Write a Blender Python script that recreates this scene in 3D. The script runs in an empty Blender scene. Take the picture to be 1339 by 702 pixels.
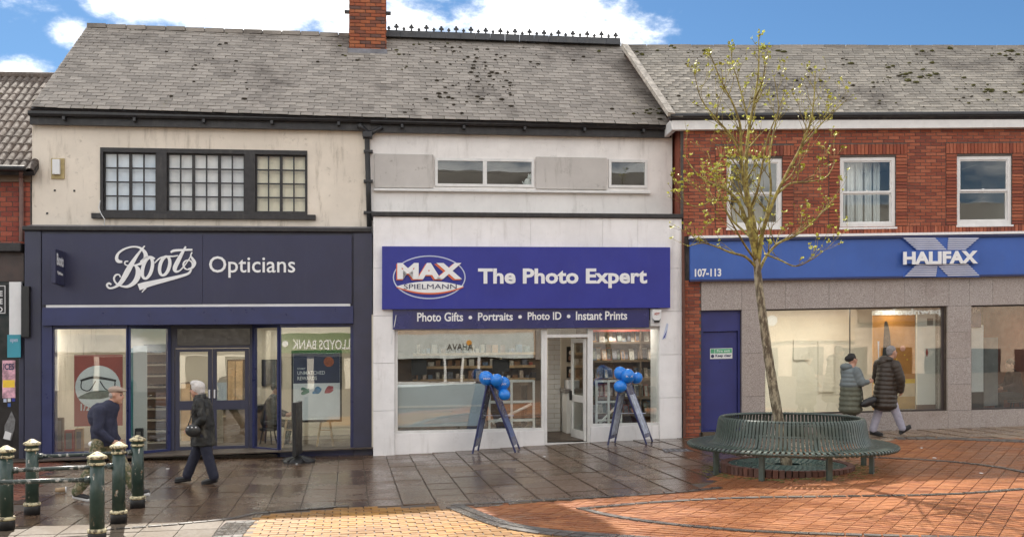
import bpy, bmesh, math, random
from mathutils import Vector, Matrix, noise
random.seed(7)
RND = random.Random(11)
scn = bpy.context.scene
COL = scn.collection

# ------------------------------------------------------------------ camera
F, CX, HY, CAMZ = 1300.0, 669.5, 450.0, 2.2
cam_d = bpy.data.cameras.new('camera')
cam = bpy.data.objects.new('camera', cam_d)
COL.objects.link(cam)
cam.location = (0, 0, CAMZ)
cam.rotation_euler = (math.radians(90), 0, 0)
cam_d.sensor_width = 36
cam_d.lens = F / 1339 * 36
cam_d.shift_y = (HY - 351) / 1339
cam_d.clip_start = 0.1
cam_d.clip_end = 2000
scn.camera = cam
scn.view_settings.view_transform = 'Standard'
scn.view_settings.look = 'None'
scn.view_settings.exposure = 2.06
scn.view_settings.gamma = 1
scn.render.resolution_x, scn.render.resolution_y = 1024, 536
scn.cycles.max_bounces = 8
scn.cycles.transparent_max_bounces = 12
scn.cycles.use_denoising = True

# ------------------------------------------------------------------ sun and sky
SUN_EL, SUN_AZ = math.radians(43.3), math.radians(-20)      # azimuth from +Y towards +X
sdir = Vector((math.sin(SUN_AZ) * math.cos(SUN_EL), math.cos(SUN_AZ) * math.cos(SUN_EL), math.sin(SUN_EL)))
sd = bpy.data.lights.new('sun', 'SUN')
sd.energy = 2.0
sd.angle = math.radians(0.5)
sd.color = (1, .93, .83)
sun = bpy.data.objects.new('sun', sd)
COL.objects.link(sun)
sun.rotation_euler = sdir.to_track_quat('Z', 'Y').to_euler()
sun.location = (0, 0, 40)

world = bpy.data.worlds.new('World')
scn.world = world
world.use_nodes = True
wn, wl = world.node_tree.nodes, world.node_tree.links
bg = wn['Background']
sky = wn.new('ShaderNodeTexSky')
sky.sky_type = 'NISHITA'
sky.sun_disc = False
sky.sun_elevation = SUN_EL
sky.sun_rotation = SUN_AZ
sky.air_density = 1.0
sky.dust_density = 0.25
sky.ozone_density = 2.0


def px_dir(x, y):
    return Vector(((x - CX) / F, 1, (HY - y) / F)).normalized()


def wmath(op, a, b=None, c=None):
    n = wn.new('ShaderNodeMath')
    n.operation = op
    for i, v in enumerate((a, b, c)):
        if v is None: continue
        if isinstance(v, (int, float)): n.inputs[i].default_value = v
        else: wl.new(v, n.inputs[i])
    return n.outputs[0]


tc = wn.new('ShaderNodeTexCoord')
GEN = tc.outputs['Generated']


def cloud_noise(scale, detail, rough, w):
    mp = wn.new('ShaderNodeMapping')
    mp.inputs['Scale'].default_value = (1, 1, 1.7)
    mp.inputs['Location'].default_value = (w, w * .7, 0)
    wl.new(GEN, mp.inputs[0])
    n = wn.new('ShaderNodeTexNoise')
    n.inputs['Scale'].default_value = scale
    n.inputs['Detail'].default_value = detail
    n.inputs['Roughness'].default_value = rough
    wl.new(mp.outputs[0], n.inputs['Vector'])
    return n.outputs[0]


big = cloud_noise(2.6, 5, .5, 3.1)
fine = cloud_noise(16, 9, .62, 1.3)
# cumulus banks: (pixel bearing, half width, half height in radians)
banks = [(330, 10, .150, .048), (440, 18, .10, .035), (250, 5, .075, .035), (520, 28, .055, .026), (100, 42, .022, .014), (5, 96, .075, .013),
         (700, 22, .085, .036), (775, 48, .055, .024), (300, -70, .30, .05), (720, -90, .2, .05)]
cover = None
for x, y, a, b in banks:
    d = px_dir(x, y)
    sub = wn.new('ShaderNodeVectorMath'); sub.operation = 'SUBTRACT'
    wl.new(GEN, sub.inputs[0]); sub.inputs[1].default_value = d
    mul = wn.new('ShaderNodeVectorMath'); mul.operation = 'MULTIPLY'
    wl.new(sub.outputs[0], mul.inputs[0]); mul.inputs[1].default_value = (1 / a, 1 / a, 1 / b)
    ln = wn.new('ShaderNodeVectorMath'); ln.operation = 'LENGTH'
    wl.new(mul.outputs[0], ln.inputs[0])
    v = wmath('SUBTRACT', 1.0, ln.outputs['Value'])
    cover = v if cover is None else wmath('MAXIMUM', cover, v)
cover = wmath('MAXIMUM', cover, -2.2)
gen_c = wmath('MULTIPLY', wmath('SUBTRACT', big, .45), 9.0)        # clouds out of view, cover raised for neutral fill light
sepw = wn.new('ShaderNodeSeparateXYZ'); wl.new(GEN, sepw.inputs[0])
away = wmath('MULTIPLY', wmath('SUBTRACT', .70, sepw.outputs['Y']), 9.0)
gen_c = wmath('MINIMUM', gen_c, away)
cover = wmath('MAXIMUM', cover, gen_c)
dens = wmath('ADD', cover, wmath('MULTIPLY', wmath('SUBTRACT', fine, .5), 3.2))
mr = wn.new('ShaderNodeMapRange')
mr.interpolation_type = 'SMOOTHSTEP'
wl.new(dens, mr.inputs['Value'])
mr.inputs['From Min'].default_value = -.30
mr.inputs['From Max'].default_value = .95
mr.inputs['To Max'].default_value = .97
shade = wn.new('ShaderNodeMixRGB')
shade.inputs[1].default_value = (3.3, 3.45, 3.7, 1)
shade.inputs[2].default_value = (7.6, 7.4, 7.1, 1)
mr2 = wn.new('ShaderNodeMapRange')
wl.new(wmath('ADD', wmath('MULTIPLY', dens, .35), fine), mr2.inputs['Value'])
mr2.inputs['From Min'].default_value = .35; mr2.inputs['From Max'].default_value = .95
wl.new(mr2.outputs[0], shade.inputs[0])
tint = wn.new('ShaderNodeMixRGB'); tint.blend_type = 'MULTIPLY'; tint.inputs[0].default_value = 1
wl.new(sky.outputs[0], tint.inputs[1]); tint.inputs[2].default_value = (.150, .215, .268, 1)
cm = wn.new('ShaderNodeMixRGB')
wl.new(mr.outputs[0], cm.inputs[0]); wl.new(tint.outputs[0], cm.inputs[1]); wl.new(shade.outputs[0], cm.inputs[2])
wl.new(cm.outputs[0], bg.inputs[0])
bg.inputs[1].default_value = 0.09

# ------------------------------------------------------------------ geometry frames
C0 = Vector((0, 0, CAMZ))


def ray(x, y): return Vector(((x - CX) / F, 1, (HY - y) / F))


class Frame:
    """A street front: u runs along it, v up, off towards the viewer."""
    def __init__(s, O, tan, rise):
        s.O = O; s.eu = Vector((1, tan, rise)).normalized(); s.n = Vector((tan, -1, 0)).normalized()

    def W(s, x, y, off=0):
        r = ray(x, y)
        return C0 + r * ((s.O + s.n * off - C0).dot(s.n) / r.dot(s.n))

    def uv(s, x, y, off=0):
        return s.inv(s.W(x, y, off))[:2]

    def inv(s, p):
        d = p - s.O
        off = d.dot(s.n)
        eh = Vector((s.eu.x, s.eu.y, 0))
        u = d.dot(eh) / eh.length_squared
        return u, d.z - u * s.eu.z, off

    def P(s, u, v, off=0):
        p = s.O + s.eu * u + s.n * off
        return Vector((p.x, p.y, p.z + v))

    def R(s, x0, y0, x1, y1, off=0):
        u0, v1 = s.uv(x0, y0, off)
        u1, v0 = s.uv(x1, y1, off)
        return u0, u1, v0, v1


A = Frame(C0 + ray(700, 450) * 20.5, .1365, .010)
_p = A.W(893, 450, .75)
H = Frame(_p, .065, .021)


def interp(x, pts):
    if x <= pts[0][0]: return pts[0][1]
    for (a, b), (c, d) in zip(pts, pts[1:]):
        if x <= c: return b + (d - b) * (x - a) / (c - a)
    return pts[-1][1]


GK = [(-6, 0), (-3.1, .03), (-1.7, .09), (0, .19), (2.5, .29), (3.7, .34), (8, .46), (11, .54), (30, .9)]


def G(X, Y):
    """Height of the street surface: it climbs to the right along the shops."""
    return interp(A.inv(Vector((X, Y, 0)))[0], GK)


def GW(x, y):
    z = 0.1
    for _ in range(25):
        t = (CAMZ - z) / ((y - HY) / F)
        p = C0 + ray(x, y) * t
        z = .5 * z + .5 * G(p.x, p.y)
    return Vector((p.x, p.y, G(p.x, p.y)))


def proj(p):
    return CX + F * p.x / p.y, HY - F * (p.z - CAMZ) / p.y


# ------------------------------------------------------------------ mesh builder
class MB:
    def __init__(s): s.v = []; s.f = []

    def add(s, vs, fs):
        b = len(s.v)
        s.v += [Vector(q) for q in vs]
        s.f += [tuple(i + b for i in f) for f in fs]
        return s

    def hexa(s, p):   # 8 points: bottom ring 0-3, top ring 4-7
        return s.add(p, [(0, 3, 2, 1), (4, 5, 6, 7), (0, 1, 5, 4), (1, 2, 6, 5), (2, 3, 7, 6), (3, 0, 4, 7)])

    def box(s, fr, u0, u1, v0, v1, o0, o1):
        P = fr.P
        return s.hexa([P(u0, v0, o1), P(u1, v0, o1), P(u1, v0, o0), P(u0, v0, o0),
                       P(u0, v1, o1), P(u1, v1, o1), P(u1, v1, o0), P(u0, v1, o0)])

    def wbox(s, x0, x1, y0, y1, z0, z1):
        return s.hexa([(x0, y0, z0), (x1, y0, z0), (x1, y1, z0), (x0, y1, z0), (x0, y0, z1), (x1, y0, z1), (x1, y1, z1), (x0, y1, z1)])

    def prism(s, pts, d):   # polygon pushed back by vector d
        n = len(pts)
        pts = [Vector(p) for p in pts]
        return s.add(pts + [p + d for p in pts], [tuple(range(n)), tuple(range(2 * n - 1, n - 1, -1))] +
                     [(i, i + n, (i + 1) % n + n, (i + 1) % n) for i in range(n)])

    def tube(s, pts, rs, n=8, cap=True):
        pts = [Vector(p) for p in pts]
        if isinstance(rs, (int, float)): rs = [rs] * len(pts)
        b = len(s.v)
        up = None
        for i, p in enumerate(pts):
            t = (pts[min(i + 1, len(pts) - 1)] - pts[max(i - 1, 0)])
            t = t.normalized() if t.length > 1e-9 else Vector((0, 0, 1))
            if up is None: up = Vector((1, 0, 0)) if abs(t.x) < .8 else Vector((0, 1, 0))
            a = t.cross(up).normalized(); c = t.cross(a).normalized(); up = -t.cross(a).cross(t) if False else up
            for k in range(n):
                th = 2 * math.pi * k / n
                s.v.append(p + (a * math.cos(th) + c * math.sin(th)) * rs[i])
        for i in range(len(pts) - 1):
            for k in range(n):
                k2 = (k + 1) % n
                s.f.append((b + i * n + k, b + i * n + k2, b + (i + 1) * n + k2, b + (i + 1) * n + k))
        if cap:
            s.f.append(tuple(b + k for k in range(n))[::-1])
            s.f.append(tuple(b + (len(pts) - 1) * n + k for k in range(n)))
        return s

    def lathe(s, c, prof, n=20):   # prof [(r, z)]
        c = Vector(c)
        b = len(s.v)
        for r, z in prof:
            for k in range(n):
                th = 2 * math.pi * k / n
                s.v.append(c + Vector((r * math.cos(th), r * math.sin(th), z)))
        for i in range(len(prof) - 1):
            for k in range(n):
                k2 = (k + 1) % n
                s.f.append((b + i * n + k, b + i * n + k2, b + (i + 1) * n + k2, b + (i + 1) * n + k))
        s.f.append(tuple(b + k for k in range(n))[::-1])
        s.f.append(tuple(b + (len(prof) - 1) * n + k for k in range(n)))
        return s

    def ell(s, c, r, rot=None, nu=12, nv=8):
        c = Vector(c)
        if isinstance(r, (int, float)): r = (r, r, r)
        b = len(s.v)
        R = rot.to_3x3() if rot is not None else Matrix.Identity(3)
        s.v.append(c + R @ Vector((0, 0, -r[2])))
        for j in range(1, nv):
            ph = -math.pi / 2 + math.pi * j / nv
            for k in range(nu):
                th = 2 * math.pi * k / nu
                s.v.append(c + R @ Vector((r[0] * math.cos(ph) * math.cos(th), r[1] * math.cos(ph) * math.sin(th), r[2] * math.sin(ph))))
        s.v.append(c + R @ Vector((0, 0, r[2])))
        for k in range(nu):
            k2 = (k + 1) % nu
            s.f.append((b, b + 1 + k2, b + 1 + k))
            for j in range(nv - 2):
                q = b + 1 + j * nu
                s.f.append((q + k, q + k2, q + nu + k2, q + nu + k))
            q = b + 1 + (nv - 2) * nu
            s.f.append((q + k, q + k2, b + 1 + (nv - 1) * nu))
        return s

    def cap(s, p0, p1, r0, r1, n=10):   # tapered capsule
        p0, p1 = Vector(p0), Vector(p1)
        d = (p1 - p0)
        L = max(d.length, 1e-6); t = d / L
        pts, rs = [], []
        for k in (0.05, .35, .7, 1): pts.append(p0 - t * r0 * math.cos(k * math.pi / 2)); rs.append(r0 * math.sin(k * math.pi / 2))
        for k in (1, .7, .35, .05): pts.append(p1 + t * r1 * math.cos(k * math.pi / 2)); rs.append(r1 * math.sin(k * math.pi / 2))
        return s.tube(pts, rs, n)

    def gridwall(s, fr, u0, u1, v0, v1, o0, o1, holes):
        us = sorted({u0, u1, *[h[0] for h in holes], *[h[1] for h in holes]})
        vs = sorted({v0, v1, *[h[2] for h in holes], *[h[3] for h in holes]})
        us = [u for u in us if u0 <= u <= u1]; vs = [v for v in vs if v0 <= v <= v1]
        nu, nv = len(us), len(vs)

        def solid(i, j):
            if not (0 <= i < nu - 1 and 0 <= j < nv - 1): return False
            a, b = (us[i] + us[i + 1]) / 2, (vs[j] + vs[j + 1]) / 2
            return not any(h[0] < a < h[1] and h[2] < b < h[3] for h in holes)
        b = len(s.v)
        for o in (o1, o0):
            for j in range(nv):
                for i in range(nu): s.v.append(fr.P(us[i], vs[j], o))
        q = lambda i, j, k: b + k * nu * nv + j * nu + i
        for i in range(nu - 1):
            for j in range(nv - 1):
                if not solid(i, j): continue
                s.f.append((q(i, j, 0), q(i + 1, j, 0), q(i + 1, j + 1, 0), q(i, j + 1, 0)))
                s.f.append((q(i, j, 1), q(i, j + 1, 1), q(i + 1, j + 1, 1), q(i + 1, j, 1)))
                if not solid(i - 1, j): s.f.append((q(i, j, 0), q(i, j + 1, 0), q(i, j + 1, 1), q(i, j, 1)))
                if not solid(i + 1, j): s.f.append((q(i + 1, j, 0), q(i + 1, j, 1), q(i + 1, j + 1, 1), q(i + 1, j + 1, 0)))
                if not solid(i, j - 1): s.f.append((q(i, j, 0), q(i, j, 1), q(i + 1, j, 1), q(i + 1, j, 0)))
                if not solid(i, j + 1): s.f.append((q(i, j + 1, 0), q(i + 1, j + 1, 0), q(i + 1, j + 1, 1), q(i, j + 1, 1)))
        return s

    def build(s, name, mat, parent=None, smooth=False, weld=False, base=False, bevel=0, kind=None):
        if not s.v: return None
        lo = Vector([min(v[i] for v in s.v) for i in range(3)]); hi = Vector([max(v[i] for v in s.v) for i in range(3)])
        c = (lo + hi) / 2
        if base: c.z = lo.z
        me = bpy.data.meshes.new(name)
        me.from_pydata([v - c for v in s.v], [], s.f)
        me.materials.append(mat)
        if smooth: me.polygons.foreach_set('use_smooth', [True] * len(me.polygons))
        me.update()
        o = bpy.data.objects.new(name, me)
        COL.objects.link(o)
        WP[o.name] = c
        o.location = c
        if parent is not None:
            o.parent = parent
            o.location = c - WP[parent.name]
        if bevel:
            m = o.modifiers.new('bevel', 'BEVEL'); m.width = bevel; m.segments = 2; m.limit_method = 'ANGLE'
        if kind: o['kind'] = kind
        return o


WP = {}


def tag(o, label=None, cat=None, group=None, kind=None):
    if label: o['label'] = label
    if cat: o['category'] = cat
    if group: o['group'] = group
    if kind: o['kind'] = kind
    return o


def thing(name, loc, label, cat, group=None):
    o = bpy.data.objects.new(name, None)
    o.empty_display_size = .3
    COL.objects.link(o)
    o.location = loc
    WP[o.name] = Vector(loc)
    return tag(o, label, cat, group)


def basis(ex, ey, ez, loc):
    m = Matrix.Identity(4)
    for i in range(3):
        m[i][0], m[i][1], m[i][2], m[i][3] = ex[i], ey[i], ez[i], loc[i]
    return m


UNIT = ([(-.5, -.5, -.5), (.5, -.5, -.5), (.5, .5, -.5), (-.5, .5, -.5), (-.5, -.5, .5), (.5, -.5, .5), (.5, .5, .5), (-.5, .5, .5)],
        [(0, 3, 2, 1), (4, 5, 6, 7), (0, 1, 5, 4), (1, 2, 6, 5), (2, 3, 7, 6), (3, 0, 4, 7)])


def chip(seed):    # a slightly irregular block, so that pieces do not look cut by machine
    r = random.Random(seed)
    v, f = UNIT
    return ([tuple(c * (1 - r.uniform(0, .05)) for c in p) for p in v], f)


def pieces(name, mats, mat, parent, tmpl=None, limit=300, smooth=False):
    """mats: 4x4 world matrices. The ones that show largest become objects, the rest one joined part."""
    tmpls = tmpl or [chip(i) for i in range(4)]
    if isinstance(tmpls, tuple): tmpls = [tmpls]
    meshes = []
    for v, f in tmpls:
        me = bpy.data.meshes.new(name)
        me.from_pydata(v, [], f)
        me.materials.append(mat)
        if smooth: me.polygons.foreach_set('use_smooth', [True] * len(me.polygons))
        meshes.append(me)

    def key(m):
        p = m.translation
        if p.y < 1: return 1e6
        x, y = proj(p)
        d = (p - C0).length
        return d + (1000 if not (0 < x < 1339 and 0 < y < 702) else 0)
    ms = sorted(mats, key=key)
    pw = WP[parent.name]
    T = Matrix.Translation(-pw)
    for i, m in enumerate(ms[:limit]):
        if key(m) > 900: limit = i; break
        o = bpy.data.objects.new(name, meshes[RND.randrange(len(meshes))])
        COL.objects.link(o)
        o.parent = parent
        o.matrix_basis = T @ m
    rest = ms[limit:]
    if rest:
        mb = MB()
        for m in rest:
            v, f = tmpls[RND.randrange(len(tmpls))]
            mb.add([m @ Vector(q) for q in v], f)
        mb.build(name, mat, parent, kind='stuff', smooth=smooth)


# ------------------------------------------------------------------ materials
def lin(c):
    if isinstance(c, (int, float)): c = (c, c, c)
    return tuple(c)


def srgb(r, g, b):
    f = lambda x: (x / 255 / 12.92) if x < 10.3 else ((x / 255 + .055) / 1.055) ** 2.4
    return (f(r), f(g), f(b))


class NT:
    def __init__(s, name):
        s.m = bpy.data.materials.new(name); s.m.use_nodes = True
        s.n = s.m.node_tree.nodes; s.l = s.m.node_tree.links
        s.b = s.n['Principled BSDF']; s.geo = s.n.new('ShaderNodeNewGeometry')

    def noise(s, scale, detail=4, rough=.6, stretch=(1, 1, 1), vec=None):
        mp = s.n.new('ShaderNodeMapping'); mp.inputs['Scale'].default_value = stretch
        s.l.new(vec or s.geo.outputs['Position'], mp.inputs[0])
        n = s.n.new('ShaderNodeTexNoise'); n.inputs['Scale'].default_value = scale
        n.inputs['Detail'].default_value = detail; n.inputs['Roughness'].default_value = rough
        s.l.new(mp.outputs[0], n.inputs['Vector'])
        return n.outputs[0]

    def ramp(s, v, a, b, lo=0.0, hi=1.0, smooth=True):
        n = s.n.new('ShaderNodeMapRange')
        if smooth: n.interpolation_type = 'SMOOTHSTEP'
        s.l.new(v, n.inputs['Value'])
        n.inputs['From Min'].default_value = a; n.inputs['From Max'].default_value = b
        n.inputs['To Min'].default_value = lo; n.inputs['To Max'].default_value = hi
        return n.outputs[0]

    def mix(s, f, a, b, mode='MIX'):
        n = s.n.new('ShaderNodeMixRGB'); n.blend_type = mode
        for i, v in enumerate((f, a, b)):
            if isinstance(v, (int, float)): n.inputs[i].default_value = v if i == 0 else (v, v, v, 1)
            elif isinstance(v, tuple): n.inputs[i].default_value = (*v, 1)
            else: s.l.new(v, n.inputs[i])
        return n.outputs[0]

    def math(s, op, a, b=0):
        n = s.n.new('ShaderNodeMath'); n.operation = op
        for i, v in enumerate((a, b)):
            if isinstance(v, (int, float)): n.inputs[i].default_value = v
            else: s.l.new(v, n.inputs[i])
        return n.outputs[0]

    def rnd(s):   # differs for each piece, whether it is an object or an island of a joined part
        oi = s.n.new('ShaderNodeObjectInfo')
        return s.math('FRACT', s.math('ADD', s.math('MULTIPLY', oi.outputs['Random'], 7.13), s.geo.outputs['Random Per Island']))

    def bump(s, h, strength=.3, dist=.01):
        n = s.n.new('ShaderNodeBump'); n.inputs['Strength'].default_value = strength; n.inputs['Distance'].default_value = dist
        s.l.new(h, n.inputs['Height']); s.l.new(n.outputs[0], s.b.inputs['Normal'])

    def done(s, col, rough, spec=.5, metal=0):
        for nm, v in (('Base Color', col), ('Roughness', rough), ('Specular IOR Level', spec), ('Metallic', metal)):
            if isinstance(v, tuple): s.b.inputs[nm].default_value = (*v, 1)
            elif isinstance(v, (int, float)): s.b.inputs[nm].default_value = v
            else: s.l.new(v, s.b.inputs[nm])
        return s.m


def plain(name, col, rough=.5, var=.12, scale=4, bump=.0, bscale=60, metal=0, spec=.5, rnd=0, grime=0, gcol=(.05, .045, .04)):
    t = NT(name)
    c = t.mix(t.ramp(t.noise(scale, 5), .3, .7), tuple(x * (1 - var) for x in col), tuple(min(1, x * (1 + var)) for x in col))
    if rnd:
        c = t.mix(1.0, c, t.mix(t.rnd(), 1 - rnd, 1 + rnd), 'MULTIPLY')
    if grime:
        c = t.mix(t.math('MULTIPLY', t.ramp(t.noise(2.3, 8, .7, (3, 3, .6)), .50, .78), grime), c, gcol)
    if bump: t.bump(t.noise(bscale, 4), bump)
    r = t.ramp(t.noise(scale * 2, 3), .3, .7, max(0.02, rough - .08), min(1, rough + .08))
    return t.done(c, r, spec, metal)


def glass(name, tint=(.93, .96, .95), k=1.6, ior=1.5, rough=0.0):
    m = bpy.data.materials.new(name); m.use_nodes = True
    n, l = m.node_tree.nodes, m.node_tree.links
    n.remove(n['Principled BSDF'])
    tr = n.new('ShaderNodeBsdfTransparent'); tr.inputs[0].default_value = (*tint, 1)
    gl = n.new('ShaderNodeBsdfGlossy'); gl.inputs['Roughness'].default_value = rough
    lw_ = n.new('ShaderNodeLayerWeight'); lw_.inputs[0].default_value = .5
    pw = n.new('ShaderNodeMath'); pw.operation = 'POWER'; pw.inputs[1].default_value = 5; l.new(lw_.outputs['Facing'], pw.inputs[0])
    mu = n.new('ShaderNodeMath'); mu.operation = 'MULTIPLY_ADD'; mu.inputs[1].default_value = .8; mu.inputs[2].default_value = .045 * k; mu.use_clamp = True
    l.new(pw.outputs[0], mu.inputs[0])
    mx = n.new('ShaderNodeMixShader')
    l.new(mu.outputs[0], mx.inputs[0]); l.new(tr.outputs[0], mx.inputs[1]); l.new(gl.outputs[0], mx.inputs[2])
    l.new(mx.outputs[0], n['Material Output'].inputs[0])
    ns = n.new('ShaderNodeTexNoise'); ns.inputs['Scale'].default_value = .8
    g = n.new('ShaderNodeNewGeometry'); l.new(g.outputs['Position'], ns.inputs['Vector'])
    bp = n.new('ShaderNodeBump'); bp.inputs['Strength'].default_value = .03; bp.inputs['Distance'].default_value = .05
    l.new(ns.outputs[0], bp.inputs['Height']); l.new(bp.outputs[0], gl.inputs['Normal']); 
    return m


def emit(name, col, s):
    m = bpy.data.materials.new(name); m.use_nodes = True
    b = m.node_tree.nodes['Principled BSDF']
    b.inputs['Base Color'].default_value = (*col, 1)
    b.inputs['Emission Color'].default_value = (*col, 1); b.inputs['Emission Strength'].default_value = s
    return m


def mat_render(name, col, dirt, amount):
    t = NT(name)
    c = t.mix(t.ramp(t.noise(1.1, 6, .65), .3, .75), tuple(x * .9 for x in col), tuple(min(1, x * 1.06) for x in col))
    streak = t.ramp(t.noise(2.2, 7, .65, (2.2, 2.2, .35)), .52, .80)
    blot = t.ramp(t.noise(5, 8, .75), .56, .75)
    c = t.mix(t.math('MULTIPLY', streak, amount), c, dirt)
    c = t.mix(t.math('MULTIPLY', blot, amount * .7), c, dirt)
    t.bump(t.noise(55, 5, .7), .25, .008)
    return t.done(c, .85, .2)


def mat_brick(name, cols, dirt=.35):
    t = NT(name)
    r = t.rnd()
    cr = t.n.new('ShaderNodeValToRGB'); cr.color_ramp.interpolation = 'CONSTANT'
    for i, c in enumerate(cols):
        e = cr.color_ramp.elements[i] if i < 2 else cr.color_ramp.elements.new(i / len(cols))
        e.position = i / len(cols); e.color = (*c, 1)
    t.l.new(r, cr.inputs[0])
    c = t.mix(t.ramp(t.noise(30, 5, .7), .35, .7), cr.outputs[0], t.mix(.25, cr.outputs[0], (.04, .03, .03)))
    c = t.mix(t.math('MULTIPLY', t.ramp(t.noise(1.2, 6, .6), .45, .8), dirt), c, (.05, .035, .03))
    t.bump(t.noise(120, 4, .7), .4, .004)
    return t.done(c, .85, .25)


def mat_slate(name, base, lichen=.6):
    t = NT(name)
    r = t.rnd()
    c = t.mix(r, tuple(x * .78 for x in base), tuple(x * 1.28 for x in base))
    c = t.mix(t.ramp(t.noise(18, 5, .7), .35, .7), c, t.mix(.35, c, (.30, .28, .25)))
    dark = t.ramp(t.noise(.7, 6, .65, (1, 1, 1)), .50, .72)
    c = t.mix(t.math('MULTIPLY', dark, .62), c, (.055, .045, .04))
    li = t.ramp(t.noise(1.1, 8, .7, (1.3, 1.3, 1.3)), .60, .74)
    fl = t.ramp(t.noise(26, 4, .7), .48, .62)
    c = t.mix(t.math('MULTIPLY', t.math('MULTIPLY', li, fl), lichen), c, (.22, .20, .055))
    t.bump(t.noise(45, 5, .7), .35, .006)
    return t.done(c, t.ramp(t.noise(9, 3), .3, .7, .62, .85), .22)


def mat_wet(name, cols, joint_dark=.0, wet=(.10, .42), wetscale=.7, bumpk=.25, spec=.38):
    t = NT(name)
    r = t.rnd()
    cr = t.n.new('ShaderNodeValToRGB')
    for i, c in enumerate(cols):
        e = cr.color_ramp.elements[i] if i < 2 else cr.color_ramp.elements.new(i / max(1, len(cols) - 1))
        e.position = i / max(1, len(cols) - 1); e.color = (*c, 1)
    t.l.new(r, cr.inputs[0])
    puddle = t.ramp(t.noise(wetscale, 5, .6), .38, .66)
    c = t.mix(t.ramp(t.noise(14, 6, .7), .3, .75), cr.outputs[0], t.mix(.35, cr.outputs[0], (.03, .025, .02)))
    c = t.mix(puddle, t.mix(1.0, c, (.72, .70, .68), 'MULTIPLY'), c)
    sp = t.ramp(t.noise(75, 2, .5), .70, .74)
    c = t.mix(t.math('MULTIPLY', sp, .5), c, (.35, .33, .30))
    rg = t.ramp(puddle, 0, 1, wet[0], wet[1])
    rg = t.math('ADD', rg, t.ramp(t.noise(22, 4, .6), .3, .7, -.05, .10))
    t.bump(t.math('ADD', t.math('MULTIPLY', t.noise(6, 2), .8), t.noise(70, 4, .6)), bumpk, .006)
    return t.done(c, rg, spec if wet[0] < .29 else .2)


M_ = {}
M_['mortar_dark'] = plain('dark_mortar', (.10, .085, .075), .9, .25, 8, .4)
M_['joint'] = plain('damp_joint_sand', (.075, .056, .042), .6, .3, 9, .4)
M_['joint_light'] = plain('pale_joint_sand', (.26, .18, .10), .8, .3, 9, .4)
M_['render_cream'] = mat_render('cream_render', (.77, .69, .585), (.25, .20, .14), .85)
M_['render_white'] = mat_render('white_render', (.83, .80, .77), (.20, .17, .13), .45)
M_['white_panel'] = mat_render('white_cladding', (.85, .83, .82), (.30, .26, .22), .35)
M_['grey_panel'] = mat_render('weathered_grey_panel', (.54, .51, .48), (.13, .11, .08), .95)
M_['black_paint'] = plain('weathered_black_paint', (.020, .018, .019), .5, .4, 12, .3, 40, grime=.22, gcol=(.2, .18, .16))
M_['gutter'] = plain('black_gutter', (.022, .022, .024), .45, .3, 6, 0, grime=.3, gcol=(.10, .09, .06))
M_['lead'] = plain('lead_sheet', (.17, .17, .19), .5, .25, 6, .2, 20)
M_['navy'] = plain('navy_shopfront_paint', (.034, .036, .068), .42, .10, 3, grime=.18, gcol=(.09, .09, .10))
M_['navy_sign'] = plain('navy_sign_face', (.038, .040, .080), .4, .06, 1.5, spec=.35, grime=.10, gcol=(.12, .12, .14))
M_['navy_bright'] = plain('navy_aluminium', (.024, .031, .105), .35, .12, 3)
M_['royal'] = plain('royal_blue_sign_face', (.036, .043, .27), .4, .08, 1.2, spec=.3, grime=.10, gcol=(.14, .14, .25))
M_['royal_dark'] = plain('dark_blue_sign_face', (.022, .028, .13), .22, .12, 1.5)
M_['hx_blue'] = plain('mid_blue_sign_face', (.055, .125, .41), .4, .07, 1.2, spec=.3, grime=.10, gcol=(.16, .2, .35))
M_['hx_dark'] = plain('dark_blue_trim', (.02, .028, .10), .4, .1)
M_['door_blue'] = plain('blue_door_paint', (.027, .033, .16), .45, .1, 3)
M_['letter'] = plain('white_lettering', (.80, .80, .80), .4, .03)
M_['letter_dim'] = plain('pale_blue_lettering', (.50, .55, .70), .4, .04)
M_['orange_edge'] = plain('orange_lettering_edge', (.70, .14, .05), .45, .05)
M_['navy_letter'] = plain('navy_lettering', (.03, .035, .10), .45, .05)
M_['white_frame'] = plain('white_window_frame', (.72, .71, .69), .45, .06, 5, grime=.2, gcol=(.35, .32, .28))
M_['slate'] = mat_slate('roof_slate', (.272, .243, .214))
M_['slate_r'] = mat_slate('roof_slate_mossy', (.258, .232, .196), 1.0)
M_['pantile'] = mat_slate('concrete_roof_tile', (.085, .062, .050), .5)
M_['moss'] = plain('roof_moss', (.075, .072, .018), .95, .5, 30, .5)
M_['moss_dark'] = plain('dry_roof_moss', (.045, .036, .022), .95, .4, 30, .5)
M_['brick_red'] = mat_brick('orange_red_brick', [(.32, .092, .050), (.38, .115, .062), (.28, .078, .045), (.41, .135, .075), (.24, .070, .045), (.36, .11, .06)], .35)
M_['brick_left'] = mat_brick('pinkish_red_brick', [(.33, .085, .055), (.40, .11, .07), (.28, .07, .05), (.36, .10, .06)], .35)
M_['brick_chim'] = mat_brick('chimney_brick', [(.38, .12, .055), (.42, .15, .07), (.22, .085, .055), (.34, .10, .05), (.15, .08, .065), (.40, .13, .06)], .4)
M_['brick_plinth'] = mat_brick('dark_kerb_brick', [(.16, .075, .055), (.20, .095, .07), (.13, .065, .05), (.18, .10, .08)], .4)
M_['slab'] = mat_wet('wet_concrete_slab', [(.130, .080, .050), (.150, .094, .060), (.137, .087, .057), (.158, .102, .067)], wet=(.13, .36), wetscale=.55)
M_['slab_tan'] = mat_wet('tan_flagstone', [(.26, .18, .12), (.32, .225, .15)], wet=(.2, .45), wetscale=.6)
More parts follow.
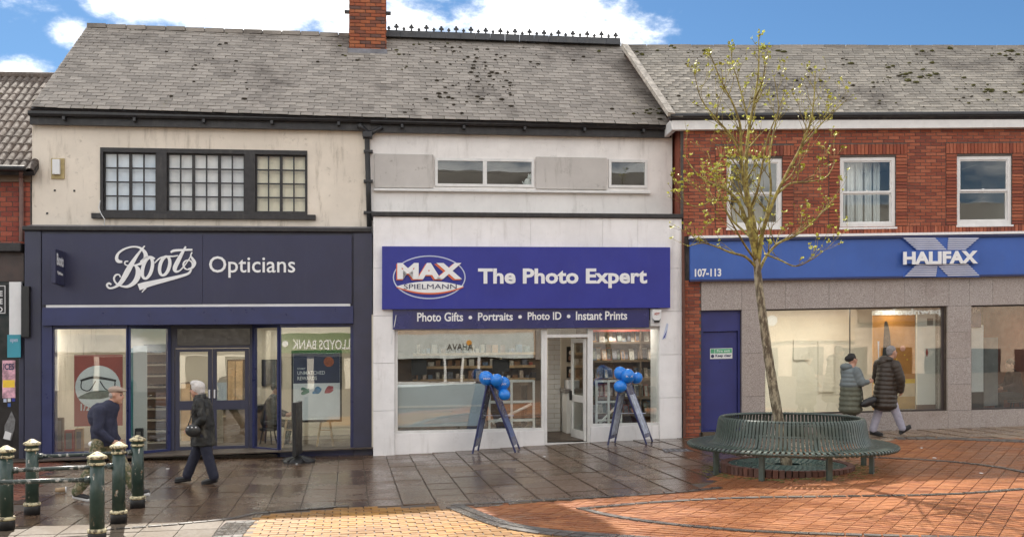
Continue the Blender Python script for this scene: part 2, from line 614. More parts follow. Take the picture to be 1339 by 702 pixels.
M_['slab_pale'] = mat_wet('pale_flagstone', [(.12, .092, .064), (.15, .116, .082)], wet=(.55, .7), wetscale=.6)
M_['paver'] = mat_wet('orange_red_paver', [(.34, .125, .046), (.41, .165, .064), (.28, .098, .040), (.43, .185, .080)], wet=(.30, .60), wetscale=.6)
M_['paver_left'] = mat_wet('dull_red_paver', [(.20, .07, .045), (.27, .10, .06)], wet=(.25, .5), wetscale=.6)
M_['yellow'] = mat_wet('yellow_buff_paver', [(.37, .185, .045), (.44, .230, .06), (.32, .150, .035), (.41, .215, .07)], wet=(.42, .62), wetscale=.8)
M_['sett'] = mat_wet('grey_sett', [(.075, .07, .065), (.13, .12, .11), (.10, .085, .075)], wet=(.2, .5))
M_['granite'] = None
M_['glass'] = glass('shop_glass', k=3.4)
M_['glass_up'] = glass('window_glass', k=1.5)
M_['glass_leaded'] = glass('leaded_window_glass', tint=(.99, .99, .99), k=.8)
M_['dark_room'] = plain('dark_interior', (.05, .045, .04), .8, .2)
M_['room_cream'] = plain('cream_interior_wall', (.62, .56, .46), .7, .05, 1)
M_['room_white'] = plain('white_interior_wall', (.74, .72, .68), .7, .04, 1)
M_['room_brown'] = plain('brown_interior', (.16, .11, .075), .7, .2, 2)
M_['floor_dark'] = plain('dark_shop_floor', (.05, .045, .045), .5, .2, 3)
M_['floor_grey'] = plain('grey_shop_floor', (.22, .20, .18), .4, .15, 3)
M_['curtain'] = plain('white_net_curtain', (.66, .66, .66), .8, .06, 3)
M_['steel_green'] = plain('dark_green_coated_steel', (.050, .070, .058), .38, .25, 9, .15, 50, metal=.0, grime=.25, gcol=(.14, .15, .12))
M_['bark'] = None
M_['black'] = plain('black_plastic', (.015, .015, .016), .45, .2)
M_['wood'] = plain('pale_wood', (.45, .30, .16), .55, .15, 8)
M_['white_lamp'] = emit('lit_ceiling_lamp', (1, .93, .80), 1.6)
M_['warm_lamp'] = emit('lit_warm_lamp', (1, .80, .50), 2)
M_['cool_white'] = plain('white_plastic', (.72, .72, .72), .4, .04)

# speckled granite
t = NT('speckled_granite')
c = t.mix(t.ramp(t.noise(60, 3, .8), .38, .62), (.245, .212, .198), (.49, .44, .41))
c = t.mix(t.ramp(t.noise(140, 2, .6), .60, .66), c, (.09, .075, .075))
c = t.mix(t.math('MULTIPLY', t.rnd(), .22), c, (.30, .22, .17))
c = t.mix(t.math('MULTIPLY', t.ramp(t.noise(1.5, 6, .65), .5, .8), .35), c, (.16, .11, .08))
M_['granite'] = t.done(c, .42, .5)
# bark: olive grey with pale patches, twigs painted yellow as if backlit
t = NT('tree_bark')
c = t.mix(t.ramp(t.noise(9, 5, .7, (2, 2, .6)), .42, .62), (.10, .08, .055), (.34, .30, .21))
c = t.mix(t.ramp(t.noise(26, 4, .7, (1, 1, .5)), .60, .70), c, (.40, .36, .26))
t.bump(t.noise(40, 5, .7, (1, 1, .4)), .7, .012)
M_['bark'] = t.done(c, .85, .3)
t = NT('backlit_yellow_twig')
c = t.mix(t.ramp(t.noise(12, 4, .6), .4, .65), (.15, .11, .04), (.36, .31, .09))
M_['twig'] = t.done(c, .8, .3)
M_['leaf'] = plain('young_yellow_green_leaf', (.44, .44, .060), .55, .35, 10, rnd=.3)
# worn green and cream bollard paint
t = NT('chipped_green_paint')
c = t.mix(t.ramp(t.noise(10, 5, .6), .3, .7), (.018, .040, .032), (.035, .062, .050))
w = t.ramp(t.noise(11, 6, .72, (1, 1, .55)), .59, .61)
c = t.mix(w, c, t.mix(t.ramp(t.noise(40, 3), .4, .6), (.20, .12, .06), (.55, .53, .47)))
t.bump(t.math('SUBTRACT', 1.0, w), .5, .004)
M_['bollard'] = t.done(c, .35, .5)
t = NT('flaking_cream_paint')
c = t.mix(t.ramp(t.noise(24, 6, .7), .47, .58), (.60, .53, .33), (.11, .09, .06))
M_['cream_band'] = t.done(c, .5, .4)
t = NT('worn_rail_paint')
c = t.mix(t.ramp(t.noise(16, 6, .7), .52, .60), (.03, .045, .04), (.38, .37, .34))
M_['rail'] = t.done(c, .35, .5)


def glyphs(txt, bold=0.0, depth=.1):
    """Per-letter meshes of the built-in font; returns [(verts, faces)], overall bounds."""
    def bake(s):
        cu = bpy.data.curves.new('t', 'FONT'); cu.body = s; cu.size = 1; cu.offset = bold; cu.extrude = depth; cu.resolution_u = 3
        ob = bpy.data.objects.new('t', cu)
        me = bpy.data.meshes.new_from_object(ob)
        vs = [v.co.copy() for v in me.vertices]; fs = [tuple(p.vertices) for p in me.polygons]
        bpy.data.objects.remove(ob); bpy.data.curves.remove(cu); bpy.data.meshes.remove(me)
        return vs, fs
    out = []
    for i, ch in enumerate(txt):
        if ch == ' ': continue
        vs, fs = bake(ch)
        pv, _ = bake(txt[:i + 1])
        dx = max(v.x for v in pv) - max(v.x for v in vs)
        out.append(([Vector((v.x + dx, v.y, v.z)) for v in vs], fs))
    allv = [v for g in out for v in g[0]]
    return out, (min(v.x for v in allv), max(v.x for v in allv), min(v.y for v in allv), max(v.y for v in allv))


def text(txt, fr, u0, u1, v0, v1, off, mat, parent, bold=0.0, thick=.012, joined=False, name='letter', back=False, slant=0):
    g, (x0, x1, y0, y1) = glyphs(txt, bold)
    mbj = MB()
    for vs, fs in g:
        mb = mbj if joined else MB()
        pts = []
        for v in vs:
            a = (v.x - x0) / (x1 - x0); b = (v.y - y0) / (y1 - y0); z = (v.z / .1) * .5 + .5
            a += slant * b
            if back: pts.append(fr.P(u1 - a * (u1 - u0), v0 + b * (v1 - v0), off - z * thick))
            else: pts.append(fr.P(u0 + a * (u1 - u0), v0 + b * (v1 - v0), off + z * thick))
        mb.add(pts, fs)
        if not joined: mb.build(name, mat, parent)
    if joined:
        o = mbj.build(name, mat, parent); o['kind'] = 'stuff'


def catmull(pts, k=5):
    out = []
    n = len(pts)
    for i in range(n - 1):
        p0, p1, p2, p3 = (pts[max(i - 1, 0)], pts[i], pts[i + 1], pts[min(i + 2, n - 1)])
        for j in range(k):
            t = j / k
            out.append(tuple(.5 * ((2 * b) + (-a + c) * t + (2 * a - 5 * b + 4 * c - d) * t * t + (-a + 3 * b - 3 * c + d) * t ** 3) for a, b, c, d in zip(p0, p1, p2, p3)))
    out.append(tuple(pts[-1]))
    return out


def ribbon(mb, fr, pts, off, thick=.01, sm=True):
    """pts (u, v, width): a flat brush stroke of its own thickness."""
    q = catmull(pts) if sm else pts
    L, R_ = [], []
    for i, (u, v, w) in enumerate(q):
        a, b = q[max(i - 1, 0)], q[min(i + 1, len(q) - 1)]
        t = Vector((b[0] - a[0], b[1] - a[1])); t = t.normalized() if t.length > 1e-9 else Vector((1, 0))
        n = Vector((-t.y, t.x)) * w / 2
        L.append((u + n.x, v + n.y)); R_.append((u - n.x, v - n.y))
    n = len(q)
    vs = [fr.P(a, b, off + thick) for a, b in L] + [fr.P(a, b, off + thick) for a, b in R_] + [fr.P(a, b, off) for a, b in L] + [fr.P(a, b, off) for a, b in R_]
    fs = []
    for i in range(n - 1):
        fs += [(i, i + n, i + n + 1, i + 1), (i, i + 1, i + 1 + 2 * n, i + 2 * n), (i + n, i + 3 * n, i + 3 * n + 1, i + n + 1)]
    fs += [(0, 2 * n, 3 * n, n), (n - 1, 2 * n - 1, 4 * n - 1, 3 * n - 1)]
    mb.add(vs, fs)


# ================================================================== street surface
def inpoly(x, y, P):
    c = False
    for (a, b), (d, e) in zip(P, P[1:] + P[:1]):
        if (b > y) != (e > y) and x < (d - a) * (y - b) / (e - b) + a: c = not c
    return c


gb = MB()
ug = [-90, -30, -12] + [k[0] for k in GK] + [60, 120]
for a, b in zip(ug, ug[1:]):
    q = []
    for u, o in ((a, 90), (b, 90), (b, -90), (a, -90)):
        p = A.P(u, 0, o); p.z = interp(u, GK) - .012; q.append(p)
    gb.add(q, [(0, 1, 2, 3)])
ground = gb.build('ground', M_['joint'], kind='structure')

YEL = [(296, 760), (322, 688), (345, 673), (459, 662.5), (598, 662), (650, 684), (720, 699), (760, 704), (850, 760)]
RB = [(598, 662), (762, 652), (900, 641), (930, 629), (958, 606), (1010, 591), (1165, 574), (1185, 571), (1500, 574)]
PALE = [(-100, 740), (-100, 692), (120, 688), (296, 679), (320, 690), (296, 740)]
LEFTRED = [(-300, 596), (88, 596), (80, 606), (22, 664), (-300, 668)]


def zone(p):
    if p.y < 3: return 'far'
    x, y = proj(p)
    if inpoly(x, y, YEL): return 'yellow'
    if inpoly(x, y, LEFTRED): return 'leftred'
    if inpoly(x, y, PALE): return 'pale'
    if x > 598 and y > interp(x, RB): return 'red'
    if x > 1150: return 'tan'
    return 'slab'


class Pav:   # a paving grid direction on the street
    def __init__(s, p0, tan): s.o = p0; s.e = Vector((1, tan, 0)).normalized(); s.w = Vector((tan, -1, 0)).normalized()
    def at(s, a, b):
        p = s.o + s.e * a + s.w * b
        return Vector((p.x, p.y, G(p.x, p.y)))


def pave(pv, a0, a1, b0, b1, w, d, zones, joint=.008, th=.05, stagger=.5, jit=.0025, tilt=.003):
    out = {z: [] for z in zones}
    nb = int((b1 - b0) / d)
    for j in range(nb):
        sh = (j % 2) * stagger * w
        for i in range(int((a1 - a0) / w)):
            a = a0 + i * w + sh; b = b0 + (j + .5) * d
            p = pv.at(a, b)
            z = zone(p)
            if z not in out: continue
            x, y = proj(p)
            if not (-140 < x < 1480 and y < 790): continue
            q = pv.at(a + .1, b) - p
            ex = (q.normalized() + Vector((0, 0, RND.uniform(-tilt, tilt)))) * (w - joint)
            ey = (pv.w + Vector((0, 0, RND.uniform(-tilt, tilt)))) * (d - joint)
            out[z].append(basis(ex, ey, Vector((0, 0, th)), p + Vector((0, 0, -th / 2 + RND.uniform(-jit, jit)))))
    return out


pg = A.P(0, 0, .3); pg.z = 0
PV = Pav(pg, .165)
pavement = MB().prism([PV.at(a, b) + Vector((0, 0, -.05)) for a, b in ((-14, -2), (14, -2), (14, .2), (-14, .2))], Vector((0, 0, -.02))).build('pavement', M_['joint'], kind='structure')
sl = pave(PV, -15, 13.5, -.8, 11, .45, .60, ('slab', 'tan', 'pale'), joint=.0055, stagger=0.0, tilt=.003)
pieces('paving_slab', sl['slab'], M_['slab'], pavement)
stone = MB().prism([PV.at(a, b) + Vector((0, 0, -.05)) for a, b in ((5, -.6), (13, -.6), (13, .2), (5, .2))], Vector((0, 0, -.02))).build('pavement', M_['joint'], kind='structure')
pieces('paving_slab', sl['tan'], M_['slab_tan'], stone)
kerbside = MB().prism([PV.at(a, b) + Vector((0, 0, -.05)) for a, b in ((-9, 6.4), (-4, 6.4), (-4, 8), (-9, 8))], Vector((0, 0, -.02))).build('pavement', M_['joint'], kind='structure')
pieces('paving_slab', sl['pale'], M_['slab_pale'], kerbside)
PVr = Pav(pg, .165 - .12)
PVr.e = Vector((math.cos(-.555), math.sin(-.555), 0)); PVr.w = Vector((math.sin(-.555), -math.cos(-.555), 0))
rp = pave(PVr, -16, 18, -16, 18, .205, .105, ('red',), joint=.006, th=.04, stagger=0.0, jit=.0018)
block = MB().prism([PV.at(a, b) + Vector((0, 0, -.06)) for a, b in ((-1, 5), (9, 5), (9, 9), (-1, 9))], Vector((0, 0, -.02))).build('block_paving', M_['joint_light'], kind='structure')
pieces('paver', rp['red'], M_['paver'], block)
yp = pave(PV, -9, 6, 3, 11, .20, .135, ('yellow',), joint=.012, th=.04, jit=.0018)
buff = MB().prism([PV.at(a, b) + Vector((0, 0, -.06)) for a, b in ((-4, 5.5), (-1, 5.5), (-1, 9), (-4, 9))], Vector((0, 0, -.02))).build('buff_paving', M_['joint_light'], kind='structure')
pieces('paver', yp['yellow'], M_['yellow'], buff)
lp = pave(Pav(pg, .02), -16, -6, -2, 6, .215, .108, ('leftred',), joint=.008, th=.04)
lred = MB().prism([PV.at(a, b) + Vector((0, 0, -.06)) for a, b in ((-13, 0), (-9, 0), (-9, 3), (-13, 3))], Vector((0, 0, -.02))).build('block_paving', M_['joint'], kind='structure')
pieces('paver', lp['leftred'], M_['paver_left'], lred)

# bands of grey setts that follow the curves in the paving
bandm = MB()
curves = [([(598, 663), (650, 683), (700, 693), (760, 699), (860, 706)], .13, 2),
          ([(598, 660), (680, 655.5), (762, 651), (850, 646), (900, 642), (945, 637)], .10, 1),
          ([(762, 665), (800, 674), (860, 683), (930, 690), (1000, 695), (1150, 700), (1339, 704)], .10, 1),
          ([(768, 664), (850, 657), (960, 651), (1080, 649), (1180, 647.5), (1260, 645), (1339, 639)], .10, 1),
          ([(1140, 598), (1190, 600), (1250, 604), (1300, 610), (1345, 618)], .10, 1),
          ([(1178, 573), (1230, 573), (1290, 575), (1345, 577)], .14, 3),
          ([(140, 692), (220, 686), (300, 678), (345, 670), (459, 661)], .08, 1),
          ([(294, 705), (305, 692), (316, 681)], .11, 3)]
setts = []
for pts, wd, rows in curves:
    P3 = [GW(*q) for q in [tuple(c) for c in catmull([(float(a), float(b)) for a, b in pts], 10)]]
    acc = 0
    for k in range(rows):
        s = 0
        for p, q in zip(P3, P3[1:]):
            d = q - p; L = d.length
            t = d.normalized(); nn = Vector((-t.y, t.x, 0))
            while s < L:
                c = p + t * s + nn * (k - (rows - 1) / 2) * (wd + .006)
                c.z = G(c.x, c.y) - .018 + .004
                setts.append(basis(t * (.17 + RND.uniform(-.02, .01)), nn * wd, Vector((0, 0, .05)), c))
                s += .178
            s -= L
border = MB().prism([PV.at(a, b) + Vector((0, 0, -.06)) for a, b in ((-1, 7), (3, 7), (3, 7.2), (-1, 7.2))], Vector((0, 0, -.02))).build('paving_border', M_['joint'], kind='structure')
pieces('sett', setts, M_['sett'], border)


# ================================================================== building helpers
ORD = ['first', 'second', 'third', 'fourth', 'fifth', 'sixth', 'seventh', 'eighth', 'ninth', 'tenth', 'eleventh', 'twelfth', 'thirteenth', 'fourteenth', 'fifteenth', 'sixteenth', 'seventeenth', 'eighteenth', 'nineteenth', 'twentieth']
SEEN = {}


def nth(*key):
    SEEN[key] = SEEN.get(key, 0) + 1
    return ORD[SEEN[key] - 1]


def vz(fr, u, off, dz=0.0):
    p = fr.P(u, 0, off)
    return G(p.x, p.y) + dz - p.z


def bx(fr, x0, y0, x1, y1, o0, o1, mb=None):
    u0, u1, v0, v1 = fr.R(x0, y0, x1, y1, o1)
    return (mb or MB()).box(fr, u0, u1, v0, v1, o0, o1)


def brick_mats(fr, u0, u1, v0, v1, off, holes=(), bw=.225, bh=.069, j=.010, d=.03, proud=.008, vert=False):
    out = []
    n = max(1, round((v1 - v0) / bh)); bh = (v1 - v0) / n
    for r in range(n):
        va, vb = v0 + r * bh + j / 2, v0 + (r + 1) * bh - j / 2
        cuts = [(u0, u1)]
        for h in holes:
            if h[2] < (va + vb) / 2 < h[3]:
                new = []
                for a, b in cuts:
                    if h[1] <= a or h[0] >= b: new.append((a, b)); continue
                    if h[0] > a: new.append((a, h[0]))
                    if h[1] < b: new.append((h[1], b))
                cuts = new
        u = u0 - (r % 2) * bw / 2
        while u < u1:
            for a, b in cuts:
                l, m = max(u, a) + j / 2, min(u + bw, b) - j / 2
                if m - l > .02:
                    o = off + proud - d / 2 + RND.uniform(-.003, .003)
                    out.append(basis(fr.eu * (m - l), -fr.n * d, Vector((0, 0, vb - va)), fr.P((l + m) / 2, (va + vb) / 2, o)))
            u += bw
    return out


def roof(name, eL, eR, rL, rR, rows, w, mat, thick_mat, parent, tmpl=None, th=.009, shift=.5):
    N = (eR - eL).cross(rL - eL).normalized()
    if N.z < 0: N = -N
    up = (rL - eL + rR - eR).normalized()
    base = MB().prism([eL - N * .02, eR - N * .02, rR - N * .02, rL - N * .02], -N * .08).build(name, thick_mat, parent)
    ms = []
    for i in range(rows):
        b = i / rows
        L, R_ = eL.lerp(rL, b), eR.lerp(rR, b)
        ac = (R_ - L); n = round(ac.length / w); ww = ac.length / n; ac.normalize()
        g = ((rL - eL).length) / rows
        ln = min(g * 1.7, (1 - b) * (rL - eL).length + .04)
        for k in range(-1, n + 1):
            a = (k + (i % 2) * shift) * ww; z = a + ww
            a, z = max(a, 0), min(z, n * ww)
            if z - a < .03: continue
            jx, jy = RND.uniform(-.004, .004), RND.uniform(-.010, .008)
            if RND.random() < .012: jy -= RND.uniform(.02, .06)
            c = L + ac * ((a + z) / 2 + jx) + up * (ln / 2 + jy - .0)
            tl = .017 / g * (1 + RND.uniform(-.3, .5)) * .42
            upt = (up - N * tl).normalized()
            rr = RND.uniform(-.012, .012)
            acx = (ac + upt * rr).normalized()
            Nt = acx.cross(upt).normalized()
            ms.append(basis(acx * (z - a - .005), upt * ln, Nt * th, c + N * (.012 + RND.uniform(0, .004))))
    pieces('slate' if tmpl is None else 'roof_tile', ms, mat, base, tmpl)
    return base, N, up


def moss(parent, eL, eR, rL, rR, N, n, mat, zones=((0, 1, 0, 1),), big=.05):
    mb = MB()
    for _ in range(n):
        a0, a1, b0, b1 = zones[RND.randrange(len(zones))]
        a, b = RND.uniform(a0, a1), RND.uniform(b0, b1)
        p = eL.lerp(eR, a).lerp(rL.lerp(rR, a), b)
        if noise.noise(p * .9 + Vector((3.1, 0, 7.7))) + .45 * noise.noise(p * 3.5) < .02: continue
        r = RND.uniform(.4, 1) ** 2 * big
        mb.ell(p + N * .03, (r * RND.uniform(1, 1.6), r, r * .55), None, 6, 4)
    mb.build('moss', mat, parent, kind='stuff')


def grid_window(fr, u0, u1, v0, v1, off, nx, ny, fw, bw, fm, gm, parent, depth=.06, name='window', split=None):
    """Frame and bars in one joinery mesh, every pane its own sub-part."""
    us = [u0 + fw + (u1 - u0 - 2 * fw) * i / nx for i in range(nx + 1)]
    vs = [v0 + fw + (v1 - v0 - 2 * fw) * i / ny for i in range(ny + 1)]
    holes = [(us[i] + (bw / 2 if i else 0), us[i + 1] - (bw / 2 if i < nx - 1 else 0), vs[j] + (bw / 2 if j else 0), vs[j + 1] - (bw / 2 if j < ny - 1 else 0)) for i in range(nx) for j in range(ny)]
    w = MB().gridwall(fr, u0, u1, v0, v1, off - depth, off, holes).build(name, fm, parent)
    for h in holes:
        MB().box(fr, h[0] - .004, h[1] + .004, h[2] - .004, h[3] + .004, off - depth * .6, off - depth * .6 + .006).build('pane', gm, w)
    return w


def room(fr, u0, u1, v0, v1, of, ob, wall, floor, ceil, parent, back=None):
    MB().box(fr, u0, u1, v0 - .08, v0, ob, of).build('interior_floor', floor, parent)
    MB().box(fr, u0, u1, v1, v1 + .08, ob, of).build('interior_ceiling', ceil, parent)
    MB().box(fr, u0 - .08, u1 + .08, v0 - .08, v1 + .08, ob - .08, ob).build('interior_wall', back or wall, parent)
    MB().box(fr, u0 - .08, u0, v0, v1, ob, of).build('interior_wall', wall, parent)
    MB().box(fr, u1, u1 + .08, v0, v1, ob, of).build('interior_wall', wall, parent)


WHERE = ['lamp over the red poster', 'lamp over the spectacle shelves', 'lamp behind the double doors', 'lamp above the white poster', 'lamp deep over the reception desk',
         'lamp over the frosted screen', 'lamp deep over the stock shelves', 'lamp inside the open door', 'lamp just before the picture frame shelves', 'lamp deep behind the picture frame shelves',
         'spotlight left of the window bar', 'spotlight deeper in, just left of the window bar', 'spotlight in front of the amber poster', 'spotlight above the winged emblem', 'spotlight at the left end',
         'lamp nearest the glass', 'lamp farther from the glass']


def lamp(fr, u, v, off, r, power, label, warm=False, group='lit ceiling lamps inside the shops'):
    label = label.replace('lamp ', WHERE[len([o for o in COL.objects if o.name.startswith('ceiling_lamp') and o.type == 'EMPTY']) % len(WHERE)] + ' ', 1).replace('spotlight ', WHERE[len([o for o in COL.objects if o.name.startswith('ceiling_lamp') and o.type == 'EMPTY']) % len(WHERE)] + ' ', 1)
    p = fr.P(u, v, off)
    t_ = thing('ceiling_lamp', p, label, 'lamp', group)
    MB().lathe(p, [(r * 1.15, .0), (r * 1.15, -.02), (r, -.03)], 16).build('lamp_housing', M_['cool_white'], t_)
    MB().lathe(p, [(r * .95, -.031), (r * .95, -.036)], 16).build('lamp_lens', M_['warm_lamp' if warm else 'white_lamp'], t_)
    l = bpy.data.lights.new('ceiling_lamp_light', 'AREA'); l.shape = 'DISK'; l.size = r * 2; l.energy = power * .17
    l.color = (1, .88, .70) if warm else (1, .92, .80)
    o = bpy.data.objects.new('ceiling_lamp_light', l); COL.objects.link(o); o.parent = t_; o.location = (0, 0, -.06)


def shell(fr, u0, u1, v_eave, v_ridge, o_ridge, o_back, o_front, mat, parent, v_floor=-2.6, ur=None):
    """Side, back and rear-roof of a building, so that it is closed from behind too."""
    g = [(o_front, v_floor), (o_front, v_eave), (o_ridge, v_ridge - .12), (o_back, v_eave), (o_back, v_floor)]
    for k_, u in ((0, u0), (1, u1 - .2)):
        uu_ = [u] * 5
        if ur: uu_[2] = ur[k_] + (.05 if k_ == 0 else -.2)
        MB().prism([fr.P(a_, v, o) for a_, (o, v) in zip(uu_, g)], fr.eu * .2).build('gable_wall', mat, parent)
    MB().box(fr, u0 + .2, u1 - .2, v_floor, v_eave, o_back, o_back + .2).build('rear_wall', mat, parent)
    n = Vector((0, 0, -.1))
    MB().prism([fr.P(ur[0] if ur else u0, v_ridge, o_ridge), fr.P(ur[1] if ur else u1, v_ridge, o_ridge), fr.P(u1, v_eave, o_back - .2), fr.P(u0, v_eave, o_back - .2)], n).build('rear_roof_slope', M_['slate'], parent)


# ================================================================== left building: Boots Opticians
U = lambda x, o=0: A.uv(x, 450, o)[0]
boots = thing('optician_building', A.P(U(260), vz(A, U(260), .4), .4), 'cream rendered building with a navy optician shopfront and a leaded upstairs window', 'building')
OFR = -1.9
e0, e1 = A.W(40, 141, .30), A.W(489, 154.5, .30)
r0, r1 = A.W(114, 36, OFR), A.W(491, 50, OFR)
base, Nn, upn = roof('roof', e0, e1, r0, r1, 28, .235, M_['slate'], M_['black_paint'], boots)
moss(base, e0, e1, r0, r1, Nn, 90, M_['moss_dark'], ((.3, 1, .1, .95), (.75, 1, .2, .95)), .04)
moss(base, e0, e1, r0, r1, Nn, 40, M_['moss'], ((.86, 1, .7, .97), (0, .5, .97, 1)), .035)
# ridge tiles
rm = []
nt = 15
for i in range(nt):
    a, b = r0.lerp(r1, i / nt), r0.lerp(r1, (i + 1) / nt)
    rm.append(basis((b - a) * .98, Vector((0, .24, 0)), Vector((0, 0, .09)), (a + b) / 2 + Vector((0, .05, .02 + RND.uniform(0, .012)))))
pieces('ridge_tile', rm, M_['slate'], base)
# render wall with its window opening
wu0, wu1, wv0, wv1 = A.R(131, 193, 402, 288, 0)
ve = A.uv(250, 150, 0)[1]; vc = A.uv(250, 296, 0)[1]
WL, WR = U(42), U(484)
MB().gridwall(A, WL, WR, vc - .5, ve + .15, -.25, 0, [(wu0, wu1, wv0, wv1)]).build('wall', M_['render_cream'], boots)
shell(A, WL, WR, ve, A.inv(r0)[1], OFR, -4.5, -.25, M_['render_cream'], boots, ur=(A.inv(r0)[0], A.inv(r1)[0]))
# fascia board, brackets and gutter
def eaves(fr, ua, ub, vt, drop, off, parent, mat):
    MB().box(fr, ua, ub, vt - drop, vt - .06, off - .05, off + .03).build('fascia_board', mat, parent)
    MB().box(fr, ua, ub, vt - .1, vt - .06, off - .3, off - .05).build('soffit', mat, parent)
    g = MB()
    pr = [(.0, 0), (.0, -.05), (.03, -.09), (.08, -.09), (.11, -.05), (.11, 0), (.10, 0), (.10, -.045), (.075, -.08), (.035, -.08), (.01, -.045), (.01, 0)]
    g.prism([fr.P(ua, vt + v, off + .035 + o) for o, v in pr], fr.eu * (ub - ua)).build('gutter', M_['gutter'], parent)
    n = int((ub - ua) / 1.1)
    for i in range(n):
        u = ua + (i + .5) * (ub - ua) / n
        MB().box(fr, u - .025, u + .025, vt - .16, vt - .095, off + .03, off + .15).build('gutter_bracket', M_['gutter'], parent)
eaves(A, U(40, .1), U(486, .1), A.uv(250, 150, .2)[1], .235, .12, boots, M_['black_paint'])
# leaded window
groups = [(135.0, 204.5, 4), (218.3, 320.0, 6), (334.0, 400.5, 4)]
fu = [A.uv(x, 240, 0)[0] for g in groups for x in g[:2]]
holes = [(fu[0], fu[1], wv0 + .16, wv1 - .09), (fu[2], fu[3], wv0 + .16, wv1 - .09), (fu[4], fu[5], wv0 + .16, wv1 - .09)]
win = MB().gridwall(A, wu0, wu1, wv0 + .10, wv1, -.12, .02, holes).build('window', M_['black_paint'], boots, bevel=.006)
for hi, (h, g) in enumerate(zip(holes, groups)):
    n = g[2]
    for k in range(n // 2):
        ua = h[0] + (h[1] - h[0]) * k / (n // 2); ub = h[0] + (h[1] - h[0]) * (k + 1) / (n // 2)
        us = [ua + .028, (ua + ub) / 2, ub - .028]; vs = [h[2] + .02 + (h[3] - h[2] - .04) * j / 4 for j in range(5)]
        hs = [(us[i] + (.013 if i else 0), us[i + 1] - (0 if i else .013), vs[j] + (.013 if j else 0), vs[j + 1] - (.013 if j < 3 else 0)) for i in range(2) for j in range(4)]
        MB().gridwall(A, ua + .002, ub - .002, h[2], h[3], -.09, -.05, hs).build('casement', M_['black_paint'], win)
        for q in hs: MB().box(A, q[0] - .003, q[1] + .003, q[2] - .003, q[3] + .003, -.075, -.07).build('pane', M_['glass_leaded'], win)
MB().box(A, U(121), U(413), wv0 + .0, wv0 + .10, -.1, .10).build('window_sill', M_['black_paint'], boots, bevel=.008)
room(A, wu0 - .3, wu1 + .3, wv0 - .2, wv1 + .1, -.26, -2.2, M_['room_white'], M_['room_cream'], M_['room_white'], boots)
cm_ = MB()
def drape(mb, fr, u0, u1, v0, v1, off, amp=.03, wave=.09, n=60):
    pts = [(u0 + (u1 - u0) * i / n, off + amp * math.sin((u0 + (u1 - u0) * i / n) / wave * 2 * math.pi) * RND.uniform(.7, 1)) for i in range(n + 1)]
    b = len(mb.v)
    for u, o in pts: mb.v += [fr.P(u, v0, o), fr.P(u, v1, o), fr.P(u, v0, o - .006), fr.P(u, v1, o - .006)]
    for i in range(n):
        q = b + i * 4
        mb.f += [(q, q + 4, q + 5, q + 1), (q + 2, q + 3, q + 7, q + 6), (q + 1, q + 5, q + 7, q + 3), (q, q + 2, q + 6, q + 4)]
    mb.f += [(b, b + 1, b + 3, b + 2), (b + 4 * n, b + 4 * n + 2, b + 4 * n + 3, b + 4 * n + 1)]
    return mb
for h in holes:
    drape(MB(), A, h[0] - .05, h[1] + .05, h[2] - .1, h[3] + .05, -.15, .006, .17).build('blind', plain('reflection_tinted_blind_%d' % holes.index(h), [(.70, .80, .88), (.86, .87, .84), (.90, .84, .62)][holes.index(h)], .8, .04), boots)  # bluish and cream blind colours imitate reflections in the panes
# vent box
vb_ = thing('vent_cover', A.W(75, 234, .02), 'small yellowed box with a white cover high on the cream wall', 'vent')
bx(A, 67, 207, 84, 234, 0, .03).build('surround', plain('yellowed_plaster', (.42, .33, .16), .8, .2, 10), vb_)
bx(A, 68, 208, 78, 228, .03, .09).build('cover', M_['cool_white'], vb_, bevel=.01)
for x, y in ((71.5, 249), (97, 249.5), (61.5, 279)):
    tag(bx(A, x - 1.2, y - 1.2, x + 1.2, y + 1.2, 0, .012).build('bolt', M_['black']), {71.5: 'left one of the two dark bolt stubs just below the vent box', 97: 'right one of the two dark bolt stubs just below the vent box', 61.5: 'lowest dark bolt stub, near the bottom left of the cream wall'}[x], 'bolt', 'bolt stubs in the cream wall')

# ---- shopfront
SO = .45
ug0, ug1 = U(32, SO), U(487, SO)
gl = lambda u, o, dz=0.0: vz(A, u, o, dz)
vf_top, vf_bot = A.uv(250, 303, SO)[1], A.uv(250, 424, SO)[1]
MB().box(A, ug0 + .02, ug1 - .02, vf_bot, vf_top, 0.002, SO - .03).build('fascia_box', M_['navy'], boots)
# lead cornice along the top
cor = MB()
cor.box(A, ug0 - .03, ug1 - .02, vf_top, vf_top + .09, -.0 + .003, SO + .06)
cor.build('cornice', M_['black_paint'], boots, bevel=.02)
MB().prism([A.P(ug0, vf_top + .09, .003), A.P(ug0, vf_top + .09, SO), A.P(ug0, vf_top + .17, .003)], A.eu * (ug1 - ug0 - .03)).build('cornice_flashing', M_['lead'], boots)
pl0, pl1 = U(67.5, SO), U(462, SO)
MB().box(A, ug0, pl0 - .19, gl(ug0, SO, -.1), vf_top, .003, SO).build('pilaster', M_['navy'], boots, bevel=.006)
MB().box(A, pl1, ug1, gl(ug1, SO, -.1), vf_top, .003, SO).build('pilaster', M_['navy'], boots, bevel=.006)
MB().box(A, pl0 - .188, pl0, gl(ug0, SO, -.1), vf_bot + .25, .1, SO - .02).build('pilaster', M_['navy_bright'], boots)
bx(A, 55, 402, 462, 423, SO - .1, SO + .06).build('shutter_box', M_['navy_bright'], boots, bevel=.008)
bx(A, 60, 398.6, 458, 400.8, SO - .02, SO + .045).build('light_strip', M_['curtain'], boots)
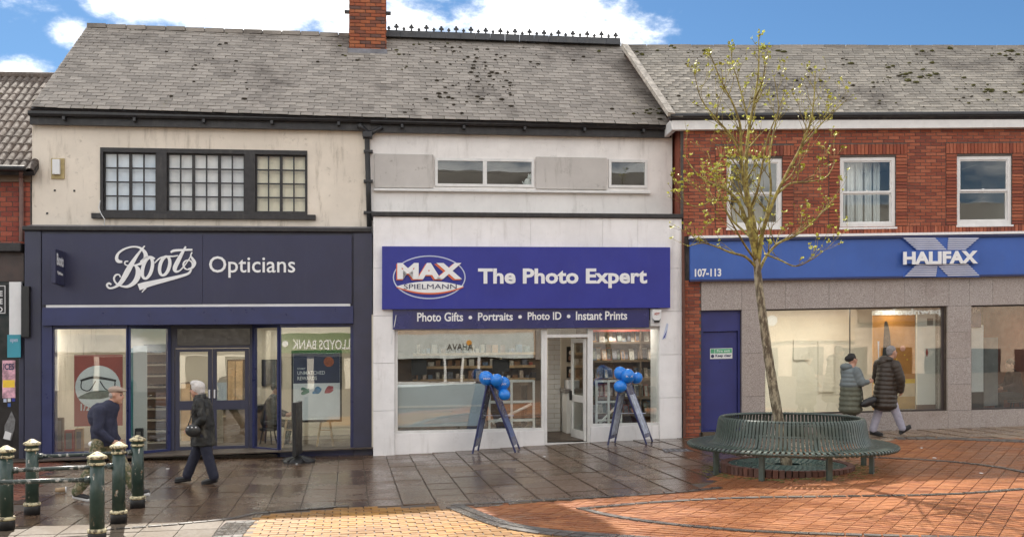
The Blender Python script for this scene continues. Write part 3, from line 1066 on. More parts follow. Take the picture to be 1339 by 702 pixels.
# window framing: sill rail, head rail, mullions; recessed angled entrance
GO = .36
RO = -.20          # door plane
vhead = A.uv(250, 429, GO)[1]
vrail = gl(U(120, GO), GO, .16)
ud0, ud1 = U(222, RO), U(332, RO)
uL0, uL1, uR0, uR1 = pl0, U(167, GO), U(366, GO), pl1 - .0
wl_ = MB().gridwall(A, uL0, uL1, vrail - .30, vhead + .08, GO - .08, GO + .03, [(uL0 + .02, uL1 - .025, vrail, vhead)])
wl_ = wl_.build('shop_window', M_['navy_bright'], boots)
MB().box(A, uL0 + .015, uL1 - .02, vrail - .005, vhead + .005, GO - .02, GO - .008).build('pane', M_['glass'], wl_)
wr_ = MB().gridwall(A, uR0, uR1, gl(uR0, GO, -.1), vhead + .08, GO - .08, GO + .03, [(uR0 + .025, uR1 - .06, gl(uR0, GO, .13), vhead)])
wr_ = wr_.build('shop_window', M_['navy_bright'], boots)
MB().box(A, uR0 + .02, uR1 - .055, gl(uR0, GO, .125), vhead + .005, GO - .02, GO - .008).build('pane', M_['glass'], wr_)


def angled(u_f, o_f, u_b, o_b, v0, v1):
    p0, p1 = A.P(u_f, 0, o_f), A.P(u_b, 0, o_b)
    d = (p1 - p0); t_ = d.normalized(); nn = Vector((-t_.y, t_.x, 0)) * .04
    def seg(a, b, va, vb, th=1.0, n_=None):
        q0, q1 = p0 + d * a, p0 + d * b
        z = Vector((0, 0, 1))
        k = nn * th
        return [q0 - k + z * va, q1 - k + z * va, q1 + k + z * va, q0 + k + z * va, q0 - k + z * vb, q1 - k + z * vb, q1 + k + z * vb, q0 + k + z * vb]
    w = MB().hexa(seg(0, 1, v0 - .3, v0)).hexa(seg(0, 1, v1, v1 + .08)).hexa(seg(0, .05, v0, v1)).hexa(seg(.93, 1, v0, v1))
    w = w.build('side_window', M_['navy_bright'], boots)
    MB().hexa(seg(.045, .935, v0 - .003, v1 + .003, .15)).build('pane', M_['glass'], w)


vr2 = gl(U(230, 0), 0, .14)
angled(uL1, GO, ud0, RO, vr2, vhead)
angled(uR0, GO, ud1, RO, vr2, vhead)
# entrance: header panel, double doors
vdoor_t = A.uv(276, 455, RO)[1]; vdoor_b = gl(U(276, RO), RO, .05)
vht = A.uv(276, 427, RO)[1]
MB().gridwall(A, ud0, ud1, vdoor_b - .2, vht + .35, RO - .1, RO, [(ud0 + .09, ud1 - .09, vdoor_b, vdoor_t)]).build('door_surround', M_['navy'], boots)
bxh = A.R(232, 430, 327, 451, RO + .02)
MB().box(A, *bxh, RO + .001, RO + .025).build('header_panel', plain('dark_glazed_panel', (.05, .045, .045), .15, .1), boots)
um = (ud0 + ud1) / 2
for a, b, s in ((ud0 + .10, um - .005, 1), (um + .005, ud1 - .10, -1)):
    vm0, vm1 = A.uv(250, 536, RO)[1], A.uv(250, 524, RO)[1]
    d_ = MB().gridwall(A, a, b, vdoor_b + .01, vdoor_t - .01, RO - .07, RO - .02, [(a + .08, b - .08, vdoor_b + .12, vm0), (a + .08, b - .08, vm1, vdoor_t - .07)]).build('door', M_['navy'], boots)
    MB().box(A, a + .075, b - .075, vdoor_b + .115, vm0 + .005, RO - .05, RO - .04).build('pane', M_['glass'], d_)
    MB().box(A, a + .075, b - .075, vm1 - .005, vdoor_t - .065, RO - .05, RO - .04).build('pane', M_['glass'], d_)
    hx_ = (b - .045) if s > 0 else (a + .045)
    MB().box(A, hx_ - .012, hx_ + .012, vm1 + .05, vm1 + .22, RO - .02, RO + .03).build('handle', M_['cool_white'], d_)
# threshold step of small tiles
st = MB().box(A, uL1 + .05, uR0 - .05, gl(um, .2, -.1), gl(um, .2, .035), RO, GO + .02).build('doorstep', M_['joint'], boots)
sm = []
for i in range(14):
    for j in range(4):
        w_ = (uR0 - uL1 - .14) / 14; d_ = (GO - RO) / 4
        sm.append(basis(A.eu * (w_ - .008), -A.n * (d_ - .008), Vector((0, 0, .02)), A.P(uL1 + .07 + (i + .5) * w_, gl(um, .2, .035), RO + .01 + (j + .5) * d_)))
pieces('step_tile', sm, plain('pale_step_tile', (.26, .23, .20), .4, .15, 8, rnd=.2), st)
# overhead soffit of the recess
MB().box(A, uL1, uR0, vhead + .081, vhead + .14, RO - .1, GO + .02).build('entrance_soffit', M_['navy'], boots)
bfl = gl(um, 0, .04)
room(A, ug0 + .1, ug1 - .1, bfl, vhead + .25, GO - .09, -3.6, M_['room_cream'], M_['floor_grey'], M_['room_white'], boots, M_['room_cream'])
for i, (x, o) in enumerate(((110, -.6), (200, -1.8), (275, -1.0), (410, -.7), (340, -2.2))):
    lamp(A, U(x, o), vhead + .24, o, .13, 36, 'round white ceiling lamp lit inside the optician shop', False)

# ---- Boots signs
sg = thing('fascia_sign', A.P(U(250, SO), vf_bot + .3, SO), 'wide navy fascia sign with white script word Boots and the word Opticians', 'sign')
SFO = SO + .05
u0, u1, v0, v1 = A.R(55, 306, 460, 397, SFO)
for ua, ub in ((u0, U(265, SFO) - .002), (U(265, SFO) + .002, u1)):
    MB().box(A, ua, ub, v0, v1, SO - .03, SFO - RND.uniform(0, .003)).build('panel', M_['navy_sign'], sg, bevel=.004)
k_ = 1 / 5.58
def S(pts, y0=300, x0=40, k=k_):
    out = []
    for x, y, w in pts:
        u, v = A.uv(x0 + x * k, y0 + y * k, SFO + .02); out.append((u, v, w * k / 68.5))
    return out
def ellipse_stroke(cx, cy, rx, ry, tilt, w, a0=0, a1=360, n=18):
    o = []
    for i in range(n + 1):
        a = math.radians(a0 + (a1 - a0) * i / n); x, y = rx * math.cos(a), ry * math.sin(a)
        o.append((cx + x * math.cos(tilt) - y * math.sin(tilt), cy + x * math.sin(tilt) + y * math.cos(tilt), w * (.75 + .35 * abs(math.cos(a)))))
    return o
strokes = [
    [[(832, 120, 8), (800, 158, 14), (756, 220, 25), (715, 290, 38), (685, 345, 36), (655, 390, 28), (615, 420, 16), (575, 428, 13), (556, 408, 13), (570, 392, 14), (588, 402, 12)],
     [(668, 236, 16), (640, 232, 24), (627, 210, 22), (640, 175, 16), (680, 145, 13), (740, 127, 11), (795, 133, 14), (832, 165, 24), (840, 205, 30), (818, 240, 26), (775, 258, 12), (720, 264, 9), (690, 255, 9), (690, 235, 9), (712, 232, 8)],
     [(760, 258, 12), (782, 290, 30), (784, 335, 38), (758, 385, 32), (710, 415, 20), (660, 412, 13), (622, 390, 12), (608, 358, 12), (622, 332, 12), (645, 330, 9), (655, 348, 8)]],
    [ellipse_stroke(852, 282, 33, 78, .26, 22), [(800, 235, 8), (840, 205, 12), (880, 200, 12), (905, 215, 12)]],
    [ellipse_stroke(978, 266, 34, 70, .26, 22), [(905, 245, 8), (945, 208, 10), (1000, 197, 12), (1040, 196, 10), (1075, 190, 8)]],
    [[(1132, 124, 10), (1104, 175, 22), (1075, 230, 30), (1052, 280, 30), (1058, 305, 20), (1085, 302, 11), (1112, 275, 9)], [(1022, 168, 12), (1045, 155, 18), (1110, 150, 15), (1180, 148, 14)]],
    [ellipse_stroke(1148, 258, 34, 34, 0, 11), [(1178, 166, 9), (1168, 190, 9), (1182, 215, 18), (1198, 245, 20), (1180, 278, 16), (1150, 288, 10)], [(1172, 188, 6), (1150, 225, 7), (1115, 275, 8)]],
    [[(1172, 290, 12), (1155, 318, 16), (1110, 336, 20), (1000, 364, 28), (900, 388, 36), (835, 405, 44), (788, 420, 48)], [(840, 425, 14), (826, 442, 9), (812, 458, 5)]]]
for g in strokes:
    mb = MB()
    for i, s_ in enumerate(g): ribbon(mb, A, S(s_), SFO + .002, .018 + .002 * i)
    mb.build('letter', M_['letter'], sg)
u0, u1, v0, v1 = A.R(273.5, 335, 386, 363, SFO)
text('Opticians', A, u0, u1, v0, v1, SFO, M_['letter'], sg, .006)
# small projecting sign
ps = thing('projecting_sign', A.W(76, 371, SO), 'small slanted navy sign sticking out at the left end of the fascia', 'sign')
pb = Vector(A.W(71, 350, SO + .05))
oo = SFO + .55
q = [A.W(72.6, 370, oo), A.W(84.4, 374, SFO), A.W(84.4, 329, SFO), A.W(72.6, 325.5, oo)]
fq = Frame(q[0], 0, 0); fq.eu = (q[1] - q[0]); ln_ = fq.eu.length; fq.eu.normalize(); fq.n = Vector((-fq.eu.y, fq.eu.x, 0)).normalized()
if fq.n.x < 0: fq.n = -fq.n
MB().prism(q, -fq.n * .07).build('panel', M_['navy_sign'], ps, bevel=.004)
text('Boots', fq, ln_ * .14, ln_ * .86, .34, .56, .001, M_['letter'], ps, .02, .004, slant=.0)
text('Opticians', fq, ln_ * .2, ln_ * .8, .16, .24, .001, M_['letter'], ps, .01, .004)
# ---- things in and in front of the optician's windows
def poster_board(name, fr, x0, y0, x1, y1, off, mat, label, cat='poster', th=.03):
    u0, u1, v0, v1 = fr.R(x0, y0, x1, y1, off)
    t_ = thing(name, fr.P((u0 + u1) / 2, v0, off), label, cat)
    MB().box(fr, u0, u1, v0, v1, off - th, off).build('board', mat, t_)
    return t_, (u0, u1, v0, v1)


def disc(fr, u, v, r, off, mat, name, parent, n=28, ry=None, th=.004):
    MB().prism([fr.P(u + r * math.cos(2 * math.pi * i / n), v + (ry or r) * math.sin(2 * math.pi * i / n), off + th) for i in range(n)], fr.n * -th).build(name, mat, parent)


red = plain('red_poster_print', (.42, .075, .05), .5, .06)
p1, (a0, a1, b0, b1) = poster_board('poster', A, 97, 464, 160, 556, .05, red, 'red poster with a white disc of spectacles standing in the left optician window')
pu, pv_ = A.uv(128, 506, .05)
disc(A, pu, pv_, .42, .051, plain('pale_disc_print', (.86, .88, .88), .5, .05), 'disc', p1)
mb = MB()
ribbon(mb, A, [(pu - .32, pv_ + .13, .04), (pu - .1, pv_ + .19, .05), (pu + .1, pv_ + .17, .05), (pu + .34, pv_ + .12, .04)], .056, .003)
ribbon(mb, A, [(pu - .30, pv_ + .12, .02), (pu - .30, pv_ - .02, .02), (pu - .16, pv_ - .06, .02), (pu - .04, pv_ + .12, .02)], .057, .003)
ribbon(mb, A, [(pu + .32, pv_ + .12, .02), (pu + .30, pv_ - .02, .02), (pu + .16, pv_ - .05, .02), (pu + .04, pv_ + .12, .02)], .058, .003)
mb.build('spectacles_print', M_['black'], p1)
mb = MB(); ribbon(mb, A, [(pu - .36, pv_ - .2, .03), (pu - .15, pv_ - .16, .14), (pu + .1, pv_ - .14, .16), (pu + .38, pv_ - .12, .03)], .0565, .003)
mb.build('landscape_print', plain('grey_green_print', (.13, .17, .14), .6, .4, 12), p1)
text('1/2 PRICE', A, a0 + .12, a1 - .12, b0 + .30, b0 + .44, .052, M_['letter'], p1, .02, .004)
# tall white and teal display screens
t_ = thing('display_screen', A.P(U(172, .0), gl(U(172), 0, .1), 0), 'tall teal edged white display screen behind the left optician window', 'screen')
bx(A, 167.5, 455, 174, 592, -.05, .0).build('teal_post', plain('teal_panel', (.03, .20, .21), .4, .08), t_)
bx(A, 174, 452, 192, 590, -.04, -.01).build('white_panel', M_['room_white'], t_)
sh = thing('display_shelves', A.P(U(205, -.8), gl(U(205), 0, .1), -.8), 'dark shelves of spectacles on show behind the glass beside the optician door', 'shelves')
bx(A, 188, 450, 222, 592, -1.0, -.95).build('back_panel', M_['room_brown'], sh)
for j in range(9):
    y = 462 + j * 14.5
    bx(A, 189, y, 221, y + 1.3, -.95, -.72).build('shelf', M_['room_cream'], sh)
    for i in range(5):
        x = 192 + i * 6
        c_ = A.W(x, y - 2.4, -.8)
        m = MB().ell(c_, (.035, .02, .02), None, 8, 5).ell(c_ + A.eu * .06, (.028, .02, .018), None, 8, 5)
        o = m.build('spectacles', plain('dark_spectacles', (.05, .04, .04), .3, .5) if (i, j) == (0, 0) else bpy.data.materials['dark_spectacles'], base=True)
        tag(o, '%s pair of spectacles from the left on the %s shelf beside the optician door' % (ORD[i], 'top' if j == 0 else 'lowest' if j == 8 else ORD[j]), 'spectacles', 'spectacles on the display shelves')
p2, (a0, a1, b0, b1) = poster_board('poster', A, 383.5, 462, 444.5, 548, .12, plain('white_poster_print', (.88, .88, .88), .5, .04), 'large poster with navy top and white lower half in the right optician window')
MB().box(A, a0 + .004, a1 - .004, b0 + (b1 - b0) * .55, b1 - .004, .1203, .124).build('navy_half', plain('navy_poster_print', (.035, .045, .10), .5, .15, 3), p2)
disc(A, a0 + (a1 - a0) * .76, b0 + (b1 - b0) * .87, .10, .1245, plain('orange_splash_print', (.45, .12, .05), .6, .3, 12), 'orange_splash', p2)
for i, cl in enumerate(((.12, .30, .22), (.10, .26, .45), (.45, .08, .10))):
    mb = MB(); cu, cv = a0 + (a1 - a0) * (.24 + .26 * i), b0 + (b1 - b0) * .45
    for k in range(5): ribbon(mb, A, [(cu - .10 + RND.uniform(0, .1), cv - .05 + RND.uniform(-.03, .05), .02), (cu + RND.uniform(-.03, .03), cv + RND.uniform(-.06, .06), .07), (cu + .09, cv + RND.uniform(-.05, .06), .02)], .1205 + k * .0006, .0015)
    mb.build('colour_splash', plain('splash_print_%d' % i, cl, .6, .3, 10), p2)
text('UNMATCHED', A, a0 + .08, a0 + .62, b0 + (b1 - b0) * .68, b0 + (b1 - b0) * .735, .1243, M_['letter'], p2, .01, .003)
text('REWARDS', A, a0 + .08, a0 + .46, b0 + (b1 - b0) * .60, b0 + (b1 - b0) * .655, .1243, M_['letter'], p2, .01, .003)
text('START', A, a0 + .08, a0 + .24, b0 + (b1 - b0) * .76, b0 + (b1 - b0) * .785, .1243, M_['letter'], p2, .01, .003)
bx(A, 381, 458, 447, 551, .03, .085).build('backing_frame', M_['black'], p2)
for x in (377, 422):
    e_ = thing('easel', A.P(U(x, -.1), gl(U(x), 0, .05), -.1), 'pale wooden easel legs showing under the poster, %s of two' % ('left' if x < 400 else 'right'), 'easel')
    for xt, xb in ((x - 4 + 2, x - 11 + 2), (x + 9, x + 15)):
        MB().tube([A.W(xt, 548, -.02), A.W(xb, 592, .0)], .022, 8).build('leg', M_['wood'], e_)
    MB().tube([A.W(x - 5, 562, -.01), A.W(x + 12, 562, -.01)], .012, 6).build('rail', M_['wood'], e_)
# dark silhouette furniture
dk = thing('reception_desk', A.P(U(300, -2.4), gl(U(300), 0, .05), -2.4), 'brown reception desk far back inside the optician shop', 'desk')
bx(A, 292, 535, 345, 588, -2.8, -2.3).build('desk_front', M_['room_brown'], dk)
bx(A, 290, 531, 347, 535, -2.85, -2.25).build('desk_top', M_['black'], dk)
pc_ = thing('wall_screen', A.W(356, 500, -3.55), 'dark framed screen hanging on the back wall inside the optician shop', 'screen')
bx(A, 342, 470, 368, 504, -3.59, -3.54).build('screen', M_['black'], pc_)
bx(A, 345, 473, 365, 501, -3.54, -3.53).build('display', plain('dim_display', (.05, .05, .06), .2, .2), pc_)
for x0, x1, y0, y1, lb in ((297, 318, 470, 520, 'tall brown cupboard behind the right optician door'), (236, 262, 500, 588, 'brown counter seen through the left optician door')):
    c_ = thing('cupboard', A.W((x0 + x1) / 2, y1, -3.0), lb, 'cupboard')
    bx(A, x0, y0, x1, 588, -3.3, -2.9).build('carcass', M_['room_brown'], c_)
    bx(A, x0 + 1, y0 + 2, (x0 + x1) / 2 - .5, 586, -2.9, -2.88).build('cupboard_door', M_['wood'], c_)
    bx(A, (x0 + x1) / 2 + .5, y0 + 2, x1 - 1, 586, -2.9, -2.88).build('cupboard_door', M_['wood'], c_)
nt_ = bx(A, 283.5, 500, 296.5, 523, RO - .058, RO - .052).build('notice', M_['cool_white'])
tag(nt_, 'white paper notice stuck inside the right optician door', 'notice')
# slim post sign on a weighted base on the pavement
bp = GW(391, 604)
sp = thing('pavement_sign', bp, 'slim black pavement sign seen edge on, standing on its black weighted base', 'sign')
MB().lathe(bp, [(.30, 0), (.30, .03), (.24, .07), (.10, .11), (.05, .12)], 10).build('base', M_['black'], sp)
for k in range(6):
    a = k * math.pi / 3
    MB().tube([bp + Vector((.08 * math.cos(a), .08 * math.sin(a), .11)), bp + Vector((.30 * math.cos(a), .30 * math.sin(a), .04))], .018, 6).build('rib', M_['black'], sp)
MB().wbox(bp.x - .065, bp.x + .005, bp.y - .28, bp.y + .28, bp.z + .14, bp.z + 1.12).build('board', M_['black'], sp, bevel=.008)
MB().tube([bp, bp + Vector((-.03, 0, .16))], .03, 8).build('stem', M_['black'], sp)

# ================================================================== downpipe between the two left buildings
dpj = thing('downpipe', A.W(482, 300, .1), 'black rainwater pipe running down between the cream wall and the white wall', 'pipe')
MB().tube([A.W(469, 163, .22), A.W(474, 168, .2), A.W(479, 172, .14), A.W(480, 182, .10), A.W(481.5, 240, .10), A.W(483, 296, .10)], .052, 10).build('pipe', M_['gutter'], dpj, smooth=True)
MB().tube([A.W(500, 166, .20), A.W(490, 172, .17), A.W(481, 178, .12)], .04, 10).build('branch_pipe', M_['gutter'], dpj, smooth=True)
for y in (196, 235, 276):
    bx(A, 475.5, y, 487.5, y + 3, .001, .17).build('clip', M_['gutter'], dpj)
bx(A, 474, 171, 487, 180, .02, .22).build('hopper', M_['gutter'], dpj, bevel=.02)

# ================================================================== middle building: Max Spielmann
MOF = .70
maxb = thing('photo_shop_building', A.P(U(690), vz(A, U(690), .6), .6), 'white panelled building with a blue photo shop sign and an open glazed door', 'building')
e0m, e1m = A.W(489.2, 154.5, .30), A.W(877, 164.5, .30)
r0m, r1m = A.W(491.2, 50, OFR), A.W(816, 62, OFR)
basem, Nm, upm = roof('roof', e0m, e1m, r0m, r1m, 28, .235, M_['slate'], M_['black_paint'], maxb)
moss(basem, e0m, e1m, r0m, r1m, Nm, 380, M_['moss_dark'], ((0, 1, .05, .95), (.0, .5, .2, .9), (.45, .95, .25, .75)), .045)
moss(basem, e0m, e1m, r0m, r1m, Nm, 120, M_['moss'], ((0, .12, .55, 1), (.85, 1, .1, .5), (0, 1, .9, 1)), .04)
# ridge with crested tiles
rd0, rd1 = A.W(505, 47, OFR), A.W(811, 57.5, OFR)
nr = 16
for i in range(nr):
    a, b = rd0.lerp(rd1, i / nr), rd0.lerp(rd1, (i + 1) / nr)
    c = (a + b) / 2
    dd = (b - a)
    rt = MB().prism([a + Vector((0, -.16, -.06)), a + Vector((0, -.03, .12)), a + Vector((0, .03, .12)), a + Vector((0, .16, -.06))], dd * .985).build('crested_ridge_tile', M_['gutter'], basem)
    for k, big in ((.18, 0), (.68, 1)):
        crest = MB()
        p = a + dd * k + Vector((0, 0, .12))
        h = (.135 if big else .085) * RND.uniform(.9, 1.1)
        rr = .038 if big else .026
        e_ = dd.normalized()
        for cx_, cz_, q_ in ((0, h - rr * .6, rr * .75), (-rr * .8, h - rr * 1.7, rr * .7), (rr * .8, h - rr * 1.7, rr * .7)):
            crest.prism([p + e_ * (cx_ + q_ * math.cos(t6 * math.pi / 4)) + Vector((0, -.015, cz_ + q_ * math.sin(t6 * math.pi / 4))) for t6 in range(8)], Vector((0, .03, 0)))
        crest.prism([p + e_ * -.02 + Vector((0, -.014, -.01)), p + e_ * .02 + Vector((0, -.014, -.01)), p + e_ * .012 + Vector((0, -.014, h * .8)), p + e_ * -.012 + Vector((0, -.014, h * .8))], Vector((0, .028, 0)))
        crest.build('finial', M_['gutter'], rt)
vem = A.uv(690, 160, 0)[1]
ML, MR = U(484) + .003, U(879)
mh = [A.R(568.5, 206.5, 698.5, 245.5, 0), A.R(795.5, 208.5, 846.5, 246.5, 0)]
MB().gridwall(A, ML, MR, A.uv(690, 290, 0)[1] - .3, vem + .15, -.25, 0, mh).build('wall', M_['render_white'], maxb)
shell(A, ML, MR, vem, A.inv(r0m)[1], OFR, -4.5, -.25, M_['render_white'], maxb, ur=(A.inv(r0m)[0], A.inv(r1m)[0]))
eaves(A, ML + .01, U(877, .1), A.uv(690, 160.5, .2)[1], .24, .12, maxb, M_['black_paint'])
for (q, xs) in ((mh[0], 2), (mh[1], 1)):
    grid_window(A, q[0] + .004, q[1] - .004, q[2] + .004, q[3] - .004, .03, xs, 1, .055, .08, M_['white_frame'], M_['glass_up'], maxb)
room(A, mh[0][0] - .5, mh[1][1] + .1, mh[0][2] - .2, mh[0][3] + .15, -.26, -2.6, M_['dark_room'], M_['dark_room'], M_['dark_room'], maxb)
for x0, y0, x1, y1 in ((489.5, 201, 566.5, 246), (701, 205, 793.5, 248)):
    bx(A, x0, y0, x1, y1, .002, .055).build('cladding_panel', M_['grey_panel'], maxb, bevel=.006)
svm = A.uv(690, 248.3, .1)[1]
MB().box(A, U(489), U(851, .1), svm - .05, svm, .003, .10).build('window_sill', M_['white_frame'], maxb, bevel=.008)
orn = thing('dog_ornament', A.W(690, 245, -.2), 'small white dog ornament sitting inside the long upstairs window', 'ornament')
c_ = A.W(690, 245, -.2)
mb = MB().ell(c_ + Vector((0, 0, .09)), (.075, .06, .10)).ell(c_ + Vector((.045, -.02, .20)), (.05, .045, .05)).ell(c_ + Vector((.09, -.03, .185)), (.03, .025, .022)).ell(c_ + Vector((.02, -.02, .255)), (.015, .012, .03)).ell(c_ + Vector((.055, -.02, .255)), (.015, .012, .03)).cap(c_ + Vector((.05, -.03, .1)), c_ + Vector((.06, -.03, .0)), .02, .02).cap(c_ + Vector((-.06, 0, .03)), c_ + Vector((-.11, 0, .12)), .012, .008)
mb.build('body', M_['cool_white'], orn, smooth=True)
# shopfront surround of white panels with dark lead ledge
svt = A.uv(690, 284.5, MOF)[1]; svb = A.uv(690, 321, MOF)[1]
MB().box(A, U(488, MOF) - .03, U(891, MOF) + .03, svt, svt + .09, .003, MOF + .05).build('lead_ledge', M_['black_paint'], maxb, bevel=.015)
mu0, mu1 = U(488, MOF), U(891.5, MOF)
iu0, iu1 = U(516, MOF), U(863, MOF)
vdoorhead = A.uv(690, 428, MOF)[1]
for x0, x1 in ((488, 591), (591, 694), (694, 788), (788, 834), (834, 891.5)):
    MB().box(A, U(x0, MOF) + .002, U(x1, MOF) - .002, svb - .45, svt - .002, .003, MOF - RND.uniform(0, .004)).build('fascia_panel', M_['white_panel'], maxb)
for a, b, nmx in ((mu0, iu0, 0), (iu1, mu1, 1)):
    zt = svb - .452; zb = gl((a + b) / 2, MOF, -.05)
    for k in range(4):
        MB().box(A, a, b, zb + (zt - zb) * k / 4 + .003, zb + (zt - zb) * (k + 1) / 4 - .003, .003, MOF - RND.uniform(0, .004)).build('pilaster_panel', M_['white_panel'], maxb)
# frames: left window, door opening, right window
MG = .60
lw = A.R(520, 432, 708, 559, MG); rw = A.R(775, 431, 861, 552, MG)
dw_top = A.uv(740, 441, MG)[1]; tr0, tr1 = A.uv(740, 437, MG)[1], A.uv(740, 429.5, MG)[1]
du0, du1 = U(715.2, MG), U(768.5, MG)
vfl = gl(U(742, MG), MG, .015)
vhd = A.uv(690, 426, MG)[1]
fm = MB().gridwall(A, iu0 + .002, iu1 - .002, vhd - .012 - .0, vhd + .10, MG - .08, MG + .05, []).build('head_rail', M_['white_frame'], maxb)
for w, nm in ((lw, 0), (rw, 1)):
    f = MB().gridwall(A, w[0] - .055, w[1] + .05, w[2] - .05, vhd - .013, MG - .06, MG + .02, [(w[0], w[1], w[2], w[3])]).build('shop_window', M_['white_frame'], maxb)
    MB().box(A, w[0] - .005, w[1] + .005, w[2] - .005, w[3] + .005, MG - .03, MG - .02).build('pane', M_['glass'], f)
    a, b = (iu0, w[1] + .05) if nm == 0 else (w[0] - .055, iu1)
    MB().box(A, a + .003, b, gl((a + b) / 2, MG, -.12), w[2] - .052, .003 + .3, MG + .04).build('stall_riser', M_['white_panel'], maxb, bevel=.004)
MB().box(A, w[0] + .0, w[1], 0, 0.001, 0, .001) 
f = MB().gridwall(A, lw[1] + .052, rw[0] - .057, vfl - .05, vhd - .013, MG - .07, MG + .03, [(du0, du1, vfl, dw_top), (du0, du1, tr0, tr1)]).build('door_frame', M_['white_frame'], maxb)
MB().box(A, du0 - .005, du1 + .005, tr0 - .005, tr1 + .005, MG - .03, MG - .02).build('pane', M_['glass'], f)
# the door leaf, swung inwards
hp = A.P(du1 - .03, 0, MG - .08)
dirn = (A.n * -1 * math.cos(math.radians(8)) - A.eu * math.sin(math.radians(8))); dirn.z = 0; dirn.normalize()
fd = Frame(hp, 0, 0); fd.eu = dirn; fd.n = Vector((dirn.y, -dirn.x, 0)); fd.n = -fd.n if fd.n.x > 0 else fd.n
dz_ = vfl + A.O.z - fd.O.z + A.eu.z * du1
ph_ = (dw_top - vfl)
dl = MB().gridwall(fd, 0, .84, dz_ + .01, dz_ + ph_ - .02, -.02, .02, [(.09, .75, dz_ + .20, dz_ + .78), (.09, .75, dz_ + .92, dz_ + ph_ - .11)]).build('door', M_['white_frame'], maxb)
MB().box(fd, .085, .755, dz_ + .195, dz_ + .785, -.004, .004).build('pane', M_['glass'], dl)
MB().box(fd, .085, .755, dz_ + .915, dz_ + ph_ - .105, -.004, .004).build('pane', M_['glass'], dl)
MB().box(fd, .76, .82, dz_ + .80, dz_ + 1.0, .022, .06).build('letter_box', M_['black'], dl)
mroom_t = vhd + .25
room(A, mu0 + .05, mu1 - .05, vfl - .01, mroom_t, MG - .1, -3.8, M_['room_cream'], M_['floor_dark'], M_['room_white'], maxb, M_['room_brown'])
MB().box(A, mu0 + .05, mu1 - .05, vhd + .1, mroom_t + .1, MG - .11, MG - .06).build('head_infill', M_['room_brown'], maxb)
for i, (x, o) in enumerate(((590, -.8), (660, -2.0), (745, -2.8), (820, -.2), (835, -2.2))):
    lamp(A, U(x, o), mroom_t - .005, o, .13, 26 if i != 2 else 9, 'round white ceiling lamp lit inside the photo shop', False)
# white brick slat wall seen through the door
mb_ = brick_mats(A, U(716, -1.6), U(733, -1.6), vfl, mroom_t - .1, -1.6, bw=.3, bh=.11, d=.03)
ww = MB().box(A, U(716, -1.6), U(733, -1.6), vfl, mroom_t - .1, -1.75, -1.615).build('slatted_wall', M_['room_cream'], maxb)
pieces('slat', mb_, M_['room_white'], ww)
pillar = MB().box(A, U(733.5, -2.4), U(753, -2.4), vfl, mroom_t - .1, -2.6, -2.4).build('interior_pier', M_['room_cream'], maxb)
for y0, y1, k in ((453, 473, 0), (479, 494, 1)):
    pp_, q = poster_board('poster', A, 741, y0, 750.5, y1, -2.38, M_['black'], ('upper' if k == 0 else 'lower') + ' dark framed portrait on the wall inside the open shop door', 'picture', .015)
    MB().ell(A.P((q[0] + q[1]) / 2, q[2] + (q[3] - q[2]) * .6, -2.378), (.035, .006, .05)).build('face_print', M_['room_cream'], pp_)
    MB().ell(A.P((q[0] + q[1]) / 2, q[2] + (q[3] - q[2]) * .25, -2.378), (.06, .006, .06)).build('shoulders_print', plain('portrait_print%d' % k, (.25, .14, .10), .5), pp_)
ct = thing('counter', A.P(U(752, -1.2), vfl, -1.2), 'white counter with a dark top standing just inside the open photo shop door', 'counter')
bx(A, 741, 513, 763, 566, -1.9, -1.0).build('cabinet', M_['room_white'], ct)
bx(A, 739, 509, 764, 513, -2.0, -.95).build('top', M_['floor_grey'], ct)
pr = thing('printer', A.P(U(750, -1.5), A.uv(750, 509, -1.5)[1], -1.5), 'pale desktop printer standing on the counter inside the door', 'printer')
bx(A, 743, 497, 758, 508.4, -1.7, -1.2).build('body', M_['cool_white'], pr, bevel=.02)
bx(A, 745, 494, 756, 497, -1.6, -1.35).build('paper_tray', M_['floor_grey'], pr)
ch = thing('office_chair', A.P(U(700, -.4), vfl, -.4), 'black office chair at the right end of the left photo shop window', 'chair')
cb = A.P(U(699, -.4), vfl, -.4)
MB().ell(cb + Vector((0, 0, .48)), (.24, .23, .05)).build('seat', M_['black'], ch, smooth=True)
MB().ell(cb + Vector((.16, 0, .82)), (.05, .22, .28)).build('backrest', M_['black'], ch, smooth=True)
MB().tube([cb + Vector((0, 0, .06)), cb + Vector((0, 0, .46))], .03, 8).build('stem', M_['black'], ch)
for k in range(5):
    a = k * 2 * math.pi / 5
    MB().tube([cb + Vector((0, 0, .09)), cb + Vector((.28 * math.cos(a), .28 * math.sin(a), .03))], .02, 6).build('leg', M_['black'], ch)
# display table and white rails in the left window
for x0, x1, lb in ((640, 698, 'white framed display rack standing at the right of the left photo shop window'), (780, 812, 'white framed display rack in front of the photo frame shelves')):
    rk = thing('display_rack', A.P(U(x0, .2), vfl, .2), lb, 'rack')
    for x in (x0, (x0 + x1) / 2, x1):
        MB().box(A, U(x, .2) - .022, U(x, .2) + .022, vfl, A.uv(x, 497, .2)[1], .17, .21).build('upright', M_['white_frame'], rk)
    for y in (497, 524, 548):
        bx(A, x0, y, x1, y + 2.2, .14, .168).build('rail', M_['white_frame'], rk)
    MB().tube([A.W(x0 + 4, 553, .1), A.W(x1 - 3, 528, .1)], .028, 6).build('brace', M_['white_frame'], rk)
FRC = [(.22, .11, .05), (.45, .38, .28), (.05, .04, .04), (.62, .58, .52), (.34, .07, .04), (.10, .15, .24), (.48, .24, .09)]
frm = [plain('picture_frame_tone_%d' % i, c, .4, .15) for i, c in enumerate(FRC)]
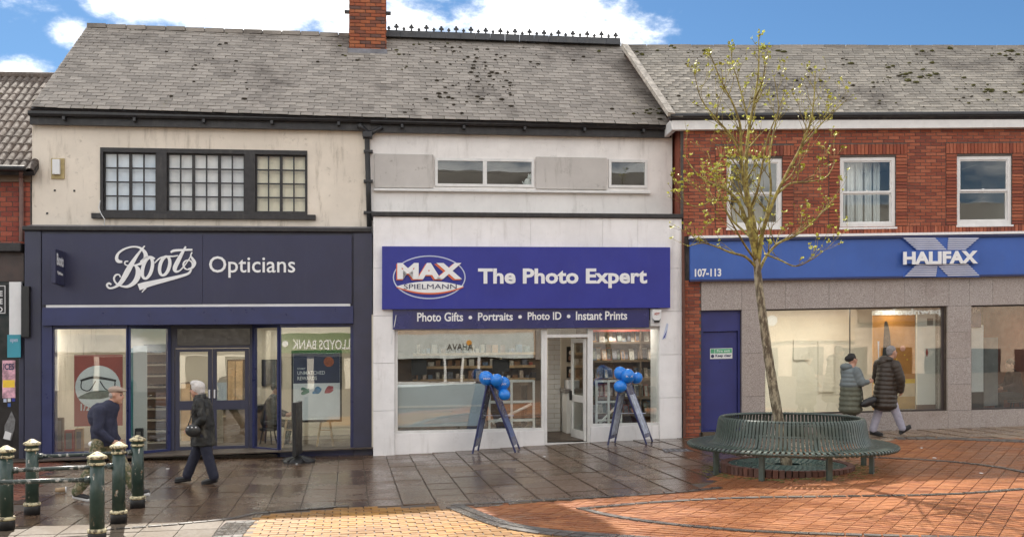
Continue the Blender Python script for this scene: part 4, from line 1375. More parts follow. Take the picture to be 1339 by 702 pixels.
prn = [plain('photo_print_%d' % i, c, .3, .35, 14) for i, c in enumerate([(.45, .42, .38), (.20, .22, .20), (.50, .40, .33), (.15, .15, .18)])]
bk = thing('shelf_unit', A.P(U(820, -.7), vfl, -.7), 'tall wall of shelves packed with picture frames behind the right photo shop window', 'shelves')
bx(A, 770, 425, 872, 560, -.95, -.90).build('back_panel', plain('warm_brown_board', (.14, .07, .04), .6, .15), bk)
rows_ = [(447, 0), (471, 1), (495, 2), (519, 3), (541, 4)]
for y, j in rows_:
    bx(A, 771, y, 871, y + 1.6, -.90, -.62).build('shelf', M_['room_brown'], bk)
for x in (771, 838, 871):
    bx(A, x - .7, 426, x + .7, 560, -.902, -.60).build('upright', M_['room_brown'], bk)
bx(A, 771, 426, 871, 433, -.90, -.60).build('red_header', red, bk)
for y, j in rows_:
    x = 774.0
    while x < 866:
        w_, h_ = RND.uniform(4.5, 8), RND.uniform(12, 18)
        u0, u1, v0, v1 = A.R(x, y - h_, x + w_, y - .1, -.7)
        u1 = u0 + w_ / 63
        dpt = (len(COL.objects) % 4) * .035 + RND.uniform(0, .008)
        mb = MB().hexa([A.P(u0, v0, -.66 - dpt), A.P(u1, v0, -.66 - dpt), A.P(u1, v0, -.68 - dpt), A.P(u0, v0, -.68 - dpt), A.P(u0, v1, -.74 - dpt), A.P(u1, v1, -.74 - dpt), A.P(u1, v1, -.76 - dpt), A.P(u0, v1, -.76 - dpt)])
        ti = RND.randrange(7)
        o = mb.build('picture_frame', frm[ti], base=True)
        tn = ['brown', 'cream', 'black', 'white', 'red brown', 'slate blue', 'tan'][ti]
        tag(o, '%s %s picture frame from the left on the %s of the frame shelves' % (nth('frame', j, ti), tn, ['top', 'second', 'third', 'fourth', 'lowest'][j]), 'picture frame', 'picture frames on the shelves')
        iu, iv = .014, .025
        e_ = .0015
        MB().hexa([A.P(u0 + iu, v0 + iv, -.658 - dpt - .008 + e_), A.P(u1 - iu, v0 + iv, -.658 - dpt - .008 + e_), A.P(u1 - iu, v0 + iv, -.672 - dpt), A.P(u0 + iu, v0 + iv, -.672 - dpt),
                   A.P(u0 + iu, v1 - iv, -.728 - dpt), A.P(u1 - iu, v1 - iv, -.728 - dpt), A.P(u1 - iu, v1 - iv, -.745 - dpt), A.P(u0 + iu, v1 - iv, -.745 - dpt)]).build('photo', prn[RND.randrange(4)], o)
        x += w_ * .92 + RND.uniform(.0, .5)
# frosted white screens low in the left window
t_ = thing('window_screen', A.P(U(575, .45), lw[2], .45), 'frosted white screen covering the lower left part of the photo shop window', 'screen')
q = A.R(520, 503, 634, 556, .50)
MB().box(A, q[0], q[1], q[2], q[3], .48, .50).build('frosted_sheet', plain('frosted_sheet', (.50, .56, .60), .5, .06, 2), t_)
MB().box(A, q[0], q[1], q[2] + .38, q[2] + .42, .501, .512).build('rail', M_['white_frame'], t_)
for x, y, w_, h_, lb in ((548, 480, 20, 20, 'grey computer monitor on the desk behind the frosted window screen'), (655, 478, 22, 16, 'dark photo kiosk screen at the right of the left window')):
    mn = thing('monitor', A.P(U(x, -1.0), A.uv(x, y + h_, -1.0)[1], -1.0), lb, 'monitor')
    bx(A, x - w_ / 2, y - h_ / 2, x + w_ / 2, y + h_ / 2, -1.05, -1.0).build('screen', M_['black'], mn)
    bx(A, x - 2, y + h_ / 2, x + 2, y + h_ / 2 + 7, -1.04, -1.01).build('stand', M_['black'], mn)
dsk = thing('desk', A.P(U(600, -1.2), vfl, -1.2), 'long dark desk running behind the left photo shop window', 'desk')
bx(A, 520, 500, 690, 503.5, -1.6, -.8).build('desk_top', M_['room_brown'], dsk)
for x in (522, 600, 688): bx(A, x - 1.5, 503.6, x + 1.5, 560, -1.5, -.9).build('desk_leg', M_['black'], dsk)
shl = thing('wall_shelves', A.P(U(650, -3.6), A.uv(650, 520, -3.6)[1], -3.6), 'shelves of small boxes on the back wall of the photo shop', 'shelves')
for j in range(3):
    y = 462 + j * 17
    bx(A, 540, y, 700, y + 1.4, -3.79, -3.5).build('shelf', M_['wood'], shl)
    x = 545.0
    while x < 696:
        w_ = RND.uniform(3, 8); h_ = RND.uniform(5, 12)
        o = bx(A, x, y - h_, x + w_, y - .15, -3.75, -3.55).build('box', (frm + prn)[bi_ := RND.randrange(11)], base=True)
        tag(o, '%s %s stock box from the left on the %s back wall shelf' % (nth('box', j, bi_), ['brown', 'cream', 'black', 'white', 'red brown', 'slate blue', 'tan', 'light grey', 'olive', 'buff', 'charcoal'][bi_], ['top', 'middle', 'lowest'][j]), 'box', 'stock boxes on the back wall shelves')
        x += w_ + RND.uniform(1, 5)

# ---- signs on the photo shop
def rim_text(*a, **k): text(*a, **k)
ms_ = thing('fascia_sign', A.P(U(690, MOF), A.uv(690, 402, MOF)[1], MOF), 'big royal blue sign with an oval logo and The Photo Expert in white', 'sign')
MS = MOF + .12
q = A.R(499.5, 322, 876.5, 402.5, MS)
MB().box(A, q[0], q[1], q[2], q[3], MOF + .001, MS).build('panel', M_['royal'], ms_, bevel=.006)
bxo = A.R(625, 351, 846, 376.5, MS)
text('The Photo Expert', A, *bxo, MS + .001, M_['letter'], ms_, .031, .012)
cu, cv = A.uv(561.5, 362.5, MS)
Rx, Ry = 46 / 66, 27.3 / 66
mb = MB(); ribbon(mb, A, [(cu + Rx * math.cos(a * math.pi / 24), cv + Ry * math.sin(a * math.pi / 24), .022) for a in range(49)], MS + .001, .006, False)
mb.build('oval_ring', M_['letter_dim'], ms_)
def lens(cu, cv, w, ht, hb, off, mat, name):
    pts = [(cu - w + 2 * w * i / 24, cv + ht * (1 - (2 * i / 24 - 1) ** 2)) for i in range(25)] + [(cu + w - 2 * w * i / 24, cv - hb * (1 - (2 * i / 24 - 1) ** 2)) for i in range(1, 24)]
    MB().prism([A.P(a, b, off) for a, b in pts], A.n * -.006).build(name, mat, ms_)
ccu, ccv = A.uv(562.5, 374.5, MS)
lens(ccu, ccv - .02, .66, .10, .135, MS + .014, M_['orange_edge'], 'lens_edge')
lens(ccu, ccv, .66, .10, .125, MS + .018, M_['letter'], 'lens_shape')
q = A.R(519.5, 343.8, 604, 365, MS)
text('MAX', A, q[0] - .02, q[1] - .02, q[2] - .02, q[3] - .02, MS + .008, M_['orange_edge'], ms_, .062, .010)
text('MAX', A, q[0], q[1], q[2], q[3], MS + .019, M_['letter'], ms_, .048, .012)
q = A.R(528, 371.5, 597, 377.8, MS)
text('SPIELMANN', A, *q, MS + .019, M_['navy_letter'], ms_, .0, .006)
ss_ = thing('strip_sign', A.P(U(680, MOF), A.uv(690, 428, MOF)[1], MOF), 'narrow dark blue strip sign reading Photo Gifts, Portraits, Photo ID and Instant Prints', 'sign')
MS2 = MOF + .05
q = A.R(513.5, 403.5, 849, 428, MS2)
MB().box(A, q[0], q[1], q[2] , q[3], MOF + .001, MS2).build('panel', M_['royal_dark'], ss_, bevel=.005)
for s_, xa, xb, ya, yb in (('Photo Gifts', 545.5, 605.5, 408.5, 420), ('Portraits', 625, 670.5, 408.5, 419), ('Photo ID', 690, 734, 408, 418), ('Instant Prints', 753, 820, 407, 418)):
    text(s_, A, *A.R(xa, ya, xb, yb, MS2), MS2 + .001, M_['letter'], ss_, .018, .008)
for x, y in ((615, 415), (680, 414.2), (743.5, 413.5)):
    uu, vv = A.uv(x, y, MS2); disc(A, uu, vv, .036, MS2 + .001, M_['letter'], 'dot', ss_, 14, th=.008)
al = thing('alarm_box', A.W(857, 428, MOF + .1), 'white alarm box with a dark lower lip beside the strip sign', 'alarm')
q = A.R(851, 403.5, 865, 426, MOF + .05)
a_, b_, c_, d_ = q
MB().box(A, a_, b_, c_, d_, MOF + .001, MOF + .03).build('backplate', M_['cool_white'], al)
MB().prism([A.P(a_ + .02, d_ - .02, MOF + .10), A.P(b_ - .02, d_ - .02, MOF + .10), A.P(b_ - .02, c_ + .16, MOF + .10), A.P(b_ - .06, c_ + .07, MOF + .10), A.P(a_ + .06, c_ + .07, MOF + .10), A.P(a_ + .02, c_ + .16, MOF + .10)], A.n * -.07).build('cover', M_['cool_white'], al, bevel=.004)
MB().prism([A.P(b_ - .03, c_ + .15, MOF + .104), A.P(b_ - .06, c_ + .065, MOF + .104), A.P(a_ + .06, c_ + .065, MOF + .104), A.P(a_ + .03, c_ + .15, MOF + .104), A.P(a_ + .06, c_ + .115, MOF + .104), A.P(b_ - .06, c_ + .115, MOF + .104)], A.n * -.003).build('lip', M_['black'], al)
text('ADT', A, a_ + .055, b_ - .055, d_ - .13, d_ - .08, MOF + .101, red, al, .03, .004)
cb2 = MB().tube([A.W(518, 412, MOF + .06), A.W(516, 424, MOF + .05), A.W(513, 436, MOF + .03), A.W(511.5, 450, MOF + .01)], .008, 6).build('cable', M_['cool_white'])
tag(cb2, 'thin loose cable hanging from the left end of the strip sign', 'cable')
fl = thing('torn_sticker', A.W(869, 440, MOF), 'torn blue and white sticker on the right white pilaster', 'sticker')
mb = MB(); mb.prism([A.W(866, 444, MOF + .012), A.W(871, 442, MOF + .012), A.W(874, 424, MOF + .012), A.W(872, 422, MOF + .012)], A.n * -.01); mb.build('paper', M_['letter_dim'], fl)
mb = MB(); mb.prism([A.W(866.5, 443, MOF + .014), A.W(869.5, 441, MOF + .014), A.W(872.5, 431, MOF + .014)], A.n * -.002); mb.build('print', M_['royal'], fl)

# ---- chimney between the two roofs
cz0 = A.inv(r1)[1]
chu0, chu1 = U(457, -1.45), U(504.5, -1.45)
chm = MB().box(A, chu0 + .01, chu1 - .01, cz0 - 1.2, cz0 + 2.1, -2.35, -1.47).build('chimney', M_['mortar_dark'], boots)
ms = []
vb0 = A.uv(480, 64, -1.45)[1]
ms += brick_mats(A, chu0, chu1, vb0 - .05, cz0 + 2.1, -1.455, bh=.075, proud=.012)
fside = Frame(A.P(chu0, 0, -2.15), 0, 0); fside.eu = A.n.copy(); fside.n = -A.eu.copy(); fside.n.z = 0
ms += brick_mats(fside, 0, .69, vb0 - .25 + A.P(chu0, 0, 0).z - fside.O.z, cz0 + 2.1 + A.P(chu0, 0, 0).z - fside.O.z, .0, bh=.075, proud=.012)
fs2 = Frame(A.P(chu1, 0, -2.15), 0, 0); fs2.eu = A.n.copy(); fs2.n = A.eu.copy(); fs2.n.z = 0
ms += brick_mats(fs2, 0, .69, vb0 - .25 + A.P(chu1, 0, 0).z - fs2.O.z, cz0 + 2.1 + A.P(chu1, 0, 0).z - fs2.O.z, .0, bh=.075, proud=.012)
pieces('brick', ms, M_['brick_chim'], chm)
MB().box(A, chu0 - .035, chu1 + .03, vb0 - .12, vb0 - .01, -1.50, -1.40).build('lead_flashing', M_['lead'], chm, bevel=.01)
for uu in (chu0 - .06, chu1 + .06):
    MB().box(A, uu - .05, uu + .05, A.uv(480, 15.5, -1.45)[1] - .02, A.uv(480, 15.5, -1.45)[1] + .02, -1.6, -1.45).build('strap_end', M_['black'], chm)

# ================================================================== right building: Halifax
HL = H.uv(893.5, 450, 0)[0]
HRt = H.uv(1440, 450, 0)[0]
HU = lambda x, o=0: H.uv(x, 450, o)[0]
hal = thing('brick_bank_building', H.P(HU(1100), vz(H, HU(1100), 0), 0), 'red brick building with white sash windows over a granite faced bank front', 'building')
he0, he1 = H.W(877.5, 152.5, .18), H.W(1440, 151, .18)
OH = -2.15
hr0, hr1 = H.W(816, 62, OH), H.W(1440, 63, OH)
baseh, Nh, uph = roof('roof', he0, he1, hr0, hr1, 28, .235, M_['slate_r'], M_['black_paint'], hal)
moss(baseh, he0, he1, hr0, hr1, Nh, 150, M_['moss_dark'], ((0, 1, .1, .9),), .045)
moss(baseh, he0, he1, hr0, hr1, Nh, 300, M_['moss'], ((.45, 1, .15, .75), (.55, .95, .3, .6), (0, 1, .85, 1)), .062)
rm = []
for i in range(22):
    a, b = hr0.lerp(hr1, i / 22), hr0.lerp(hr1, (i + 1) / 22)
    rm.append(basis((b - a) * .98, Vector((0, .22, 0)), Vector((0, 0, .08)), (a + b) / 2 + Vector((0, .05, .0 + RND.uniform(0, .012)))))
pieces('ridge_tile', rm, M_['slate'], baseh)
# lead strip down the open end of the roof
dv = (hr0 - he0)
ac_ = (he1 - he0).normalized()
ld = MB()
for k in range(9):
    p = he0 + dv * (k / 9 * 1.0) ; q = he0 + dv * ((k + .97) / 9)
    w_ = ac_ * .075
    ld.hexa([p - w_, p + w_, q + w_, q - w_, p - w_ + Nh * .10, p + w_ + Nh * .075, q + w_ + Nh * .075, q - w_ + Nh * .10])
tag(ld.build('verge_flashing', plain('weathered_mortar_verge', (.40, .36, .31), .8, .3, 10, .4), baseh), kind='stuff')
vbt = H.uv(1100, 170, 0)[1]       # top of brickwork
vbb = H.uv(1100, 306.5, 0)[1]
hwin = [H.R(950.5, 207.5, 1023, 298, 0), H.R(1098.5, 205.5, 1171.5, 297, 0), H.R(1251.5, 204, 1323.5, 294, 0)]
hwin = [(a + .0, b, c, d) for a, b, c, d in hwin]
MB().gridwall(H, HL, HRt, vbb - .3, vbt + .35, -.25, -.012, hwin).build('wall', M_['mortar_dark'], hal)
wall_h = [o for o in COL.objects if o.name.startswith('wall')][-1]
wall_h = hal.children[-1] if hal.children else wall_h
hl_holes = []
bm_ = []
for (a, b, c, d) in hwin:
    # soldier course over the opening
    s0, s1 = a - .24, b + .24
    n = round((s1 - s0) / .075)
    for i in range(n):
        x0 = s0 + (s1 - s0) * i / n
        bm_.append(basis(H.eu * ((s1 - s0) / n - .010), -H.n * .03, Vector((0, 0, .215)), H.P(x0 + (s1 - s0) / n / 2, d + .04 + .1125, -.004 + RND.uniform(-.002, .003))))
    hl_holes.append((s0, s1, d + .04, d + .275))
    # strips of bricks beside the opening, divided off by an open joint
    hl_holes.append((s0, a, vbb + .16, d + .04)); hl_holes.append((b, s1, vbb + .16, d + .04))
    for x0, x1 in ((s0 + .008, a - .004), (b + .004, s1 - .008)):
        nn_ = round((d + .04 - vbb - .16) / .069)
        for k in range(nn_):
            va = vbb + .16 + (d + .04 - vbb - .16) * k / nn_
            bm_.append(basis(H.eu * (x1 - x0), -H.n * .03, Vector((0, 0, (d + .04 - vbb - .16) / nn_ - .012)), H.P((x0 + x1) / 2, va + .034, -.004 + RND.uniform(-.003, .003))))
    hl_holes.append((a, b, c - .0, d + .04))
# soldier course above the sign
n = round((HRt - HL) / .075)
for i in range(n):
    x0 = HL + (HRt - HL) * i / n
    bm_.append(basis(H.eu * ((HRt - HL) / n - .010), -H.n * .03, Vector((0, 0, .148)), H.P(x0 + .0375, vbb + .078, -.004 + RND.uniform(-.002, .003))))
bm_ += brick_mats(H, HL, HRt, vbb + .155, vbt, -.012, hl_holes)
# brick return on the left side
fret = Frame(H.P(HL, 0, 0), 0, 0); fret.eu = -H.n.copy(); fret.n = -H.eu.copy(); fret.n.z = 0; fret.n.normalize()
o_ = H.P(HL, 0, 0).z - fret.O.z
MB().box(fret, .012, .95, vbb - 3.6 + o_, vbt + o_ + .1, -.2, -.012).build('return_wall', M_['mortar_dark'], hal)
bm_ += brick_mats(fret, .01, .80, vbb - 3.6 + o_, vbt + o_, -.012, bw=.225)
# brick pier beside the shopfront
pz0 = gl(0, 0) ; 
pier1 = HU(916.5)
vg_p = vz(H, HL + .2, 0, -.05)
MB().box(H, HL + .012, pier1, vg_p, vbb, -.3, -.012).build('brick_pier', M_['mortar_dark'], hal)
bm_ += brick_mats(H, HL, pier1, vg_p, H.uv(1100, 366, 0)[1] + .05, -.012)
pieces('brick', bm_, M_['brick_red'], wall_h)
shell(H, HL, HRt, vbt + .3, H.inv(hr0)[1], OH, -5.0, -.35, M_['brick_red'], hal, ur=(H.inv(hr0)[0], HRt))
# pipe in the corner
cp = MB().tube([H.W(893, 300, -.02), H.W(894, 420, .06), H.W(895, 571, .06)], .03, 8).build('corner_pipe', M_['brick_plinth'])
tag(cp, 'slim brown pipe in the corner between the white pilaster and the brick pier', 'pipe')
# cream eaves board, soffit, gutter
ea0 = H.uv(1100, 153.5, .12)[1]; ea1 = vbt + .0
EL = HU(879, .12)
MB().box(H, EL, HRt, ea1 + .0, ea0, .02, .12).build('fascia_board', M_['white_frame'], hal, bevel=.005)
MB().box(H, EL, EL + .1, ea1 + .0, ea0, -.8, .018).build('fascia_board', M_['white_frame'], hal, bevel=.005)
MB().box(H, EL + .1, HRt, ea1 + .001, ea1 + .03, -.02, .019).build('soffit', M_['white_frame'], hal)
g = MB().tube([H.P(EL - .05, ea0 + .04, .17), H.P(HRt, ea0 + .04, .17)], .05, 10)
g.build('gutter', M_['gutter'], hal)
# sash windows
for i, (a, b, c, d) in enumerate(hwin):
    fr_ = MB().gridwall(H, a + .003, b - .003, c + .003, d - .003, -.10, -.035, [(a + .075, b - .075, c + .10, d - .075)]).build('window', M_['white_frame'], hal)
    vm = (c + d) / 2 + .01
    MB().gridwall(H, a + .07, b - .07, vm - .02, d - .07, -.085, -.055, [(a + .10, b - .10, vm + .022, d - .10)]).build('upper_sash', M_['white_frame'], fr_)
    MB().gridwall(H, a + .07, b - .07, c + .095, vm - .022, -.11, -.088, [(a + .10, b - .10, c + .13, vm - .05)]).build('lower_sash', M_['white_frame'], fr_)
    MB().box(H, a + .095, b - .095, vm + .018, d - .095, -.073, -.068).build('pane', M_['glass_up'], fr_)
    MB().box(H, a + .095, b - .095, c + .125, vm - .045, -.101, -.096).build('pane', M_['glass_up'], fr_)
    MB().box(H, (a + b) / 2 - .02, (a + b) / 2 + .02, vm + .022, vm + .04, -.08, -.055).build('catch', M_['white_frame'], fr_)
    MB().box(H, a - .02, b + .02, c - .035, c + .003, -.09, .025).build('window_sill', M_['white_frame'], hal, bevel=.005)
room(H, hwin[0][0] - .4, hwin[2][1] + .4, hwin[0][2] - .3, hwin[0][3] + .2, -.26, -3.0, M_['room_white'], M_['room_brown'], M_['room_white'], hal)
a, b, c, d = hwin[1]
for k in range(5):
    x0 = a + .09 + k * .185
    drape(MB(), H, x0, x0 + .15, c + .1, d - .08, -.30 - .01 * (k % 2), .022, .075, 24).build('curtain', M_['curtain'], hal)
a, b, c, d = hwin[0]
MB().prism([H.P(a + .12, c + .1, -.6), H.P(b - .12, c + .1, -.6), H.P(b - .35, d - .35, -.6), H.P(a + .4, vm + .05, -.6)], -H.n * .04).build('blind', M_['curtain'], hal)
bdr = thing('roof_ornament_bird', H.W(1024, 220, .10), 'grey pigeon-like ornament by the top corner of the window behind the tree', 'ornament') if False else None

# granite front
vst, vsb = H.uv(1100, 310, 0)[1], H.uv(1100, 364, 0)[1]
vgt = H.uv(1100, 365, 0)[1]
vwt = H.uv(1100, 402.5, 0)[1]        # underside of the granite lintel
gpl = gl
ghz = lambda u, dz=0: vz(H, u, 0, dz)
g_l, d_l, d_r = pier1 + .003, HU(918), HU(970)
w1l, w1r, w2l = HU(1000.5), HU(1237), HU(1270)
pillr = HU(1241.5)
vpl = H.uv(1339, 534, 0)[1]
def granite(u0, u1, v0, v1, nu, nv, off=0, parent=None):
    for i in range(nu):
        for j in range(nv):
            a, b = u0 + (u1 - u0) * i / nu, u0 + (u1 - u0) * (i + 1) / nu
            c, d = v0 + (v1 - v0) * j / nv, v0 + (v1 - v0) * (j + 1) / nv
            MB().box(H, a + .0025, b - .0025, c + .0025, d - .0025, off - .06, off - RND.uniform(0, .003)).build('granite_panel', M_['granite'], parent)
bk_ = MB().gridwall(H, g_l, HRt, ghz(HU(1100), -.2), vgt + .05, -.28, -.062, [(d_l, d_r, ghz(HU(945), -.1), vwt), (w1l, w1r, vpl, vwt), (w2l, HRt - .3, vpl, vwt)]).build('shopfront_wall', M_['joint'], hal)
lint = [HU(x) for x in (917, 970, 1027, 1084, 1144, 1183, 1211, 1241, 1268, 1298, 1339, 1390, 1440)]
for a, b in zip(lint, lint[1:]): granite(a, b, vwt, vgt + .03, 1, 1, 0, bk_)
granite(d_r, w1l, ghz(d_r, -.1), vwt, 1, 3, 0, bk_)
granite(w1r + .03, w2l, vpl + .001, vwt, 1, 4, .012, bk_)
pls = [HU(x) for x in (1000.5, 1060, 1120, 1180, 1239, 1270, 1330, 1390, 1440)]
for a, b in zip(pls, pls[1:]): granite(a, b, ghz((a + b) / 2, -.1), vpl, 1, 1, .03, bk_)
# door
MB().gridwall(H, d_l + .003, d_r - .003, ghz(HU(945), .0), vwt - .003, -.14, -.10, [(d_l + .05, d_r - .05, ghz(HU(945), .10), H.uv(945, 433, -.1)[1])]).build('door_frame', M_['door_blue'], hal)
dr_ = MB().box(H, d_l + .055, d_r - .055, ghz(HU(945), .105), H.uv(945, 433.5, -.1)[1] - .004, -.19, -.15).build('door', M_['door_blue'], hal, bevel=.004)
MB().box(H, d_l, d_r, ghz(HU(945), -.1), ghz(HU(945), .085), -.3, .10).build('doorstep', M_['slab_pale'], hal)
MB().ell(H.P((d_l + d_r) / 2, H.uv(945, 473, 0)[1], -.145), .012).build('door_viewer', M_['black'], dr_)
gs_ = thing('door_notice', H.P(HU(943), H.uv(943, 468, 0)[1], -.15), 'small green and white Keep clear notice on the blue door', 'sign')
q = H.R(928.5, 455.5, 957.5, 468.5, -.149)
MB().box(H, *q, -.1495, -.143).build('panel', M_['cool_white'], gs_)
mv = (q[2] + q[3]) / 2
MB().box(H, q[0] + .10, q[1] - .01, mv + .006, q[3] - .01, -.143, -.141).build('green_band', plain('green_print', (.10, .38, .20), .5), gs_)
MB().box(H, q[0] + .01, q[0] + .09, mv + .006, q[3] - .01, -.143, -.141).build('green_pictogram', bpy.data.materials['green_print'], gs_)
disc(H, q[0] + .05, (q[2] + mv) / 2 + .002, .035, -.143, M_['navy_letter'], 'round_symbol', gs_, 14, th=.002)
text('Fire exit', H, q[0] + .14, q[1] - .05, mv + .03, q[3] - .03, -.141, M_['letter'], gs_, .01, .002)
text('Keep clear', H, q[0] + .11, q[1] - .02, q[2] + .02, mv - .012, -.143, M_['navy_letter'], gs_, .03, .002)
# shop windows
for (a, b, mull, nm) in ((w1l, w1r, HU(1114), 0), (w2l, HRt - .3, HU(1400), 1)):
    f = MB().gridwall(H, a + .003, b - .003, vpl + .003, vwt - .003, -.13, -.09, [(a + .03, mull - .006, vpl + .03, vwt - .03), (mull + .006, b - .05, vpl + .03, vwt - .03)]).build('shop_window', plain('bronze_frame_%d' % nm, (.05, .04, .04), .4), hal)
    MB().box(H, a + .027, mull - .004, vpl + .027, vwt - .027, -.115, -.105).build('pane', M_['glass'], f)
    MB().box(H, mull + .004, b - .047, vpl + .027, vwt - .027, -.115, -.105).build('pane', M_['glass'], f)
hfl = ghz(HU(1100), .08)
MB().box(H, w1r + .0, w2l, ghz(w1r, .08), vwt, -4.0, -.30).build('interior_partition', M_['room_brown'], hal)
room(H, w1l - .15, w1r, vpl - .35, vwt + .12, -.29, -2.6, M_['room_white'], M_['room_cream'], M_['room_white'], hal)
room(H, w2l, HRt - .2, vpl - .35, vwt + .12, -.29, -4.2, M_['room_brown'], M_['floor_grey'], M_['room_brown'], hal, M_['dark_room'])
for i, (x, o, w_, pwr) in enumerate(((1080, -.8, 1, 34), (1092, -1.6, 1, 24), (1170, -.7, 1, 9), (1220, -1.4, 1, 22), (1030, -1.5, 1, 30))):
    lamp(H, HU(x, o), vwt + .11, o, .06, pwr, 'small warm spotlight in the big bank window', True)
for i, (x, o) in enumerate(((1310, -1.4), (1284, -2.6))):
    lamp(H, HU(x, o), vwt + .11, o, .10, 10, 'white ceiling lamp in the dim bank interior at the right', False)
# orange advertising panel with a spire picture
op, q = poster_board('poster', H, 1141.5, 411.5, 1196.5, 534, -1.0, plain('amber_poster_print', (.50, .22, .04), .5, .12, 2), 'tall amber poster with a dark spire picture inside the big bank window')
a0, a1, b0, b1 = q
MB().box(H, a0, a1, b0, b0 + (b1 - b0) * .13, -1.0, -.996).build('amber_block', plain('pale_amber_print', (.55, .36, .14), .5, .1), op)
MB().box(H, a0, a1, b0 + (b1 - b0) * .27, b0 + (b1 - b0) * .315, -1.0, -.995).build('yellow_band', plain('yellow_print', (.85, .58, .05), .5), op)
MB().box(H, a0, a1, b0 + (b1 - b0) * .13, b0 + (b1 - b0) * .27, -1.0, -.9955).build('pale_band', plain('cream_print', (.70, .58, .42), .5), op)
mb = MB(); ribbon(mb, H, [(a0 + .30, b0 + (b1 - b0) * .52, .20), (a0 + .31, b0 + (b1 - b0) * .75, .15), (a0 + .29, b0 + (b1 - b0) * .9, .08), (a0 + .28, b0 + (b1 - b0) * .93, .02)], -.999, .004)
mb.build('spire_print', M_['black'], op)
disc(H, a0 + .66, b0 + (b1 - b0) * .64, .06, -1.0, plain('pink_print', (.75, .40, .32), .5), 'round_logo', op)
mb = MB()
ribbon(mb, H, [(a0 + .12, b0 + (b1 - b0) * .45, .01), (a0 + .12, b0 + (b1 - b0) * .68, .03), (a0 + .12, b0 + (b1 - b0) * .72, .05)], -.999, .003)
mb.build('lamp_post_print', M_['letter_dim'], op)
for k in range(7):
    disc(H, a0 + .40 + .06 * k, b0 + (b1 - b0) * (.42 + .05 * ((k * 3) % 4)), .016, -1.0, M_['yellow_dot'] if 'yellow_dot' in M_ else bpy.data.materials['yellow_print'], 'light_print', op, 8)
wp_ = bx(H, 1142, 406, 1200, 411, -1.05, -.98).build('hanging_rail', M_['cool_white'])
tag(wp_, 'white rail the amber poster hangs from inside the bank window', 'rail')
vp, q = poster_board('window_panel', H, 1199, 410, 1237, 528, -.45, M_['room_white'], 'white panel with a red and white winged emblem at the right of the big bank window', 'panel')
mb = MB()
cu, cv = (q[0] + q[1]) / 2 - .1, q[3] - .9
ribbon(mb, H, [(cu - .17, cv + .12, .01), (cu - .08, cv + .06, .07), (cu, cv - .06, .02)], -.45, .004)
ribbon(mb, H, [(cu + .17, cv + .12, .01), (cu + .08, cv + .06, .07), (cu, cv - .06, .02)], -.45, .0045)
mb.build('wing_emblem', plain('warm_white_print', (.85, .80, .75), .4), vp)
mb = MB(); ribbon(mb, H, [(cu, cv + .16, .01), (cu, cv + .08, .05), (cu, cv, .02)], -.45, .005); mb.build('red_emblem', red, vp)
MB().box(H, q[0], q[1], q[2] - .25, q[2], -.5, -.44).build('base', plain('brown_base', (.20, .12, .08), .5), vp)
MB().box(H, q[0] + .22, q[0] + .35, q[3] - .25, q[3] - .1, -.45, -.446).build('small_label', M_['floor_grey'], vp)
for x0, x1, y0, y1, k in ((1038, 1057, 444, 470, 0), (1070, 1090, 446, 512, 1)):
    tag(bx(H, x0, y0, x1, y1, -2.58, -2.55).build('pale_sheet', plain('pale_print_%d' % k, (.78, .76, .72), .4, .06, 4)), ('small' if k == 0 else 'tall') + ' pale sheet on the back wall of the big bank window', 'sheet')
# dim second window
bn, q = poster_board('banner', H, 1270.5, 425, 1286, 512, -.5, M_['cool_white'], 'narrow white banner at the left edge of the dim bank window', 'banner')
bl_, q = poster_board('poster', H, 1271, 400, 1283, 428, -.45, M_['navy_letter'], 'small navy poster above the white banner in the dim bank window')
text('NEW', H, q[0] + .03, q[1] - .03, q[3] - .14, q[3] - .06, -.449, M_['letter_dim'], bl_, .02, .003)
gp, q = poster_board('partition_screen', H, 1287, 441, 1305, 530, -.9, plain('grey_glass_screen', (.20, .20, .20), .2), 'grey upright screen standing beside the white banner', 'screen')

# ---- Halifax sign
hs = thing('fascia_sign', H.P(HU(1120), vsb, 0), 'long mid blue bank sign with a striped X and the word HALIFAX', 'sign')
sL = HU(901)
MB().box(H, sL, HRt, vsb + .02, vst - .05, .001, .10).build('panel', M_['hx_blue'], hs, bevel=.004)
MB().box(H, sL - .01, HRt, vst - .048, vst - .0, .001, .16).build('top_trim', M_['hx_dark'], hs)
MB().box(H, sL - .01, HRt, vst + .001, vst + .05, .001, .18).build('white_flashing', M_['letter'], hs)
MB().box(H, sL - .01, HRt, vsb - .02, vsb + .018, .001, .125).build('bottom_trim', M_['hx_dark'], hs)
xk = 189 / 1264
X_ = lambda x, y, o=.14: H.uv(1150 + x * xk, 295 + y * xk, o)
mbx = []
def stripe_quad(tl, tr, br, bl, n=6):
    for i in range(n):
        f0, f1 = i / n + .02, (i + .80) / n
        p = [X_(tl[0] + (bl[0] - tl[0]) * f0, tl[1] + (bl[1] - tl[1]) * f0), X_(tr[0] + (br[0] - tr[0]) * f0, tr[1] + (br[1] - tr[1]) * f0),
             X_(tr[0] + (br[0] - tr[0]) * f1, tr[1] + (br[1] - tr[1]) * f1), X_(tl[0] + (bl[0] - tl[0]) * f1, tl[1] + (bl[1] - tl[1]) * f1)]
        MB().prism([H.P(a, b, .17) for a, b in p[::-1]], H.n * -.02).build('stripe', M_['hx_pale'], hs)
M_['hx_pale'] = plain('pale_stripe', (.50, .52, .62), .35, .05)
